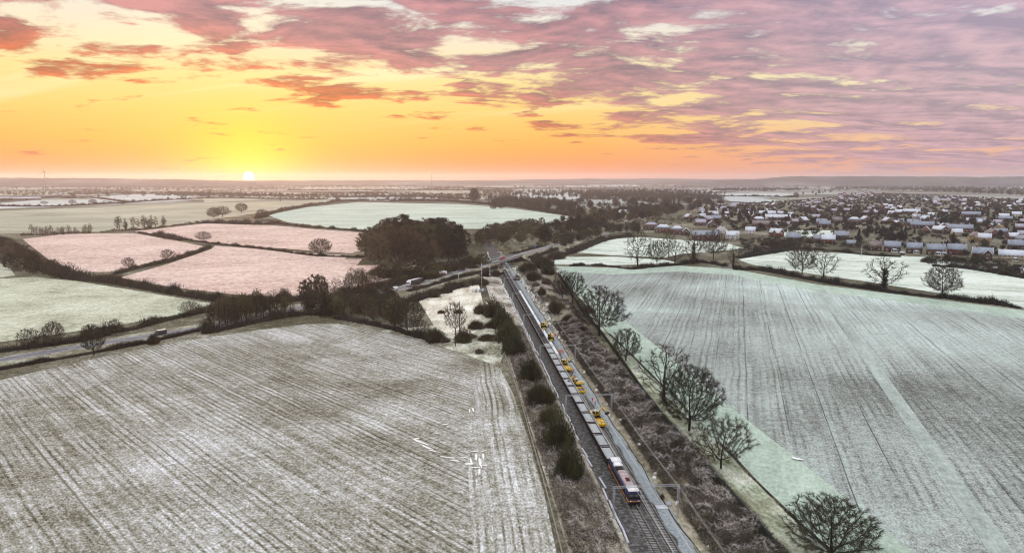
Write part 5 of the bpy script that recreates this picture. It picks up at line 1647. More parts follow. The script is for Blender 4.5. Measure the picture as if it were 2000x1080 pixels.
rr_ = random.Random(77)
for i in range(34):
    yy = rr_.choice((358.5, 360, 361.5, 363, 365, 367, 369, 371.5, 374))
    x0_ = rr_.uniform(-60, 1900)
    ln_ = rr_.uniform(120, 420)
    sl_ = rr_.uniform(-.6, .6)
    th_ = .25 + (yy - 357) * .03
    woodland([(x0_, yy), (x0_ + ln_, yy + sl_), (x0_ + ln_, yy + sl_ - th_), (x0_, yy - th_)], int(ln_ * .30), rr_.uniform(11, 17), rr_.uniform(12, 20), 'hazy tree line far across the plain', M_TWIGR if x0_ < 800 else M_TWIG, 200 + i, 'distant_treeline', k=40)
scatter([(330, 392), (440, 389), (520, 388), (430, 382), (340, 383)], 16, ['tall1', 'far1', 'tall0'], 17, 1.2, 'bare_tree', 'russet bare tree in the hazy hedges left of the sun', 'tree', 'hazy trees left of the sun', 70, 20)
scatter([(130, 388), (300, 384), (290, 379), (140, 380)], 16, ['far1', 'far0', 'tall1'], 14, 1.1, 'bare_tree', 'pinkish bare tree near the far farm', 'tree', 'pinkish trees near the far farm', 71, 22)
scatter([(80, 402), (280, 400), (280, 398), (80, 400)], 4, ['gnarl'], 14, 1.2, 'bare_tree', 'small bare tree in the long russet hedge before the blue-white field', 'tree', 'trees in the long russet hedge', 72, 50)

# farm sheds and masts -------------------------------------------------
M_TIN = mat('pale tin roof', rgb(176, 182, 196), rough=0.6, var=0.1, scale=0.3, frost=0.8)
M_TINW = mat('grey tin wall', rgb(132, 122, 112), rough=0.8, var=0.15, scale=0.4)


def shed(px, py, L, W, he, ri, label, cat='barn', name='barn', wm=None, yaw=0.05):
    p = on_ground(px, py)
    t = thing(name, label, cat, (p.x, p.y, 0), yaw - math.atan2(p.x, p.y))
    b = MB(); wall_mesh(b, L, W, he, ri); b.build('wall', wm or M_TINW, t)
    b = MB(); roof_mesh(b, L, W, he, ri, .5); b.build('roof', M_TIN, t)
    b = MB(); b.box((0, -W / 2 - .05, he * .45), (min(5, L * .2), .15, he * .8)); b.build('door', M_DARK, t)
    return t


shed(52, 391, 80, 24, 6, 4, 'long pale-roofed barn at the far left')
shed(6, 390, 48, 20, 5, 3.5, 'pale-roofed barn cut by the left edge')
shed(116, 381, 30, 16, 5, 3, 'small white-roofed barn behind the blue-white field')
shed(122, 379.5, 22, 14, 5, 3, 'smallest white barn at the end of the far farm')
shed(728, 392, 24, 9, 3.5, 2, 'low white shed at the left of the farm by the green field', wm=M_WHITER)
shed(755, 394, 16, 8, 3, 1.5, 'small grey shed in front of the white farm sheds')
shed(765, 391.5, 15, 9, 5.5, 2, 'tall white shed in the middle of the farm by the green field', wm=M_WHITER)
shed(776, 391.5, 7, 7, 5, 2, 'narrow white shed at the right of the farm by the green field', wm=M_WHITER)
shed(1218, 420, 20, 12, 6, 4, 'white-roofed house alone among the dark trees left of the village', 'house', 'house', wm=M_WHITER, yaw=.4)

M_HAZEW = mat('grey white tower', rgb(150, 146, 148), rough=0.6)
p = G(88, 352.5); p = p * (4000 / p.y); p.z = 0
t = thing('wind_turbine', 'lone three-bladed wind turbine on the left skyline', 'wind turbine', p)
hub = z_at(p.y, 336)
b = MB(); b.tube((0, 0, 0), (0, 0, hub), 2.8, 1.7, 10); b.build('tower', M_HAZEW, t)
b = MB(); b.box((0, 0, hub + 1.5), (3.5, 7, 3.5)); b.build('nacelle', M_HAZEW, t)
for a_ in (95, 215, 335):
    b = MB(); c_ = math.cos(R(a_)); s_ = math.sin(R(a_))
    b.tube((0, -6, hub + 1.5), (c_ * 14, -6, hub + 1.5 + s_ * 14), 1.5, 1.4, 6); b.tube((c_ * 14, -6, hub + 1.5 + s_ * 14), (c_ * 41, -6, hub + 1.5 + s_ * 41), 1.4, .5, 6)
    b.build('blade', M_HAZEW, t)


def mast(px, dist, top, w_, label):
    x, y, _ = ray(px, 352)
    p = Vector((x / y * dist, dist, 0))
    t = thing('lattice_mast', label, 'mast', p)
    h_ = z_at(dist, top)
    b = MB()
    for s_ in ((-1, -1), (1, -1), (0, 1)):
        b.tube((s_[0] * w_, s_[1] * w_, 0), (s_[0] * w_ * .5, s_[1] * w_ * .5, h_), .5, .4, 4)
    n_ = 9
    for i in range(n_):
        z0, z1 = h_ * i / n_, h_ * (i + 1) / n_
        k0, k1 = w_ * (1 - .5 * i / n_), w_ * (1 - .5 * (i + 1) / n_)
        b.tube((-k0, -k0, z0), (k1, -k1, z1), .3, n=3); b.tube((k0, -k0, z0), (0, k1, z1), .3, n=3); b.tube((0, k0, z0), (-k1, -k1, z1), .3, n=3)
    b.build('lattice', M_HAZEW, t)
    b = MB(); b.tube((0, 0, h_ * .93), (0, 0, h_ * .99), w_ * 1.1, n=8); b.build('antenna_drum', M_HAZEW, t)


mast(843, 4600, 342, 2.2, 'squat mast on the wooded rise right of the sun')
mast(1526, 7600, 331, 2.2, 'tall thin mast on the hill above the village')

# orange gleams at the village edge, built as glowing lanterns on poles --------------------
M_GLEAM = bpy.data.materials.new('orange gleam'); M_GLEAM.use_nodes = True
g_ = M_GLEAM.node_tree.nodes['Principled BSDF']
g_.inputs['Emission Color'].default_value = (1, .22, .05, 1); g_.inputs['Emission Strength'].default_value = 1.6
for i, (x, y, lab) in enumerate([(1298, 411, 'street lamp glowing orange among the dark trees left of the village'), (1349, 415, 'street lamp glowing orange beside the white-edged gable'), (1356, 411, 'street lamp glowing orange just right of its neighbour by the gable'), (1409, 392, 'street lamp glowing orange at the edge of the bare wood')]):
    p = on_ground(x, y + 7)
    t = thing('street_lamp', lab, 'street lamp', (p.x, p.y, 0))
    h_ = z_at(p.y, y)
    b = MB(); b.tube((0, 0, 0), (0, 0, h_), .1, .07, 6); b.tube((0, 0, h_), (0, -.9, h_ + .15), .05, .05, 5); b.build('pole', M_DARK, t)
    b = MB(); b.box((0, -1.1, h_ + .1), (1.3, 1.0, .7)); b.build('lantern', M_GLEAM, t)
# ------------------------------------------------------------------ the train
M_LOCB = mat('dark blue loco paint', rgb(44, 50, 84), rough=0.5, var=0.15, scale=1.0)
M_LOCO = mat('orange loco paint', rgb(196, 120, 40), rough=0.5, var=0.12, scale=1.0)
M_LOCR = mat('frosted loco roof', rgb(236, 236, 240), rough=0.8, var=0.06, scale=1.2, frost=0.95, frost_col=(.92, .92, .93), fthr=0.2)
M_LOCH = mat('warm bare hood roof', rgb(176, 148, 148), rough=0.7, var=0.2, scale=1.5, frost=0.5)
M_BLACK = mat('black underframe', rgb(34, 32, 32), rough=0.8, var=0.2, scale=2)
M_WAG = mat('dark wagon side', rgb(58, 50, 48), rough=0.85, var=0.3, scale=1.0)
M_WRIM = mat('frosted wagon rim', rgb(120, 112, 112), rough=0.8, var=0.25, scale=2.0, frost=0.6)
M_WIN = mat('wagon floor', rgb(44, 36, 34), rough=0.95, var=0.4, scale=1.5)
M_LOAD = mat('grey frosted ballast load', rgb(164, 166, 166), rough=0.95, var=0.45, scale=4.0, bump=0.08, frost=0.4, frost_col=(.58, .61, .62), rnd=0.08)
M_LAMP = mat('clear lamp glass', rgb(230, 226, 210), rough=0.2, spec=0.6)
M_YEL = mat('yellow machine paint', rgb(232, 186, 36), rough=0.5, var=0.15, scale=1.2)
M_YELF = mat('frosted yellow machine paint', rgb(228, 190, 66), rough=0.6, var=0.15, scale=1.2, frost=0.55, frost_col=(.8, .76, .6))
M_HIVIS = mat('orange high visibility cloth', rgb(236, 84, 48), rough=0.9, var=0.1, scale=4)
M_REFL = mat('reflective band', rgb(220, 222, 214), rough=0.5)
M_SKIN = mat('skin', rgb(196, 150, 126), rough=0.7)
M_HELM = mat('white helmet', rgb(236, 236, 230), rough=0.4)
M_TYRE = mat('tyre rubber', rgb(32, 32, 33), rough=0.9)

wh = MB()
for s_ in (-1, 1):
    wh.tube((s_ * .68, 0, 0), (s_ * .8, 0, 0), .46, n=14)
    wh.tube((s_ * .66, 0, 0), (s_ * .68, 0, 0), .5, n=14)
wh.tube((-.7, 0, 0), (.7, 0, 0), .09, n=6)
WHEEL = wh.mesh('wheelset', M_BLACK)


def buffers(parent, y, sgn, z=.86):
    for s_ in (-1, 1):
        b = MB(); b.tube((s_ * .87, y, z), (s_ * .87, y + sgn * .45, z), .12, n=8); b.tube((s_ * .87, y + sgn * .45, z), (s_ * .87, y + sgn * .52, z), .24, n=10)
        b.build('buffer', M_BLACK, parent)


RAIL_TOP = ZR + .155
# locomotive: x right, y ahead of camera-facing front is -y
LOCO_U0 = UV(G(1237, 988, ZR + .9))[0]
LL = 21.0
lo = thing('diesel_locomotive', 'blue and orange diesel locomotive with frosted white cab roofs heading the train', 'locomotive', RW(LOCO_U0 + LL / 2, 0, RAIL_TOP), RROT)
hw = 1.32
prof = [(-hw, 1.05), (hw, 1.05), (hw, 2.75), (hw * .9, 3.25), (-hw * .9, 3.25), (-hw, 2.75)]
b = MB(); b.prism(prof, -6.6, 6.6, 'y', 0); b.build('body', M_LOCB, lo)
b = MB(); b.box((0, 0, 1.28), (2.68, 13.1, .42)); b.build('side_stripe', M_LOCO, lo)
for i in range(6):
    for s_ in (-1, 1):
        b = MB(); b.box((s_ * 1.33, -5.2 + i * 2.1, 2.25), (.06, 1.5, .75)); b.build('grille', M_BLACK, lo)
b = MB(); b.prism([(-hw * .88, 3.25), (hw * .88, 3.25), (hw * .6, 3.72), (-hw * .6, 3.72)], -6.5, 1.9, 'y', 0); rf = b.build('roof', M_LOCH, lo)
for y_ in (-4.6, -2.9, -1.2, .5):
    b = MB(); b.box((0, y_, 3.74), (1.7, .07, .07)); b.build('rib', M_LOCH, rf)
b = MB(); b.box((.1, -3.6, 3.85), (.95, 1.5, .3)); b.box((.1, -3.6, 4.02), (.6, 1.0, .1)); b.build('exhaust', mat('sooty exhaust', rgb(96, 50, 44), rough=0.9), lo)
b = MB(); b.box((0, 3.3, 3.42), (2.0, 2.4, .28)); b.build('radiator_housing', M_BLACK, lo)
for i in (0, 1):
    b = MB(); b.tube((0, 2.75 + i * 1.1, 3.56), (0, 2.75 + i * 1.1, 3.62), .46, n=12); b.build('fan', M_DARK, lo)
b = MB(); b.prism([(-hw * .88, 3.25), (hw * .88, 3.25), (hw * .6, 3.70), (-hw * .6, 3.70)], 4.7, 6.5, 'y', 0); b.build('roof', M_LOCR, lo)
for sg in (-1, 1):
    # cab: sloped nose with wide windscreen
    pts = []
    y0, y1, yt, yn = sg * 6.6, sg * 9.9, sg * 9.5, sg * 10.15
    side = [(y0, 1.05), (yn, 1.05), (yn, 2.15), (yt, 3.2), (sg * 9.2, 3.62), (y0, 3.66)]
    if sg < 0:
        side = side[::-1]
    b = MB(); b.prism(side, -hw, hw, 'x', 0); cab = b.build('cab', M_LOCB, lo)
    b = MB(); b.box((0, sg * 8.35, 1.42), (2.69, 3.3, .62)); b.build('orange_band', M_LOCO, cab)
    b = MB(); b.box((0, sg * 10.1, 1.68), (2.66, .16, .26)); b.build('orange_nose', M_LOCO, cab)
    b = MB()
    for s_ in (-1, 1):
        b.box((s_ * .6, sg * 9.87, 2.74), (1.05, .10, .84), rx=sg * math.atan2(.65, 1.05))
        b2_ = None
    b.build('windscreen', M_GLASS, cab)
    for s_ in (-1, 1):
        b = MB(); b.box((s_ * (hw + .01), sg * 8.6, 2.65), (.05, 1.1, .7)); b.build('side_window', M_GLASS, cab)
        b = MB(); b.box((s_ * (hw + .01), sg * 7.4, 2.1), (.05, .75, 1.9)); b.build('cab_door', M_LOCB, cab)
        b = MB(); b.tube((s_ * .9, sg * 10.14, 1.75), (s_ * .9, sg * 10.22, 1.75), .17, n=10); b.build('headlight', M_LAMP, cab)
    b = MB(); b.box((0, sg * 8.0, 3.70), (2.35, 2.95, .13)); b.box((0, sg * 8.0, 3.80), (1.7, 2.6, .1)); b.build('cab_roof', M_LOCR, cab)
    b = MB(); b.box((0, sg * 9.83, 2.72), (2.5, .08, 1.12), rx=sg * math.atan2(.65, 1.05)); b.build('screen_surround', M_BLACK, cab)
    b = MB(); b.box((0, sg * 10.2, 1.35), (1.5, .1, .5)); b.build('nose_panel', M_BLACK, cab)
    buffers(lo, sg * 10.1, sg)
    bg = MB(); bg.box((0, sg * 6.2, .72), (2.3, 4.2, .42)); bo = bg.build('bogie', M_BLACK, lo)
    for k_ in (-1.6, 0, 1.6):
        ob('wheelset', WHEEL, bo, (0, sg * 6.2 + k_, .48))
b = MB(); b.box((0, 0, .72), (2.3, 5.4, .62)); b.build('fuel_tank', M_BLACK, lo)
b = MB(); b.box((0, 0, .98), (2.5, 20.2, .2)); b.build('frame', M_BLACK, lo)

# wagons --------------------------------------------------------------
WL, WW = 8.0, 2.62


def wagon_proto(loaded, label):
    t = thing('ballast_wagon', label, 'wagon', (0, 0, 0), RROT)
    b = MB()
    for s_ in (-1, 1):
        b.box((s_ * (WW / 2 - .06), 0, 1.75), (.1, WL, 1.3))
        for k_ in range(9):
            b.box((s_ * (WW / 2 + .03), -WL / 2 + .3 + k_ * (WL - .6) / 8, 1.72), (.09, .14, 1.2))
        b.build('side_wall', M_WAG, t)
        b = MB()
    for s_ in (-1, 1):
        b = MB()
        b.box((0, s_ * (WL / 2 - .05), 1.75), (WW - .12, .1, 1.3))
        b.build('end_wall', M_WAG, t)
    b = MB()
    for s_ in (-1, 1):
        b.box((s_ * (WW / 2 - .05), 0, 2.43), (.2, WL + .1, .08))
        b.box((0, s_ * (WL / 2 - .05), 2.43), (WW - .3, .2, .08))
    b.build('rim', M_WRIM, t)
    b = MB(); b.box((0, 0, 1.12), (WW - .2, WL - .2, .08)); b.build('floor', M_WIN, t)
    if not loaded:
        b = MB()
        for k_ in (-1, 0, 1):
            b.box((0, k_ * WL * .24, 2.36), (WW - .2, .14, .1))
        b.build('cross_brace', M_WRIM, t)
    if loaded:
        n_, m_ = 14, 6
        vs = []
        for i in range(n_ + 1):
            for j in range(m_ + 1):
                x, y = -1.18 + 2.36 * j / m_, -WL / 2 + .12 + (WL - .24) * i / n_
                e_ = (1 - (2 * j / m_ - 1) ** 2) ** .6 * (1 - abs(2 * i / n_ - 1) ** 5)
                vs.append((x, y, 2.12 + .42 * e_ + mnoise.noise((x * 1.4, y * .9, loaded * 4.0)) * .16 * e_))
        b = MB(); b.add(vs, [(i * (m_ + 1) + j, i * (m_ + 1) + j + 1, (i + 1) * (m_ + 1) + j + 1, (i + 1) * (m_ + 1) + j) for i in range(n_) for j in range(m_)])
        o = b.build('ballast_load', M_LOAD, t)
    b = MB(); b.box((0, 0, .96), (2.2, WL + .1, .24)); b.build('underframe', M_BLACK, t)
    for k_ in (-2.5, 2.5):
        ob('wheelset', WHEEL, t, (0, k_, .48))
        b = MB(); b.box((0, k_, .62), (2.1, 1.3, .3)); b.build('suspension', M_BLACK, t)
    for sg in (-1, 1):
        buffers(t, sg * WL / 2, sg, .9)
    return t


u = LOCO_U0 + LL + 5.2
LP = [wagon_proto(k_ + 1, None) for k_ in range(3)]
NTH = ['first', 'second', 'third', 'fourth', 'fifth', 'sixth', 'seventh', 'eighth', 'ninth', 'tenth', 'eleventh', 'twelfth', 'thirteenth', 'fourteenth', 'fifteenth', 'sixteenth', 'seventeenth', 'eighteenth', 'nineteenth', 'twentieth']
for i in range(14):
    t = LP[i] if i < 3 else copy_tree(LP[i % 3])
    t.location = RW(u, 0, RAIL_TOP)
    tag(t, 'loaded wagon heaped with grey ballast coupled directly behind the locomotive' if i == 0 else 'last loaded wagon of grey ballast before the empty ones begin' if i == 13 else '%s wagon heaped with grey ballast counting back from the locomotive' % NTH[i], 'wagon', 'ballast wagons of the long train')
    u += 8.98
EP = wagon_proto(0, None)
i = 0
while u < 575:
    t = EP if i == 0 else copy_tree(EP)
    t.location = RW(u, 0, RAIL_TOP)
    tag(t, ('first empty dark wagon right behind the loaded ones' if i == 0 else '%s empty dark wagon counting back from the loaded ones' % NTH[i]) if i < 20 else 'empty dark wagon at the far end of the train near the road bridge', 'wagon', 'ballast wagons of the long train' if i < 20 else 'empty wagons near the bridge')
    u += 8.98
    i += 1

# white membrane rolled out beside the empty wagons ----------------------
M_MEM = mat('white membrane sheet', rgb(244, 246, 248), rough=0.7, var=0.04, scale=0.5)
b = MB()
vs = []
rr = random.Random(5)
nn_ = 90
for i in range(nn_ + 1):
    u_ = 272 + (445 - 272) * i / nn_
    for v_, lift in ((2.1, .04), (2.7, .02), (3.6, .02), (4.15, .05)):
        p = RW(u_, v_ + rr.uniform(-.06, .06), ZR - .12 + lift + rr.uniform(0, .05))
        vs.append(p)
b.add(vs, [(i * 4 + j, i * 4 + j + 1, (i + 1) * 4 + j + 1, (i + 1) * 4 + j) for i in range(nn_) for j in range(3)])
tag(b.build('membrane_sheet', M_MEM), 'long white membrane sheet unrolled beside the empty wagons', 'membrane')
structure('formation', ribbon(along(280, 560, 20), [1.75, 2.0, 5.2, 5.5], [ZR - .16, ZR - .14, ZR - .14, ZR - .18]), M_FORM)

# overhead line portals and wires ----------------------------------------
VL, VR, PH = -5.5, 8.6, 6.9


def lattice(b, a, c, w_, n, r=.032):
    """square lattice girder between two points"""
    a, c = Vector(a), Vector(c)
    d = (c - a).normalized(); q1 = d.orthogonal().normalized(); q2 = d.cross(q1)
    cs = [q1 * w_ + q2 * w_, q1 * w_ - q2 * w_, -q1 * w_ - q2 * w_, -q1 * w_ + q2 * w_]
    for k_ in cs:
        b.tube(a + k_, c + k_, r, n=4)
    for i in range(n):
        p, q_ = a.lerp(c, i / n), a.lerp(c, (i + 1) / n)
        for j in range(4):
            b.tube(p + cs[j], q_ + cs[(j + 1) % 4], r * .7, n=3, caps=False)


portal_us = [UV(G(1262, 1008, ZR))[0] + 63.5 * k_ for k_ in range(8)]
P0 = thing('overhead_portal', None, 'overhead line portal', (0, 0, 0), RROT)
for v_ in (VL, VR):
    b = MB(); lattice(b, (v_, 0, -.2), (v_, 0, PH), .17, 12); b.build('post', M_STEEL, P0)
    b = MB(); b.box((v_, 0, -.2), (.9, .9, .5)); b.build('footing', M_CONC, P0)
b = MB(); lattice(b, (VL - .2, 0, PH), (VR + .2, 0, PH), .19, 24); b.build('boom', M_STEEL, P0)
for v_ in (0, 3.4):
    b = MB(); b.tube((v_ + 1.2, 0, PH - .2), (v_ + 1.2, 0, PH - 2.4), .06, n=5); b.tube((v_ + 1.2, 0, PH - 2.2), (v_, 0, PH - 1.9), .035, n=4); b.tube((v_ + 1.2, 0, PH - 1.0), (v_, 0, PH - .8), .035, n=4)
    b.build('drop_arm', M_STEEL, P0)
PLAB = ['nearest overhead line portal spanning the tracks above the locomotive', 'second overhead line portal spanning the loaded wagons by the yellow machines', 'third overhead line portal where the loaded wagons end',
        'fourth overhead line portal over the white membrane', 'fifth overhead line portal over the far end of the white membrane', 'sixth overhead line portal beyond the white membrane', 'seventh overhead line portal just in front of the road bridge', 'overhead line portal beyond the road bridge']
for i, pu in enumerate(portal_us):
    t = P0 if i == 0 else copy_tree(P0)
    t.location = RW(pu, 0, ZR)
    tag(t, PLAB[i], 'overhead line portal', 'overhead line portals')
M_WIRE = mat('frosted wire', rgb(214, 212, 208), rough=0.7)


def wire(v, z, label, sag=0.0, r=.034, u0=88):
    b = MB()
    us = [u0] + portal_us
    for a_, c_ in zip(us, us[1:]):
        n = 8
        for i in range(n):
            f0, f1 = i / n, (i + 1) / n
            sg = lambda f: z - sag * 4 * f * (1 - f)
            b.tube(RW(a_ + (c_ - a_) * f0, v, ZR + sg(f0)), RW(a_ + (c_ - a_) * f1, v, ZR + sg(f1)), r, n=4, caps=False)
    tag(b.build('overhead_wire', M_WIRE), label, 'overhead wire')


wire(0.0, PH - 1.9, 'straight contact wire above the locomotive and wagons', 0.05)
wire(0.0, PH - .8, 'sagging catenary wire above the train', .9)
wire(3.4, PH - 1.9, 'straight contact wire above the empty right-hand track', 0.05)
wire(3.4, PH - .8, 'sagging catenary wire above the empty right-hand track', .9)
wire(VR - .2, PH - .1, 'upper feeder wire along the right-hand portal posts', .7, .02)
wire(VR + .25, PH - .35, 'lower feeder wire along the right-hand portal posts', .7, .018)

# cable troughing, cable, bags -------------------------------------------
M_PIPE = mat('pale grey pipe', rgb(206, 208, 216), rough=0.6, var=0.15, scale=1.0, frost=0.4)
pb = MB(); pb.tube((0, -2.9, 0), (0, 2.9, 0), .25, n=8); pb.tube((0, -2.95, 0), (0, -2.7, 0), .3, n=8)
PIPE = pb.mesh('pipe', M_PIPE)
rr = random.Random(9)
u_ = 112.0
k_ = 0
while u_ < 420:
    if rr.random() > .06:
        o = ob('pipe', PIPE, None, RW(u_, -4.75 + rr.uniform(-.25, .2) + (.5 if 150 < u_ < 158 else 0), ZR - .02 + rr.uniform(0, .05)), RROT + rr.uniform(-.07, .07))
        near = {0: 'pale grey pipe length at the bottom edge of the picture beside the train', 6: None}
        tag(o, 'pale grey pipe length lying end to end with others along the left of the train', 'pipe', 'pipe lengths laid along the left of the train')
    u_ += rr.uniform(5.9, 6.5)
b = MB()
vprev = None
for i in range(90):
    u_ = 100 + i * 3.4
    p = RW(u_, 7.75 + .35 * math.sin(i * .35) + .2 * math.sin(i * 1.1), ZR - .1)
    if vprev is not None:
        b.tube(vprev, p, .11, n=5, caps=False)
    vprev = p
tag(b.build('cable', mat('black cable', rgb(48, 44, 42), rough=0.8)), 'thick dark cable snaking along the right edge of the pale ballast', 'cable')
bb = MB(); bb.box((0, 0, .3), (.85, .7, .6), taper=(.75, .7)); bb.box((0, 0, .66), (.3, .25, .16), taper=(.5, .5))
BAG = bb.mesh('sack', mat('white sack', rgb(240, 240, 236), rough=0.8, rnd=0.1))
bagn = 0
for (v0, v1, u0, u1, n, lab, grp) in [(8.2, 11.0, 300, 560, 120, 'white sack among those strewn up the right of the far track', 'white sacks right of the far track'), (-6.6, -5.0, 330, 560, 56, 'white sack among those dotted along the left of the far track', 'white sacks left of the far track'),
                                      (8.6, 10.5, 110, 300, 16, 'pale sack lying alone in the bank grass right of the near tracks', 'pale sacks on the near bank'), (-7, -5.6, 590, 690, 14, 'white sack beyond the road bridge left of the line', 'white sacks beyond the bridge at left'), (5, 8, 590, 690, 14, 'white sack beyond the road bridge right of the line', 'white sacks beyond the bridge at right')]:
    for i in range(n):
        u_, v_ = u0 + (u1 - u0) * (i + rr.random()) / n, rr.uniform(v0, v1)
        o = ob('sack', BAG, None, RW(u_, v_, ZR + cut(v_) - ZR + .05), rr.uniform(0, 6))
        s_ = rr.uniform(.8, 1.5); o.scale = (s_, s_, s_)
        tag(o, lab, 'sack', grp)

# lattice towers of spare troughing right of the far track: pale planks
tb = MB(); tb.box((0, 0, .12), (.45, 3.6, .24))
TR = tb.mesh('trough_lid', M_CONC)
for i in range(26):
    u_ = 282 + i * 7 + rr.uniform(-1, 1)
    o = ob('concrete_trough', TR, None, RW(u_, 7.9 + rr.uniform(-.3, .8), ZR - .05), RROT + rr.uniform(-.35, .35))
    tag(o, 'pale concrete trough length lying beside the far path among white sacks', 'cable trough', 'trough lengths beside the far path')

# road-rail excavators and trailers ---------------------------------------
def excavator(u, v, label, swing, pose=0, lab2=None):
    t = thing('excavator', label, 'excavator', RW(u, v, RAIL_TOP), RROT, 'road-rail excavators on the right track')
    b = MB(); b.box((0, 0, .78), (2.1, 3.3, .42)); b.box((0, 0, 1.08), (1.5, 1.6, .26)); b.build('undercarriage', M_BLACK, t)
    for sx_ in (-1, 1):
        for sy_ in (-1, 1):
            b = MB(); b.tube((sx_ * .9, sy_ * 1.05, .5), (sx_ * 1.3, sy_ * 1.05, .5), .48, n=12); b.tube((sx_ * 1.3, sy_ * 1.05, .5), (sx_ * 1.33, sy_ * 1.05, .5), .24, n=8); b.build('wheel', M_TYRE, t)
        b = MB(); b.tube((-.8, sx_ * 2.0, .25), (.8, sx_ * 2.0, .25), .25, n=10); b.box((0, sx_ * 1.85, .5), (1.3, .3, .3)); b.build('rail_axle', M_YEL, t)
    M3 = Matrix.Rotation(swing, 3, 'Z')
    tr = lambda p: tuple(M3 @ Vector(p))
    b = MB(); b.box(tr((0, .55, 1.62)), (2.4, 2.6, .8), rz=swing); b.box(tr((.55, .7, 2.15)), (1.2, 2.2, .45), rz=swing, taper=(.85, .9)); b.build('engine_housing', M_YELF, t)
    b = MB(); b.box(tr((0, 1.95, 1.62)), (2.3, .55, .95), rz=swing, taper=(.95, .8)); b.build('counterweight', M_YELF, t)
    b = MB(); b.box(tr((-.7, -.35, 2.2)), (.98, 1.6, 1.5), rz=swing, taper=(.9, .82)); cb = b.build('cab', M_YELF, t)
    for (px_2, py_2, sx2, sy2) in ((-.7, -1.12, .78, .08), (-1.18, -.35, .08, 1.2), (-.22, -.35, .06, 1.2)):
        b = MB(); b.box(tr((px_2, py_2, 2.32)), (sx2, sy2, .85), rz=swing); b.build('cab_window', M_GLASS, cb)
    b = MB(); b.box(tr((-.7, -.35, 2.98)), (.95, 1.45, .07), rz=swing); b.build('cab_roof', mat('frosted cab roof', rgb(210, 210, 214), rough=0.8), cb)
    A_ = (.3, -.7, 1.9)
    K_ = [((.3, -2.3, 4.3), (.3, -4.4, 3.6)), ((.3, -2.6, 3.9), (.3, -4.2, 2.0)), ((.3, -1.7, 4.4), (.3, -3.2, 3.0))][pose]
    b = MB()
    for p, q_, r0, r1 in ((A_, K_[0], .24, .2),):
        b.tube(tr(p), tr(q_), r0, r1, 4)
    b.build('boom', M_YEL, t)
    b = MB(); b.tube(tr(K_[0]), tr(K_[1]), .19, .14, 4); b.build('stick', M_YEL, t)
    b = MB(); b.tube(tr((.3, -.5, 1.5)), tr(Vector(A_).lerp(Vector(K_[0]), .6)), .07, n=5); b.build('ram', M_STEEL, t)
    e_ = K_[1]
    e2 = (e_[0], e_[1] - .2, e_[2] - .55)
    b = MB(); b.tube(tr((e2[0] - .55, e2[1], e2[2])), tr((e2[0] + .55, e2[1], e2[2])), .42, n=7); b.build('bucket', M_DARK, t)
    return t


def trailer(u, v, label, load=True, L=4.6):
    t = thing('rail_trailer', label, 'trailer', RW(u, v, RAIL_TOP), RROT, 'yellow rail trailers behind the excavators')
    b = MB(); b.box((0, 0, .72), (2.5, L, .22)); b.build('deck', M_YEL, t)
    b = MB()
    for s_ in (-1, 1):
        b.box((s_ * 1.22, 0, 1.1), (.09, L, .62))
    b.build('side_panel', M_YEL, t)
    for s_ in (-1, 1):
        b = MB(); b.box((0, s_ * (L / 2 - .04), 1.14), (2.34, .1, .72)); b.build('end_panel', M_YEL, t)
        b = MB(); b.tube((-.8, s_ * L * .32, .3), (.8, s_ * L * .32, .3), .29, n=10); b.build('rail_axle', M_BLACK, t)
    b = MB(); b.box((0, L / 2 + .5, .7), (.16, 1.1, .14)); b.build('drawbar', M_BLACK, t)
    if load:
        b = MB()
        for (x, y, sx2, sy2, h2) in ((-.5, -.8, 1.0, 1.2, .5), (.5, .4, .9, 1.5, .65), (-.4, 1.2, 1.1, .8, .4), (.6, -1.3, .7, .7, .5)):
            b.box((x, y, .85 + h2 / 2), (sx2, sy2, h2), rz=.3 * x, taper=(.8, .8))
        b.build('load', M_YELF, t)
    else:
        b = MB(); b.box((0, 0, .92), (2.3, L - .3, .18)); b.build('load', M_FORM, t)
    return t


def u_at(px, py, z=ZR):
    return UV(G(px, py, z))[0]


um = u_at(1171, 838)
trailer(um + 2.3, 3.4, 'yellow rail trailer with yellow gear aboard, nearest the camera on the right track')
excavator(um + 8.4, 3.3, 'yellow excavator nearest the camera with frosted white cab top', .5, 0)
um = u_at(1136, 772)
trailer(um + 2.3, 3.4, 'yellow rail trailer carrying grey ballast, second from the camera', False)
excavator(um + 8.6, 3.4, 'yellow excavator reaching its boom towards the wagons, second from the camera', -1.35, 2)
um = u_at(1108, 728)
trailer(um + 2.3, 3.4, 'yellow rail trailer with an orange-clad worker at its corner, third from the camera', True)
excavator(um + 8.8, 3.2, 'yellow excavator third from the camera behind the trailer with the worker', .25, 0)
excavator(u_at(1073, 664), 4.2, 'yellow excavator standing on the membrane just beyond the group of workers', -.4, 2)
excavator(u_at(1060, 641), 4.2, 'farthest yellow and red excavator on the white membrane', .3, 1)

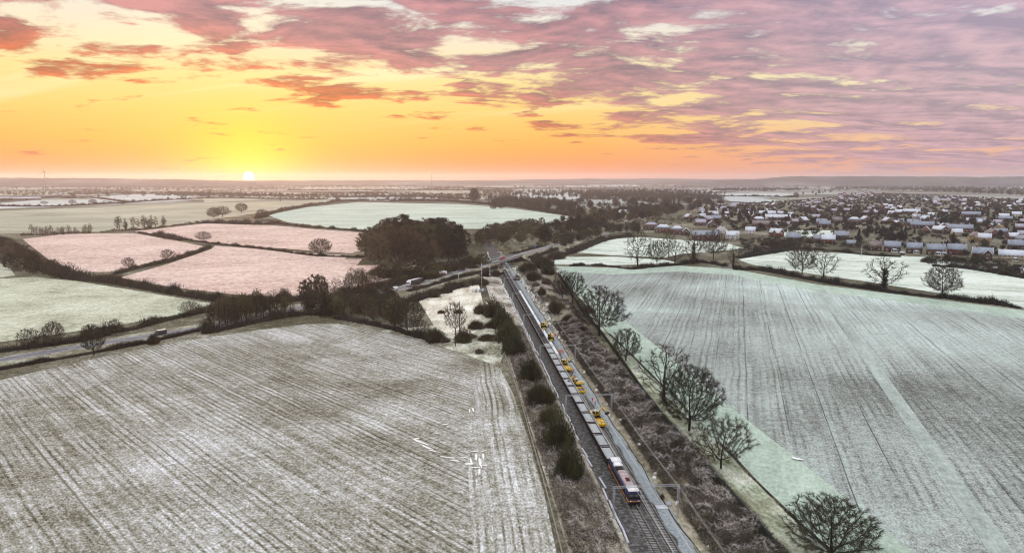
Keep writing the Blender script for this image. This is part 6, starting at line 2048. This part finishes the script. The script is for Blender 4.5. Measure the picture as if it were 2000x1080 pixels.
# people -------------------------------------------------------------------
def person_mesh(pose):
    V = {'pel': (0, 0, .95), 'sp': (0, .02, 1.18), 'ch': (0, .02, 1.36), 'nk': (0, .0, 1.52), 'hd': (0, -.02, 1.64), 'ht': (0, -.01, 1.76)}
    E_ = [('pel', 'sp'), ('sp', 'ch'), ('ch', 'nk'), ('nk', 'hd'), ('hd', 'ht')]
    Rr = {'pel': .17, 'sp': .17, 'ch': .19, 'nk': .07, 'hd': .105, 'ht': .085}
    for s_, nm in ((-1, 'l'), (1, 'r')):
        st = s_ * (.09 if pose == 1 else .0)
        V['hip' + nm] = (s_ * .11, 0, .9); V['kn' + nm] = (s_ * .12, -.03 + st * -1.2, .5); V['an' + nm] = (s_ * .13, .03 + st * 1.8 * (1 if s_ > 0 else .6), .1); V['to' + nm] = (s_ * .15, -.14 + st * 1.6, .05)
        V['sh' + nm] = (s_ * .21, .02, 1.43); V['el' + nm] = (s_ * .3, .05 if pose == 0 else -.12, 1.16); V['wr' + nm] = (s_ * (.27 if pose == 0 else .2), -.06 if pose == 0 else -.34, .92 if pose == 0 else 1.1); V['ha' + nm] = (s_ * (.26 if pose == 0 else .15), -.09 if pose == 0 else -.42, .82 if pose == 0 else 1.12)
        V['f1' + nm] = (V['ha' + nm][0], V['ha' + nm][1] - .03, V['ha' + nm][2] - .07); V['th' + nm] = (V['ha' + nm][0] - s_ * .05, V['ha' + nm][1] - .05, V['ha' + nm][2])
        E_ += [('pel', 'hip' + nm), ('hip' + nm, 'kn' + nm), ('kn' + nm, 'an' + nm), ('an' + nm, 'to' + nm), ('ch', 'sh' + nm), ('sh' + nm, 'el' + nm), ('el' + nm, 'wr' + nm), ('wr' + nm, 'ha' + nm), ('ha' + nm, 'f1' + nm), ('wr' + nm, 'th' + nm)]
        Rr.update({'hip' + nm: .12, 'kn' + nm: .085, 'an' + nm: .06, 'to' + nm: .05, 'sh' + nm: .085, 'el' + nm: .06, 'wr' + nm: .045, 'ha' + nm: .045, 'f1' + nm: .025, 'th' + nm: .018})
    keys = list(V)
    me = bpy.data.meshes.new('person_frame')
    me.from_pydata([V[k] for k in keys], [(keys.index(a), keys.index(c)) for a, c in E_], [])
    o = ob('person_frame', me)
    md = o.modifiers.new('skin', 'SKIN')
    for k, sv_ in zip(keys, me.skin_vertices[0].data):
        sv_.radius = (Rr[k], Rr[k] * .8)
        sv_.use_root = k == 'pel'
    sb_ = o.modifiers.new('sub', 'SUBSURF'); sb_.levels = 1; sb_.render_levels = 1
    dg = bpy.context.evaluated_depsgraph_get()
    m2 = bpy.data.meshes.new_from_object(o.evaluated_get(dg))
    bpy.data.objects.remove(o)
    m2.materials.clear()
    for mm in (M_HIVIS, M_SKIN, M_REFL, M_BLACK):
        m2.materials.append(mm)
    for f in m2.polygons:
        c = f.center
        if c.z > 1.53:
            f.material_index = 1
        elif c.z < .1:
            f.material_index = 3
        elif (abs(c.z - 1.22) < .04 and abs(c.x) < .22) or abs(c.z - .42) < .04:
            f.material_index = 2
        elif abs(c.x) > .1 and min((c - Vector(V[k])).length for k in ('hal', 'har', 'f1l', 'f1r', 'thl', 'thr')) < .07:
            f.material_index = 1
    return m2


PM = [person_mesh(0), person_mesh(1)]
hb = MB()
prev = None
for i in range(5):
    r_ = .13 * math.cos(i / 4 * math.pi / 2) + .005
    z_ = 1.70 + .13 * math.sin(i / 4 * math.pi / 2)
    if prev:
        hb.tube((0, -.01, prev[1]), (0, -.01, z_), prev[0], r_, 10, caps=False)
    prev = (r_, z_)
hb.tube((0, -.03, 1.69), (0, -.03, 1.705), .155, n=10)
HEL = hb.mesh('helmet', M_HELM)
fb = MB(); fb.box((0, -.115, 1.62), (.025, .05, .04), taper=(.6, .6))
for s_ in (-1, 1):
    fb.box((s_ * .035, -.105, 1.655), (.02, .012, .012)); fb.box((s_ * .105, -.01, 1.63), (.02, .04, .06))
fb.box((0, -.105, 1.585), (.05, .012, .01))
FACE = fb.mesh('face', M_SKIN)


def person(u, v, rz, pose, label, group=None):
    t = thing('person', label, 'person', RW(u, v, ZR - .12), RROT + rz, group)
    ob('body', PM[pose], t); ob('helmet', HEL, t); ob('face', FACE, t)
    return t


uw = u_at(1093, 690)
for i, (du, dv, rz, ps, lab) in enumerate([(0, 4.4, .4, 0, 'worker in orange at the left of the group beyond the white sheet end'), (.9, 5.2, -.6, 0, 'worker in orange in the middle of the group beyond the white sheet end'), (-.5, 6.0, 1.2, 1, 'worker in orange nearest in the group beyond the white sheet end'), (1.8, 5.9, 2.6, 1, 'worker in orange farthest back in the group beyond the white sheet end'), (2.4, 4.7, 2.0, 0, 'worker in orange facing the excavator at the back of the group')]):
    person(uw + du, dv, rz, ps, lab)
person(u_at(1118, 727), 5.3, .5, 1, 'worker in orange at the corner of the third yellow trailer')
person(u_at(1158, 784), 5.6, .2, 0, 'worker in orange standing alone under the second portal')
person(u_at(1160, 787) - 1.5, 5.9, 2.2, 1, 'worker in orange walking beside the lone one under the second portal')
person(u_at(1076, 655), 6.6, -.5, 0, 'worker in orange standing right of the excavator on the membrane')
person(u_at(1066, 648), 3.0, 1.5, 0, 'worker in orange between the two far excavators')
person(u_at(1056, 634), 4.8, 2.5, 1, 'worker in orange behind the farthest excavator')
person(u_at(1082, 657), 7.4, -1.5, 1, 'worker in orange by the trough lengths near the far excavators')

# small things near the track
p = RW(u_at(1290, 985), 8.3, ZR)
t = thing('manhole', 'round pale concrete inspection chamber beside the pale ballast', 'inspection chamber', p)
b = MB(); b.tube((0, 0, -.2), (0, 0, .35), .8, n=14); b.build('ring', M_CONC, t)
b = MB(); b.tube((0, 0, .35), (0, 0, .42), .62, n=14); b.build('lid', M_STEEL, t)
o = ob('paving_slab', None)
b = MB(); b.box((0, 0, .06), (2.6, 1.8, .12)); bpy.data.objects.remove(o)
o = b.build('concrete_slab', M_PIPE); o.location = RW(u_at(1280, 990), 6.3, ZR - .1); o.rotation_euler = (0, 0, RROT)
tag(o, 'flat pale slab on the ballast beside the inspection chamber', 'slab')
by_pixel('thorn1', 1293, 975, 958, 10, 'bush', 'small yellowish shrub on the bank beside the inspection chamber', 'bush')
cab_p = RW(u_at(1061, 604), 12.5, -.9)
t = thing('equipment_cabinet', 'white upright equipment cabinet on the right bank', 'cabinet', cab_p, RROT)
b = MB(); b.box((0, 0, 1.1), (1.6, 1.0, 2.3)); b.build('case', M_WHITER, t)
b = MB(); b.box((0, -.52, 1.1), (1.4, .06, 2.0)); b.build('door', M_WTRIM, t)
b = MB(); b.box((0, 0, -.1), (2.2, 1.6, .3)); b.build('plinth', M_CONC, t)

# fences ---------------------------------------------------------------------
M_GREENF = mat('dark green painted steel', rgb(44, 54, 48), rough=0.7, var=0.2, scale=1)
M_WOOD = mat('weathered fence timber', rgb(150, 138, 118), rough=0.95, var=0.25, scale=2, frost=0.5)
fpts = [on_ground(x, y) for x, y in ((1530, 1110), (1500, 1060), (1440, 990), (1380, 922), (1320, 853), (1260, 775), (1210, 703), (1165, 642), (1140, 612), (1105, 560), (1090, 535))]
fp = smooth(fpts, 6)
fe = thing('palisade_fence', 'dark green steel fence running up the bank between railway and wheat field', 'fence', fp[0])
pm = MB()
for i in range(14):
    pm.box((i * .2 + .1, 0, 1.05), (.13, .05, 2.1))
    pm.box((i * .2 + .1, 0, 2.17), (.06, .05, .16))
pm.box((1.4, .05, .45), (2.8, .05, .08)); pm.box((1.4, .05, 1.75), (2.8, .05, .08)); pm.box((0, .06, 1.05), (.12, .12, 2.2))
PAN = pm.mesh('fence_panel', M_GREENF)


def walk(P, step):
    out, cur, left = [], P[0].copy(), step
    i = 0
    out.append(P[0].copy())
    while i < len(P) - 1:
        d = P[i + 1] - cur
        if d.length >= left:
            cur = cur + d.normalized() * left
            out.append(cur.copy()); left = step
        else:
            left -= d.length; cur = P[i + 1].copy(); i += 1
    return out


wk = walk(fp, 2.8)
for a_, c_ in zip(wk, wk[1:]):
    d = c_ - a_
    ob('fence_panel', PAN, fe, a_ - fp[0] + Vector((0, 0, zg(a_.x, a_.y) - a_.z)), math.atan2(d.y, d.x))
fp2 = smooth([on_ground(x, y) for x, y in ((1105, 1120), (1095, 1075), (1066, 960), (1040, 868), (1015, 780), (1000, 735), (985, 692), (978, 668))], 6)
f2 = thing('field_fence', 'pale post and rail fence between the stubble field and the railway verge', 'fence', fp2[0])
po = MB(); po.box((0, 0, .6), (.14, .14, 1.3))
POST = po.mesh('post', M_WOOD)
ra = MB(); ra.box((1.5, 0, 0), (3.0, .05, .13))
RAILM = ra.mesh('rail', M_WOOD)
wk = walk(fp2, 3.0)
for a_, c_ in zip(wk, wk[1:]):
    d = c_ - a_
    lo_ = a_ - fp2[0]
    ob('post', POST, f2, lo_)
    for z_ in (.45, .82, 1.18):
        ob('rail', RAILM, f2, lo_ + Vector((0, 0, z_)), math.atan2(d.y, d.x))
# ditch edge right of the fence
structure('ditch', ribbon(smooth([G(x, y, .02) for x, y in ((1560, 1020), (1480, 944), (1430, 890), (1400, 862))], 4), [-.5, 0, .5], [.12, .16, .12]), mat('dark ditch soil', rgb(52, 46, 38), rough=1, var=.3, coord='pos'))
structure('ditch', ribbon(smooth([G(x, y, .02) for x, y in ((1560, 1020), (1610, 1066), (1680, 1130))], 4), [-.4, 0, .4], [.12, .16, .12]), MATS['dark ditch soil'])
structure('ditch', ribbon(smooth([G(x, y, .02) for x, y in ((1300, 760), (1262, 722), (1232, 692), (1190, 652))], 4), [-.5, 0, .5], [.12, .16, .12]), MATS['dark ditch soil'])

# frosted fallen trunk heap by the fence
p = on_ground(1245, 722)
t = thing('rubble_heap', 'small pale heap of frosted rubble beside the dark fence', 'heap', p)
rr = random.Random(3)
for i in range(7):
    b = MB(); b.box((0, 0, .3), (rr.uniform(.8, 1.8), rr.uniform(.7, 1.3), rr.uniform(.5, 1.0)), taper=(.7, .6), rx=rr.uniform(-.2, .2))
    s = b.build('boulder', M_CONC, t); s.location = (rr.uniform(-1.3, 1.3), rr.uniform(-1, 1), 0); s.rotation_euler = (0, 0, rr.uniform(0, 3))

# poles ---------------------------------------------------------------------
M_POLE = mat('dark timber pole', rgb(66, 54, 46), rough=0.95, var=0.2, scale=1)
def pole(px, py, top, label, kind):
    p = on_ground(px, py)
    h_ = z_at(p.y, top) - p.z
    t = thing('utility_pole' if kind < 2 else 'signal_mast', label, 'pole', p)
    b = MB(); b.tube((0, 0, -.2), (0, 0, h_), .2, .15, 8); b.build('pole', M_POLE if kind == 0 else M_STEEL, t)
    if kind == 0:
        b = MB(); b.box((0, 0, h_ - 1.5), (2.6, .14, .14)); b.build('crossarm', M_POLE, t)
        for x in (-1.2, 0, 1.2):
            b = MB(); b.tube((x, 0, h_ - 1.5), (x, 0, h_ + .9), .06, .05, 5); b.build('insulator', M_WTRIM, t)
    else:
        b = MB(); b.box((0, -.2, h_ * .62), (.7, .4, 1.1)); b.build('box', M_STEEL, t)
        b = MB(); b.tube((0, 0, h_), (0, 0, h_ + 1.2), .05, n=4); b.build('aerial', M_STEEL, t)
    return t


pole(898, 662, 588, 'tall dark pole with three pale insulators on the white tussock grass', 0)
pole(890, 676, 640, 'shorter timber pole in the stubble corner below the tall one', 0)
pole(941, 566, 514, 'slim grey mast standing in the equipment compound', 2)
pole(957, 570, 515, 'slim grey mast at the right edge of the equipment compound', 2)
pole(1841, 500, 464, 'tall dark pole rising between the front row houses', 1)
pole(1682, 502, 478, 'grey pole with box standing in the white paddock', 2)
pole(896, 560, 536, 'thin grey post by the lane left of the compound', 1)
# compound
p = on_ground(936, 571)
t = thing('equipment_compound', 'fenced grey equipment compound at the end of the white tussock grass', 'compound', p)
for i, (x, y, sx2, sy2, sz2) in enumerate(((-2, 0, 1.6, 1.4, 2.2), (.3, .5, 1.2, 1.2, 1.8), (2.2, -.2, 1.8, 1.3, 2.4))):
    b = MB(); b.box((x, y, sz2 / 2), (sx2, sy2, sz2)); b.build('cabinet', M_STEEL, t)
for x0, y0, x1, y1 in ((-4, -2, 4, -2), (-4, 2.5, 4, 2.5), (-4, -2, -4, 2.5), (4, -2, 4, 2.5)):
    b = MB()
    L_ = math.hypot(x1 - x0, y1 - y0)
    for k_ in range(int(L_ / .4) + 1):
        f = k_ * .4 / L_
        b.box((x0 + (x1 - x0) * f, y0 + (y1 - y0) * f, .9), (.07, .07, 1.8))
    b.tube((x0, y0, 1.7), (x1, y1, 1.7), .05, n=4); b.tube((x0, y0, .4), (x1, y1, .4), .05, n=4)
    b.build('railing', M_STEEL, t)
p = on_ground(1043, 492); 
t = thing('road_sign', 'blue road sign on posts where the bridge lane enters the trees', 'sign', (p.x, p.y, DECK - 1.5 if False else 0))
zs_ = z_at(p.y, 482)
b = MB()
for s_ in (-1.2, 1.2):
    b.tube((s_, .1, 0), (s_, .1, zs_ + 1), .09, n=6)
b.build('post', M_STEEL, t)
b = MB(); b.box((0, 0, zs_), (4.2, .1, 2.2)); b.build('panel', mat('blue sign face', rgb(40, 84, 160), rough=0.5), t)
b = MB(); b.box((0, -.06, zs_), (3.6, .04, .25)); b.box((.3, -.06, zs_ - .6), (2.6, .04, .22)); b.build('lettering_band', M_WTRIM, t)

# vehicles ---------------------------------------------------------------
def road_point(v_target):
    for i in range(len(RDP) - 1):
        if RDU[i][1] <= v_target <= RDU[i + 1][1]:
            f = (v_target - RDU[i][1]) / (RDU[i + 1][1] - RDU[i][1])
            p = RDP[i].lerp(RDP[i + 1], f)
            d = RDP[i + 1] - RDP[i]
            return p, math.atan2(d.y, d.x), d.normalized()


def v_of(px, py, z=.4):
    return UV(G(px, py, z))[1]


def vehicle_at(px, py, lane, z=.4):
    p, a, d = road_point(v_of(px, py, z))
    r = Vector((d.y, -d.x, 0)).normalized()
    q_ = p + r * lane
    q_.z = p.z + .06
    return q_, a


def wheels(t, pos, r=.33, w_=.22, half=.78):
    for x in pos:
        for s_ in (-1, 1):
            b = MB(); b.tube((x, s_ * (half - w_ / 2), r), (x, s_ * (half + w_ / 2), r), r, n=12); o = b.build('wheel', M_TYRE, t)
            b = MB(); b.tube((x, s_ * (half + w_ / 2), r), (x, s_ * (half + w_ / 2 + .02), r), r * .55, n=8); b.build('rim', M_STEEL, o)


def car(loc, a, label, m, group=None, frosted=False):
    t = thing('car', label, 'car', loc, a, group)
    b = MB(); b.prism([(-2.1, .3), (2.1, .3), (2.15, .7), (1.25, .92), (-1.95, .98), (-2.15, .75)], -.88, .88, 'y'); b.build('body', m, t)
    b = MB(); b.prism([(-1.85, .95), (1.1, .92), (.35, 1.42), (-1.25, 1.45)], -.74, .74, 'y'); cb = b.build('cabin', M_GLASS, t)
    b = MB(); b.prism([(-1.25, 1.44), (.35, 1.41), (.3, 1.48), (-1.2, 1.5)], -.72, .72, 'y'); b.build('roof', M_WTRIM if frosted else m, t)
    wheels(t, (-1.3, 1.3), half=.8)
    for s_ in (-1, 1):
        b = MB(); b.box((2.1, s_ * .62, .68), (.1, .36, .16)); b.build('headlight', M_LAMP, t)
    return t


def van(loc, a, label, m, roofm, group=None, L=5.2):
    t = thing('van', label, 'van', loc, a, group)
    b = MB(); b.prism([(-L / 2, .35), (L / 2, .35), (L / 2, 1.05), (L / 2 - .75, 1.25), (L / 2 - 1.45, 2.2), (-L / 2, 2.25)], -.95, .95, 'y'); b.build('body', m, t)
    b = MB(); b.prism([(-L / 2 + .05, 2.24), (L / 2 - 1.5, 2.2), (L / 2 - 1.6, 2.3), (-L / 2 + .1, 2.34)], -.9, .9, 'y'); b.build('roof', roofm, t)
    b = MB(); b.prism([(L / 2 - .78, 1.3), (L / 2 - .72, 1.32), (L / 2 - 1.36, 2.1), (L / 2 - 1.42, 2.08)], -.8, .8, 'y'); b.build('windscreen', M_GLASS, t)
    for s_ in (-1, 1):
        b = MB(); b.box((L / 2 - 1.75, s_ * .96, 1.65), (.9, .04, .6)); b.build('side_window', M_GLASS, t)
        b = MB(); b.box((L / 2 - .02, s_ * .7, .85), (.1, .34, .2)); b.build('headlight', M_LAMP, t)
    wheels(t, (-L / 2 + 1.0, L / 2 - 1.0), .36, half=.88)
    return t


M_WPAINT = mat('white vehicle paint', rgb(236, 236, 236), rough=0.35, spec=.5)
M_DPAINT = mat('dark vehicle paint', rgb(46, 46, 50), rough=0.35, spec=.5)
M_BPAINT = mat('blue vehicle paint', rgb(84, 120, 160), rough=0.35, spec=.5)
M_RPAINT = mat('red vehicle paint', rgb(170, 52, 42), rough=0.4, spec=.5)
q_, a_ = vehicle_at(312, 652, 1.7, .2)
van(q_, a_ + math.pi, 'dark van with a pale frosted roof driving along the lane at left', M_DPAINT, M_WTRIM)
q_, a_ = vehicle_at(766, 568, 1.7, .7)
van(q_, a_ + math.pi, 'white van on the lane just ahead of the lorry', M_WPAINT, M_WPAINT)
q_, a_ = vehicle_at(734, 573, -1.7, .6)
car(q_, a_, 'white car glimpsed through trees left of the white van', M_WPAINT)
q_, a_ = vehicle_at(684, 584, 1.7, .5)
car(q_, a_, 'pale car behind the trees far left of the white van', M_WPAINT)
# articulated lorry
q_, a_ = vehicle_at(803, 560, 1.7, 1.0)
t = thing('lorry', 'white articulated lorry with a long frosted white trailer on the lane', 'lorry', q_, a_ + math.pi)
b = MB(); b.prism([(5.3, .6), (7.6, .6), (7.65, 1.8), (7.45, 3.1), (5.3, 3.3)], -1.22, 1.22, 'y'); cb = b.build('cab', M_WPAINT, t)
b = MB(); b.box((7.62, 0, 2.35), (.1, 2.2, .85)); b.build('windscreen', M_GLASS, cb)
b = MB(); b.prism([(5.3, 3.3), (7.2, 3.12), (6.0, 3.9), (5.3, 4.0)], -1.1, 1.1, 'y'); b.build('wind_deflector', M_WPAINT, cb)
for s_ in (-1, 1):
    b = MB(); b.box((6.9, s_ * 1.23, 2.3), (.9, .05, .7)); b.build('side_window', M_GLASS, cb)
    b = MB(); b.box((7.66, s_ * .9, 1.0), (.08, .4, .25)); b.build('headlight', M_LAMP, cb)
b = MB(); b.box((-1.9, 0, 2.5), (13.6, 2.5, 2.75)); b.build('trailer_body', mat('grey trailer side', rgb(74, 72, 74), rough=0.6), t)
b = MB(); b.box((-1.9, 0, 3.92), (13.6, 2.5, .1)); b.build('trailer_roof', M_WPAINT, t)
b = MB(); b.box((-.5, 0, .95), (16, .9, .3)); b.build('chassis', M_BLACK, t)
wheels(t, (-7.2, -5.9, -4.6, 5.0, 6.6), .5, .3, 1.05)
# red and white vehicles near the bridge
q_, a_ = vehicle_at(976, 506, 1.7, DECK)
t = thing('truck', 'red flatbed truck on the road bridge', 'truck', q_, a_)
b = MB(); b.prism([(1.6, .5), (3.6, .5), (3.6, 1.6), (3.3, 2.5), (1.6, 2.6)], -1.05, 1.05, 'y'); cb = b.build('cab', M_RPAINT, t)
b = MB(); b.box((3.5, 0, 2.0), (.1, 1.8, .7)); b.build('windscreen', M_GLASS, cb)
b = MB(); b.box((-1.2, 0, 1.25), (5.2, 2.2, .8)); b.build('flatbed', M_RPAINT, t)
b = MB(); b.box((-1.2, 0, 1.75), (4.2, 1.7, .35), taper=(.9, .8)); b.build('load', M_DARK, t)
wheels(t, (-2.6, -1.4, 2.6), .45, .28, .95)
q_, a_ = vehicle_at(868, 538, -1.2, 2.2)
t = thing('truck', 'white and red recovery truck on the lane left of the bridge', 'truck', q_, a_)
b = MB(); b.prism([(1.6, .5), (3.6, .5), (3.6, 1.6), (3.3, 2.7), (1.6, 2.9)], -1.1, 1.1, 'y'); cb = b.build('cab', M_WPAINT, t)
b = MB(); b.box((3.5, 0, 2.1), (.1, 1.8, .7)); b.build('windscreen', M_GLASS, cb)
b = MB(); b.box((-1.2, 0, 1.1), (5.4, 2.2, .6)); b.build('bed', M_RPAINT, t)
b = MB(); b.box((-1.0, 0, 2.3), (4.6, 2.1, 1.8)); b.build('box_body', M_WPAINT, t)
wheels(t, (-2.6, 2.6), .45, .28, .95)
# parked vehicles at the right edge
M_TARM = mat('frosted car park', rgb(176, 180, 186), rough=0.9, var=0.12, scale=0.2, coord='pos')
field([(1930, 519), (2100, 522), (2100, 536), (1960, 531)], M_TARM, 0.08, 'car_park')
for i, (x, y, kind, m_, lab, ang_) in enumerate([(1945, 527, 'v', M_WPAINT, 'white camper van parked by the hedge at the right edge', .1), (1967, 526, 'c', M_BPAINT, 'blue frosted car parked right of the white camper van', .3), (1978, 531, 'c', M_WPAINT, 'white frosted car in the near row of the car park', .2), (1992, 527, 'c', M_DPAINT, 'dark car with a white frosted roof at the far side of the car park', .2), (1996, 533, 'c', M_WPAINT, 'white car cut by the right edge in the car park', .2), (1964, 531, 'c', M_DPAINT, 'dark frosted car in the near row right of the hedge', .2)]):
    p = G(x, y, .1)
    (van if kind == 'v' else car)(p, ang_ + (math.pi if i % 2 else 0), lab, m_, *([M_WTRIM] if kind == 'v' else []), **({} if kind == 'v' else {'frosted': True}))

# goal-like shed in a garden
p = on_ground(1762, 498)
t = thing('garden_shed', 'small dark garden shed with white frosted roof between the conservatories', 'shed', (p.x, p.y, 0), -math.atan2(p.x, p.y))
b = MB(); wall_mesh(b, 4, 3, 2.1, .8); b.build('wall', M_BROWN, t)
b = MB(); roof_mesh(b, 4, 3, 2.1, .8, .2); b.build('roof', M_SNOWY, t)

# brambles and tussocks -----------------------------------------------------
def thicket(label, rects, n, ht, ln, wd, m, seed, thr, name, sc=.085, lean=.9):
    rs = np.random.RandomState(seed)
    out_b, out_h = [], []
    tries = 0
    u_ = rs.uniform(rects[0], rects[1], n * 3); v_ = rs.uniform(rects[2], rects[3], n * 3)
    for uu, vv in zip(u_, v_):
        k_ = mnoise.fractal((uu * sc, vv * sc * 1.5, seed * 2.0), 1.0, 2.0, 4)
        if k_ < thr:
            continue
        p = RW(uu, vv)
        out_b.append((p.x, p.y, zg(p.x, p.y) + .1)); out_h.append(k_ - thr)
        if len(out_b) >= n:
            break
    B_ = np.array(out_b); K_ = np.array(out_h); n = len(B_)
    hump = np.array([abs(mnoise.noise((x * .33, y * .33, 1.0))) for x, y, z in B_])
    top = ht * np.clip(K_ * 3.2, .15, 1) * (.55 + hump)
    f = rs.uniform(0, 1, n) ** .6
    B_[:, 2] += top * f
    d_ = rdirs(rs, n) * lean + np.array((0, 0, .45))
    d_ /= np.linalg.norm(d_, axis=1, keepdims=True)
    b = MB(); b.tris(slivers(B_, d_, ln * rs.uniform(.5, 1.4, n), wd * rs.uniform(.5, 1.5, n), rs))
    tag(b.build(name, m), label, None, None, 'stuff')


M_BRAMD = mat('dark bramble', rgb(84, 77, 69), rough=0.95, var=0.5, scale=0.13, coord='pos')
M_BRAMF = mat('rimed bramble', rgb(190, 184, 178), rough=0.95, var=0.35, scale=0.13, coord='pos')
def brambles(u0, u1, v0, v1, n, seed, ht, dark, pale, where):
    """hummocks of bramble: dark tangled stems below, rimed arching tips on the crests"""
    rs = np.random.RandomState(seed)
    u_ = rs.uniform(u0, u1, n); v_ = rs.uniform(v0, v1, n)
    B_, T_, top_ = [], [], []
    for uu, vv in zip(u_, v_):
        h1 = 1 - abs(mnoise.noise((uu * .11, vv * .17, seed))) * 2.4
        h2 = mnoise.noise((uu * .33, vv * .4, seed + 5.0))
        e_ = min(1, (vv - v0) / 2.0, (v1 - vv) / 1.2)
        k_ = (h1 * .75 + h2 * .45) * max(0, e_)
        if k_ < -.02 and not (.3 > k_ > -.5 and rs.uniform(0, 1) < .45):
            continue
        p = RW(uu, vv)
        B_.append((p.x, p.y, zg(p.x, p.y) + .35)); top_.append(ht * max(.12, min(1.1, k_)))
    B_ = np.array(B_); top_ = np.array(top_); n = len(B_)
    f = rs.uniform(0, 1, n) ** .5
    B_[:, 2] += top_ * f * .85
    d_ = rdirs(rs, n) * np.array((1, 1, .55)) + np.array((0, 0, .3))
    d_ /= np.linalg.norm(d_, axis=1, keepdims=True)
    crest = (f > .8) & (top_ > ht * .45) & (rs.uniform(0, 1, n) < .75)  # colour split by height: rime plus highlight on crests, underside shade below
    sl = slivers(B_, d_, .95 * rs.uniform(.5, 1.5, n), .085 * rs.uniform(.5, 1.5, n), rs)
    b = MB(); b.tris(sl[~crest]); tag(b.build('bramble_thicket', dark), 'tangled dark brambles mounded ' + where, None, None, 'stuff')
    b = MB(); b.tris(sl[crest]); tag(b.build('bramble_stems', pale), 'frost-rimed bramble tips ' + where, None, None, 'stuff')


brambles(102, 335, 9.6, 22.6, 170000, 1, 3.4, M_BRAMD, M_BRAMF, 'covering the right bank')
thicket('pale frosted tussocks on the right bank', (100, 420, 7.8, 24), 40000, .55, .7, .07, M_STRAW, 4, -.5, 'tussock_grass', .15, .8)
brambles(102, 330, -17.6, -6.4, 60000, 6, 1.7, M_BRAMD, M_BRAMF, 'on the left railway verge')
thicket('pale frosted tussocks on the left railway verge', (100, 360, -17.8, -5.6), 30000, .5, .65, .065, M_STRAW, 8, -.5, 'tussock_grass', .15, .8)
thicket('brown scrub on the far right railway bank', (330, 545, 10, 27), 20000, 1.6, 1.1, .13, M_BRAMD, 9, .02, 'bramble_patch', .06)
thicket('pale rough grass on the far right railway bank', (330, 545, 9, 28), 14000, .6, 1.0, .12, M_BRAMF, 10, -.3, 'tussock_grass', .1)
thicket('pale tufts between fence and ditch', (100, 300, 22.5, 31), 16000, .5, .6, .065, M_STRAW, 14, -.2, 'tussock_grass', .15, .8)
thicket('dark scrub along the foot of the palisade fence', (108, 300, 21.2, 23.2), 7000, 1.3, .8, .07, M_BRAMD, 12, -.4, 'bramble_patch', .1)

# haze ------------------------------------------------------------------
HZ = 16500.0
hb_ = MB(); hb_.box((0, 5000, (190 - 6) / 2), (2 * HZ, 2 * HZ, 190 + 6))
M_AIR = bpy.data.materials.new('haze')
M_AIR.use_nodes = True
t_ = M_AIR.node_tree
t_.nodes.clear()
pv = t_.nodes.new('ShaderNodeVolumePrincipled')
pv.inputs['Color'].default_value = (.84, .82, .92, 1)
pv.inputs['Density'].default_value = 0.68e-4
pv.inputs['Anisotropy'].default_value = 0.55
oo = t_.nodes.new('ShaderNodeOutputMaterial')
t_.links.new(pv.outputs[0], oo.inputs['Volume'])
o = hb_.build('haze', M_AIR)
o['kind'] = 'stuff'
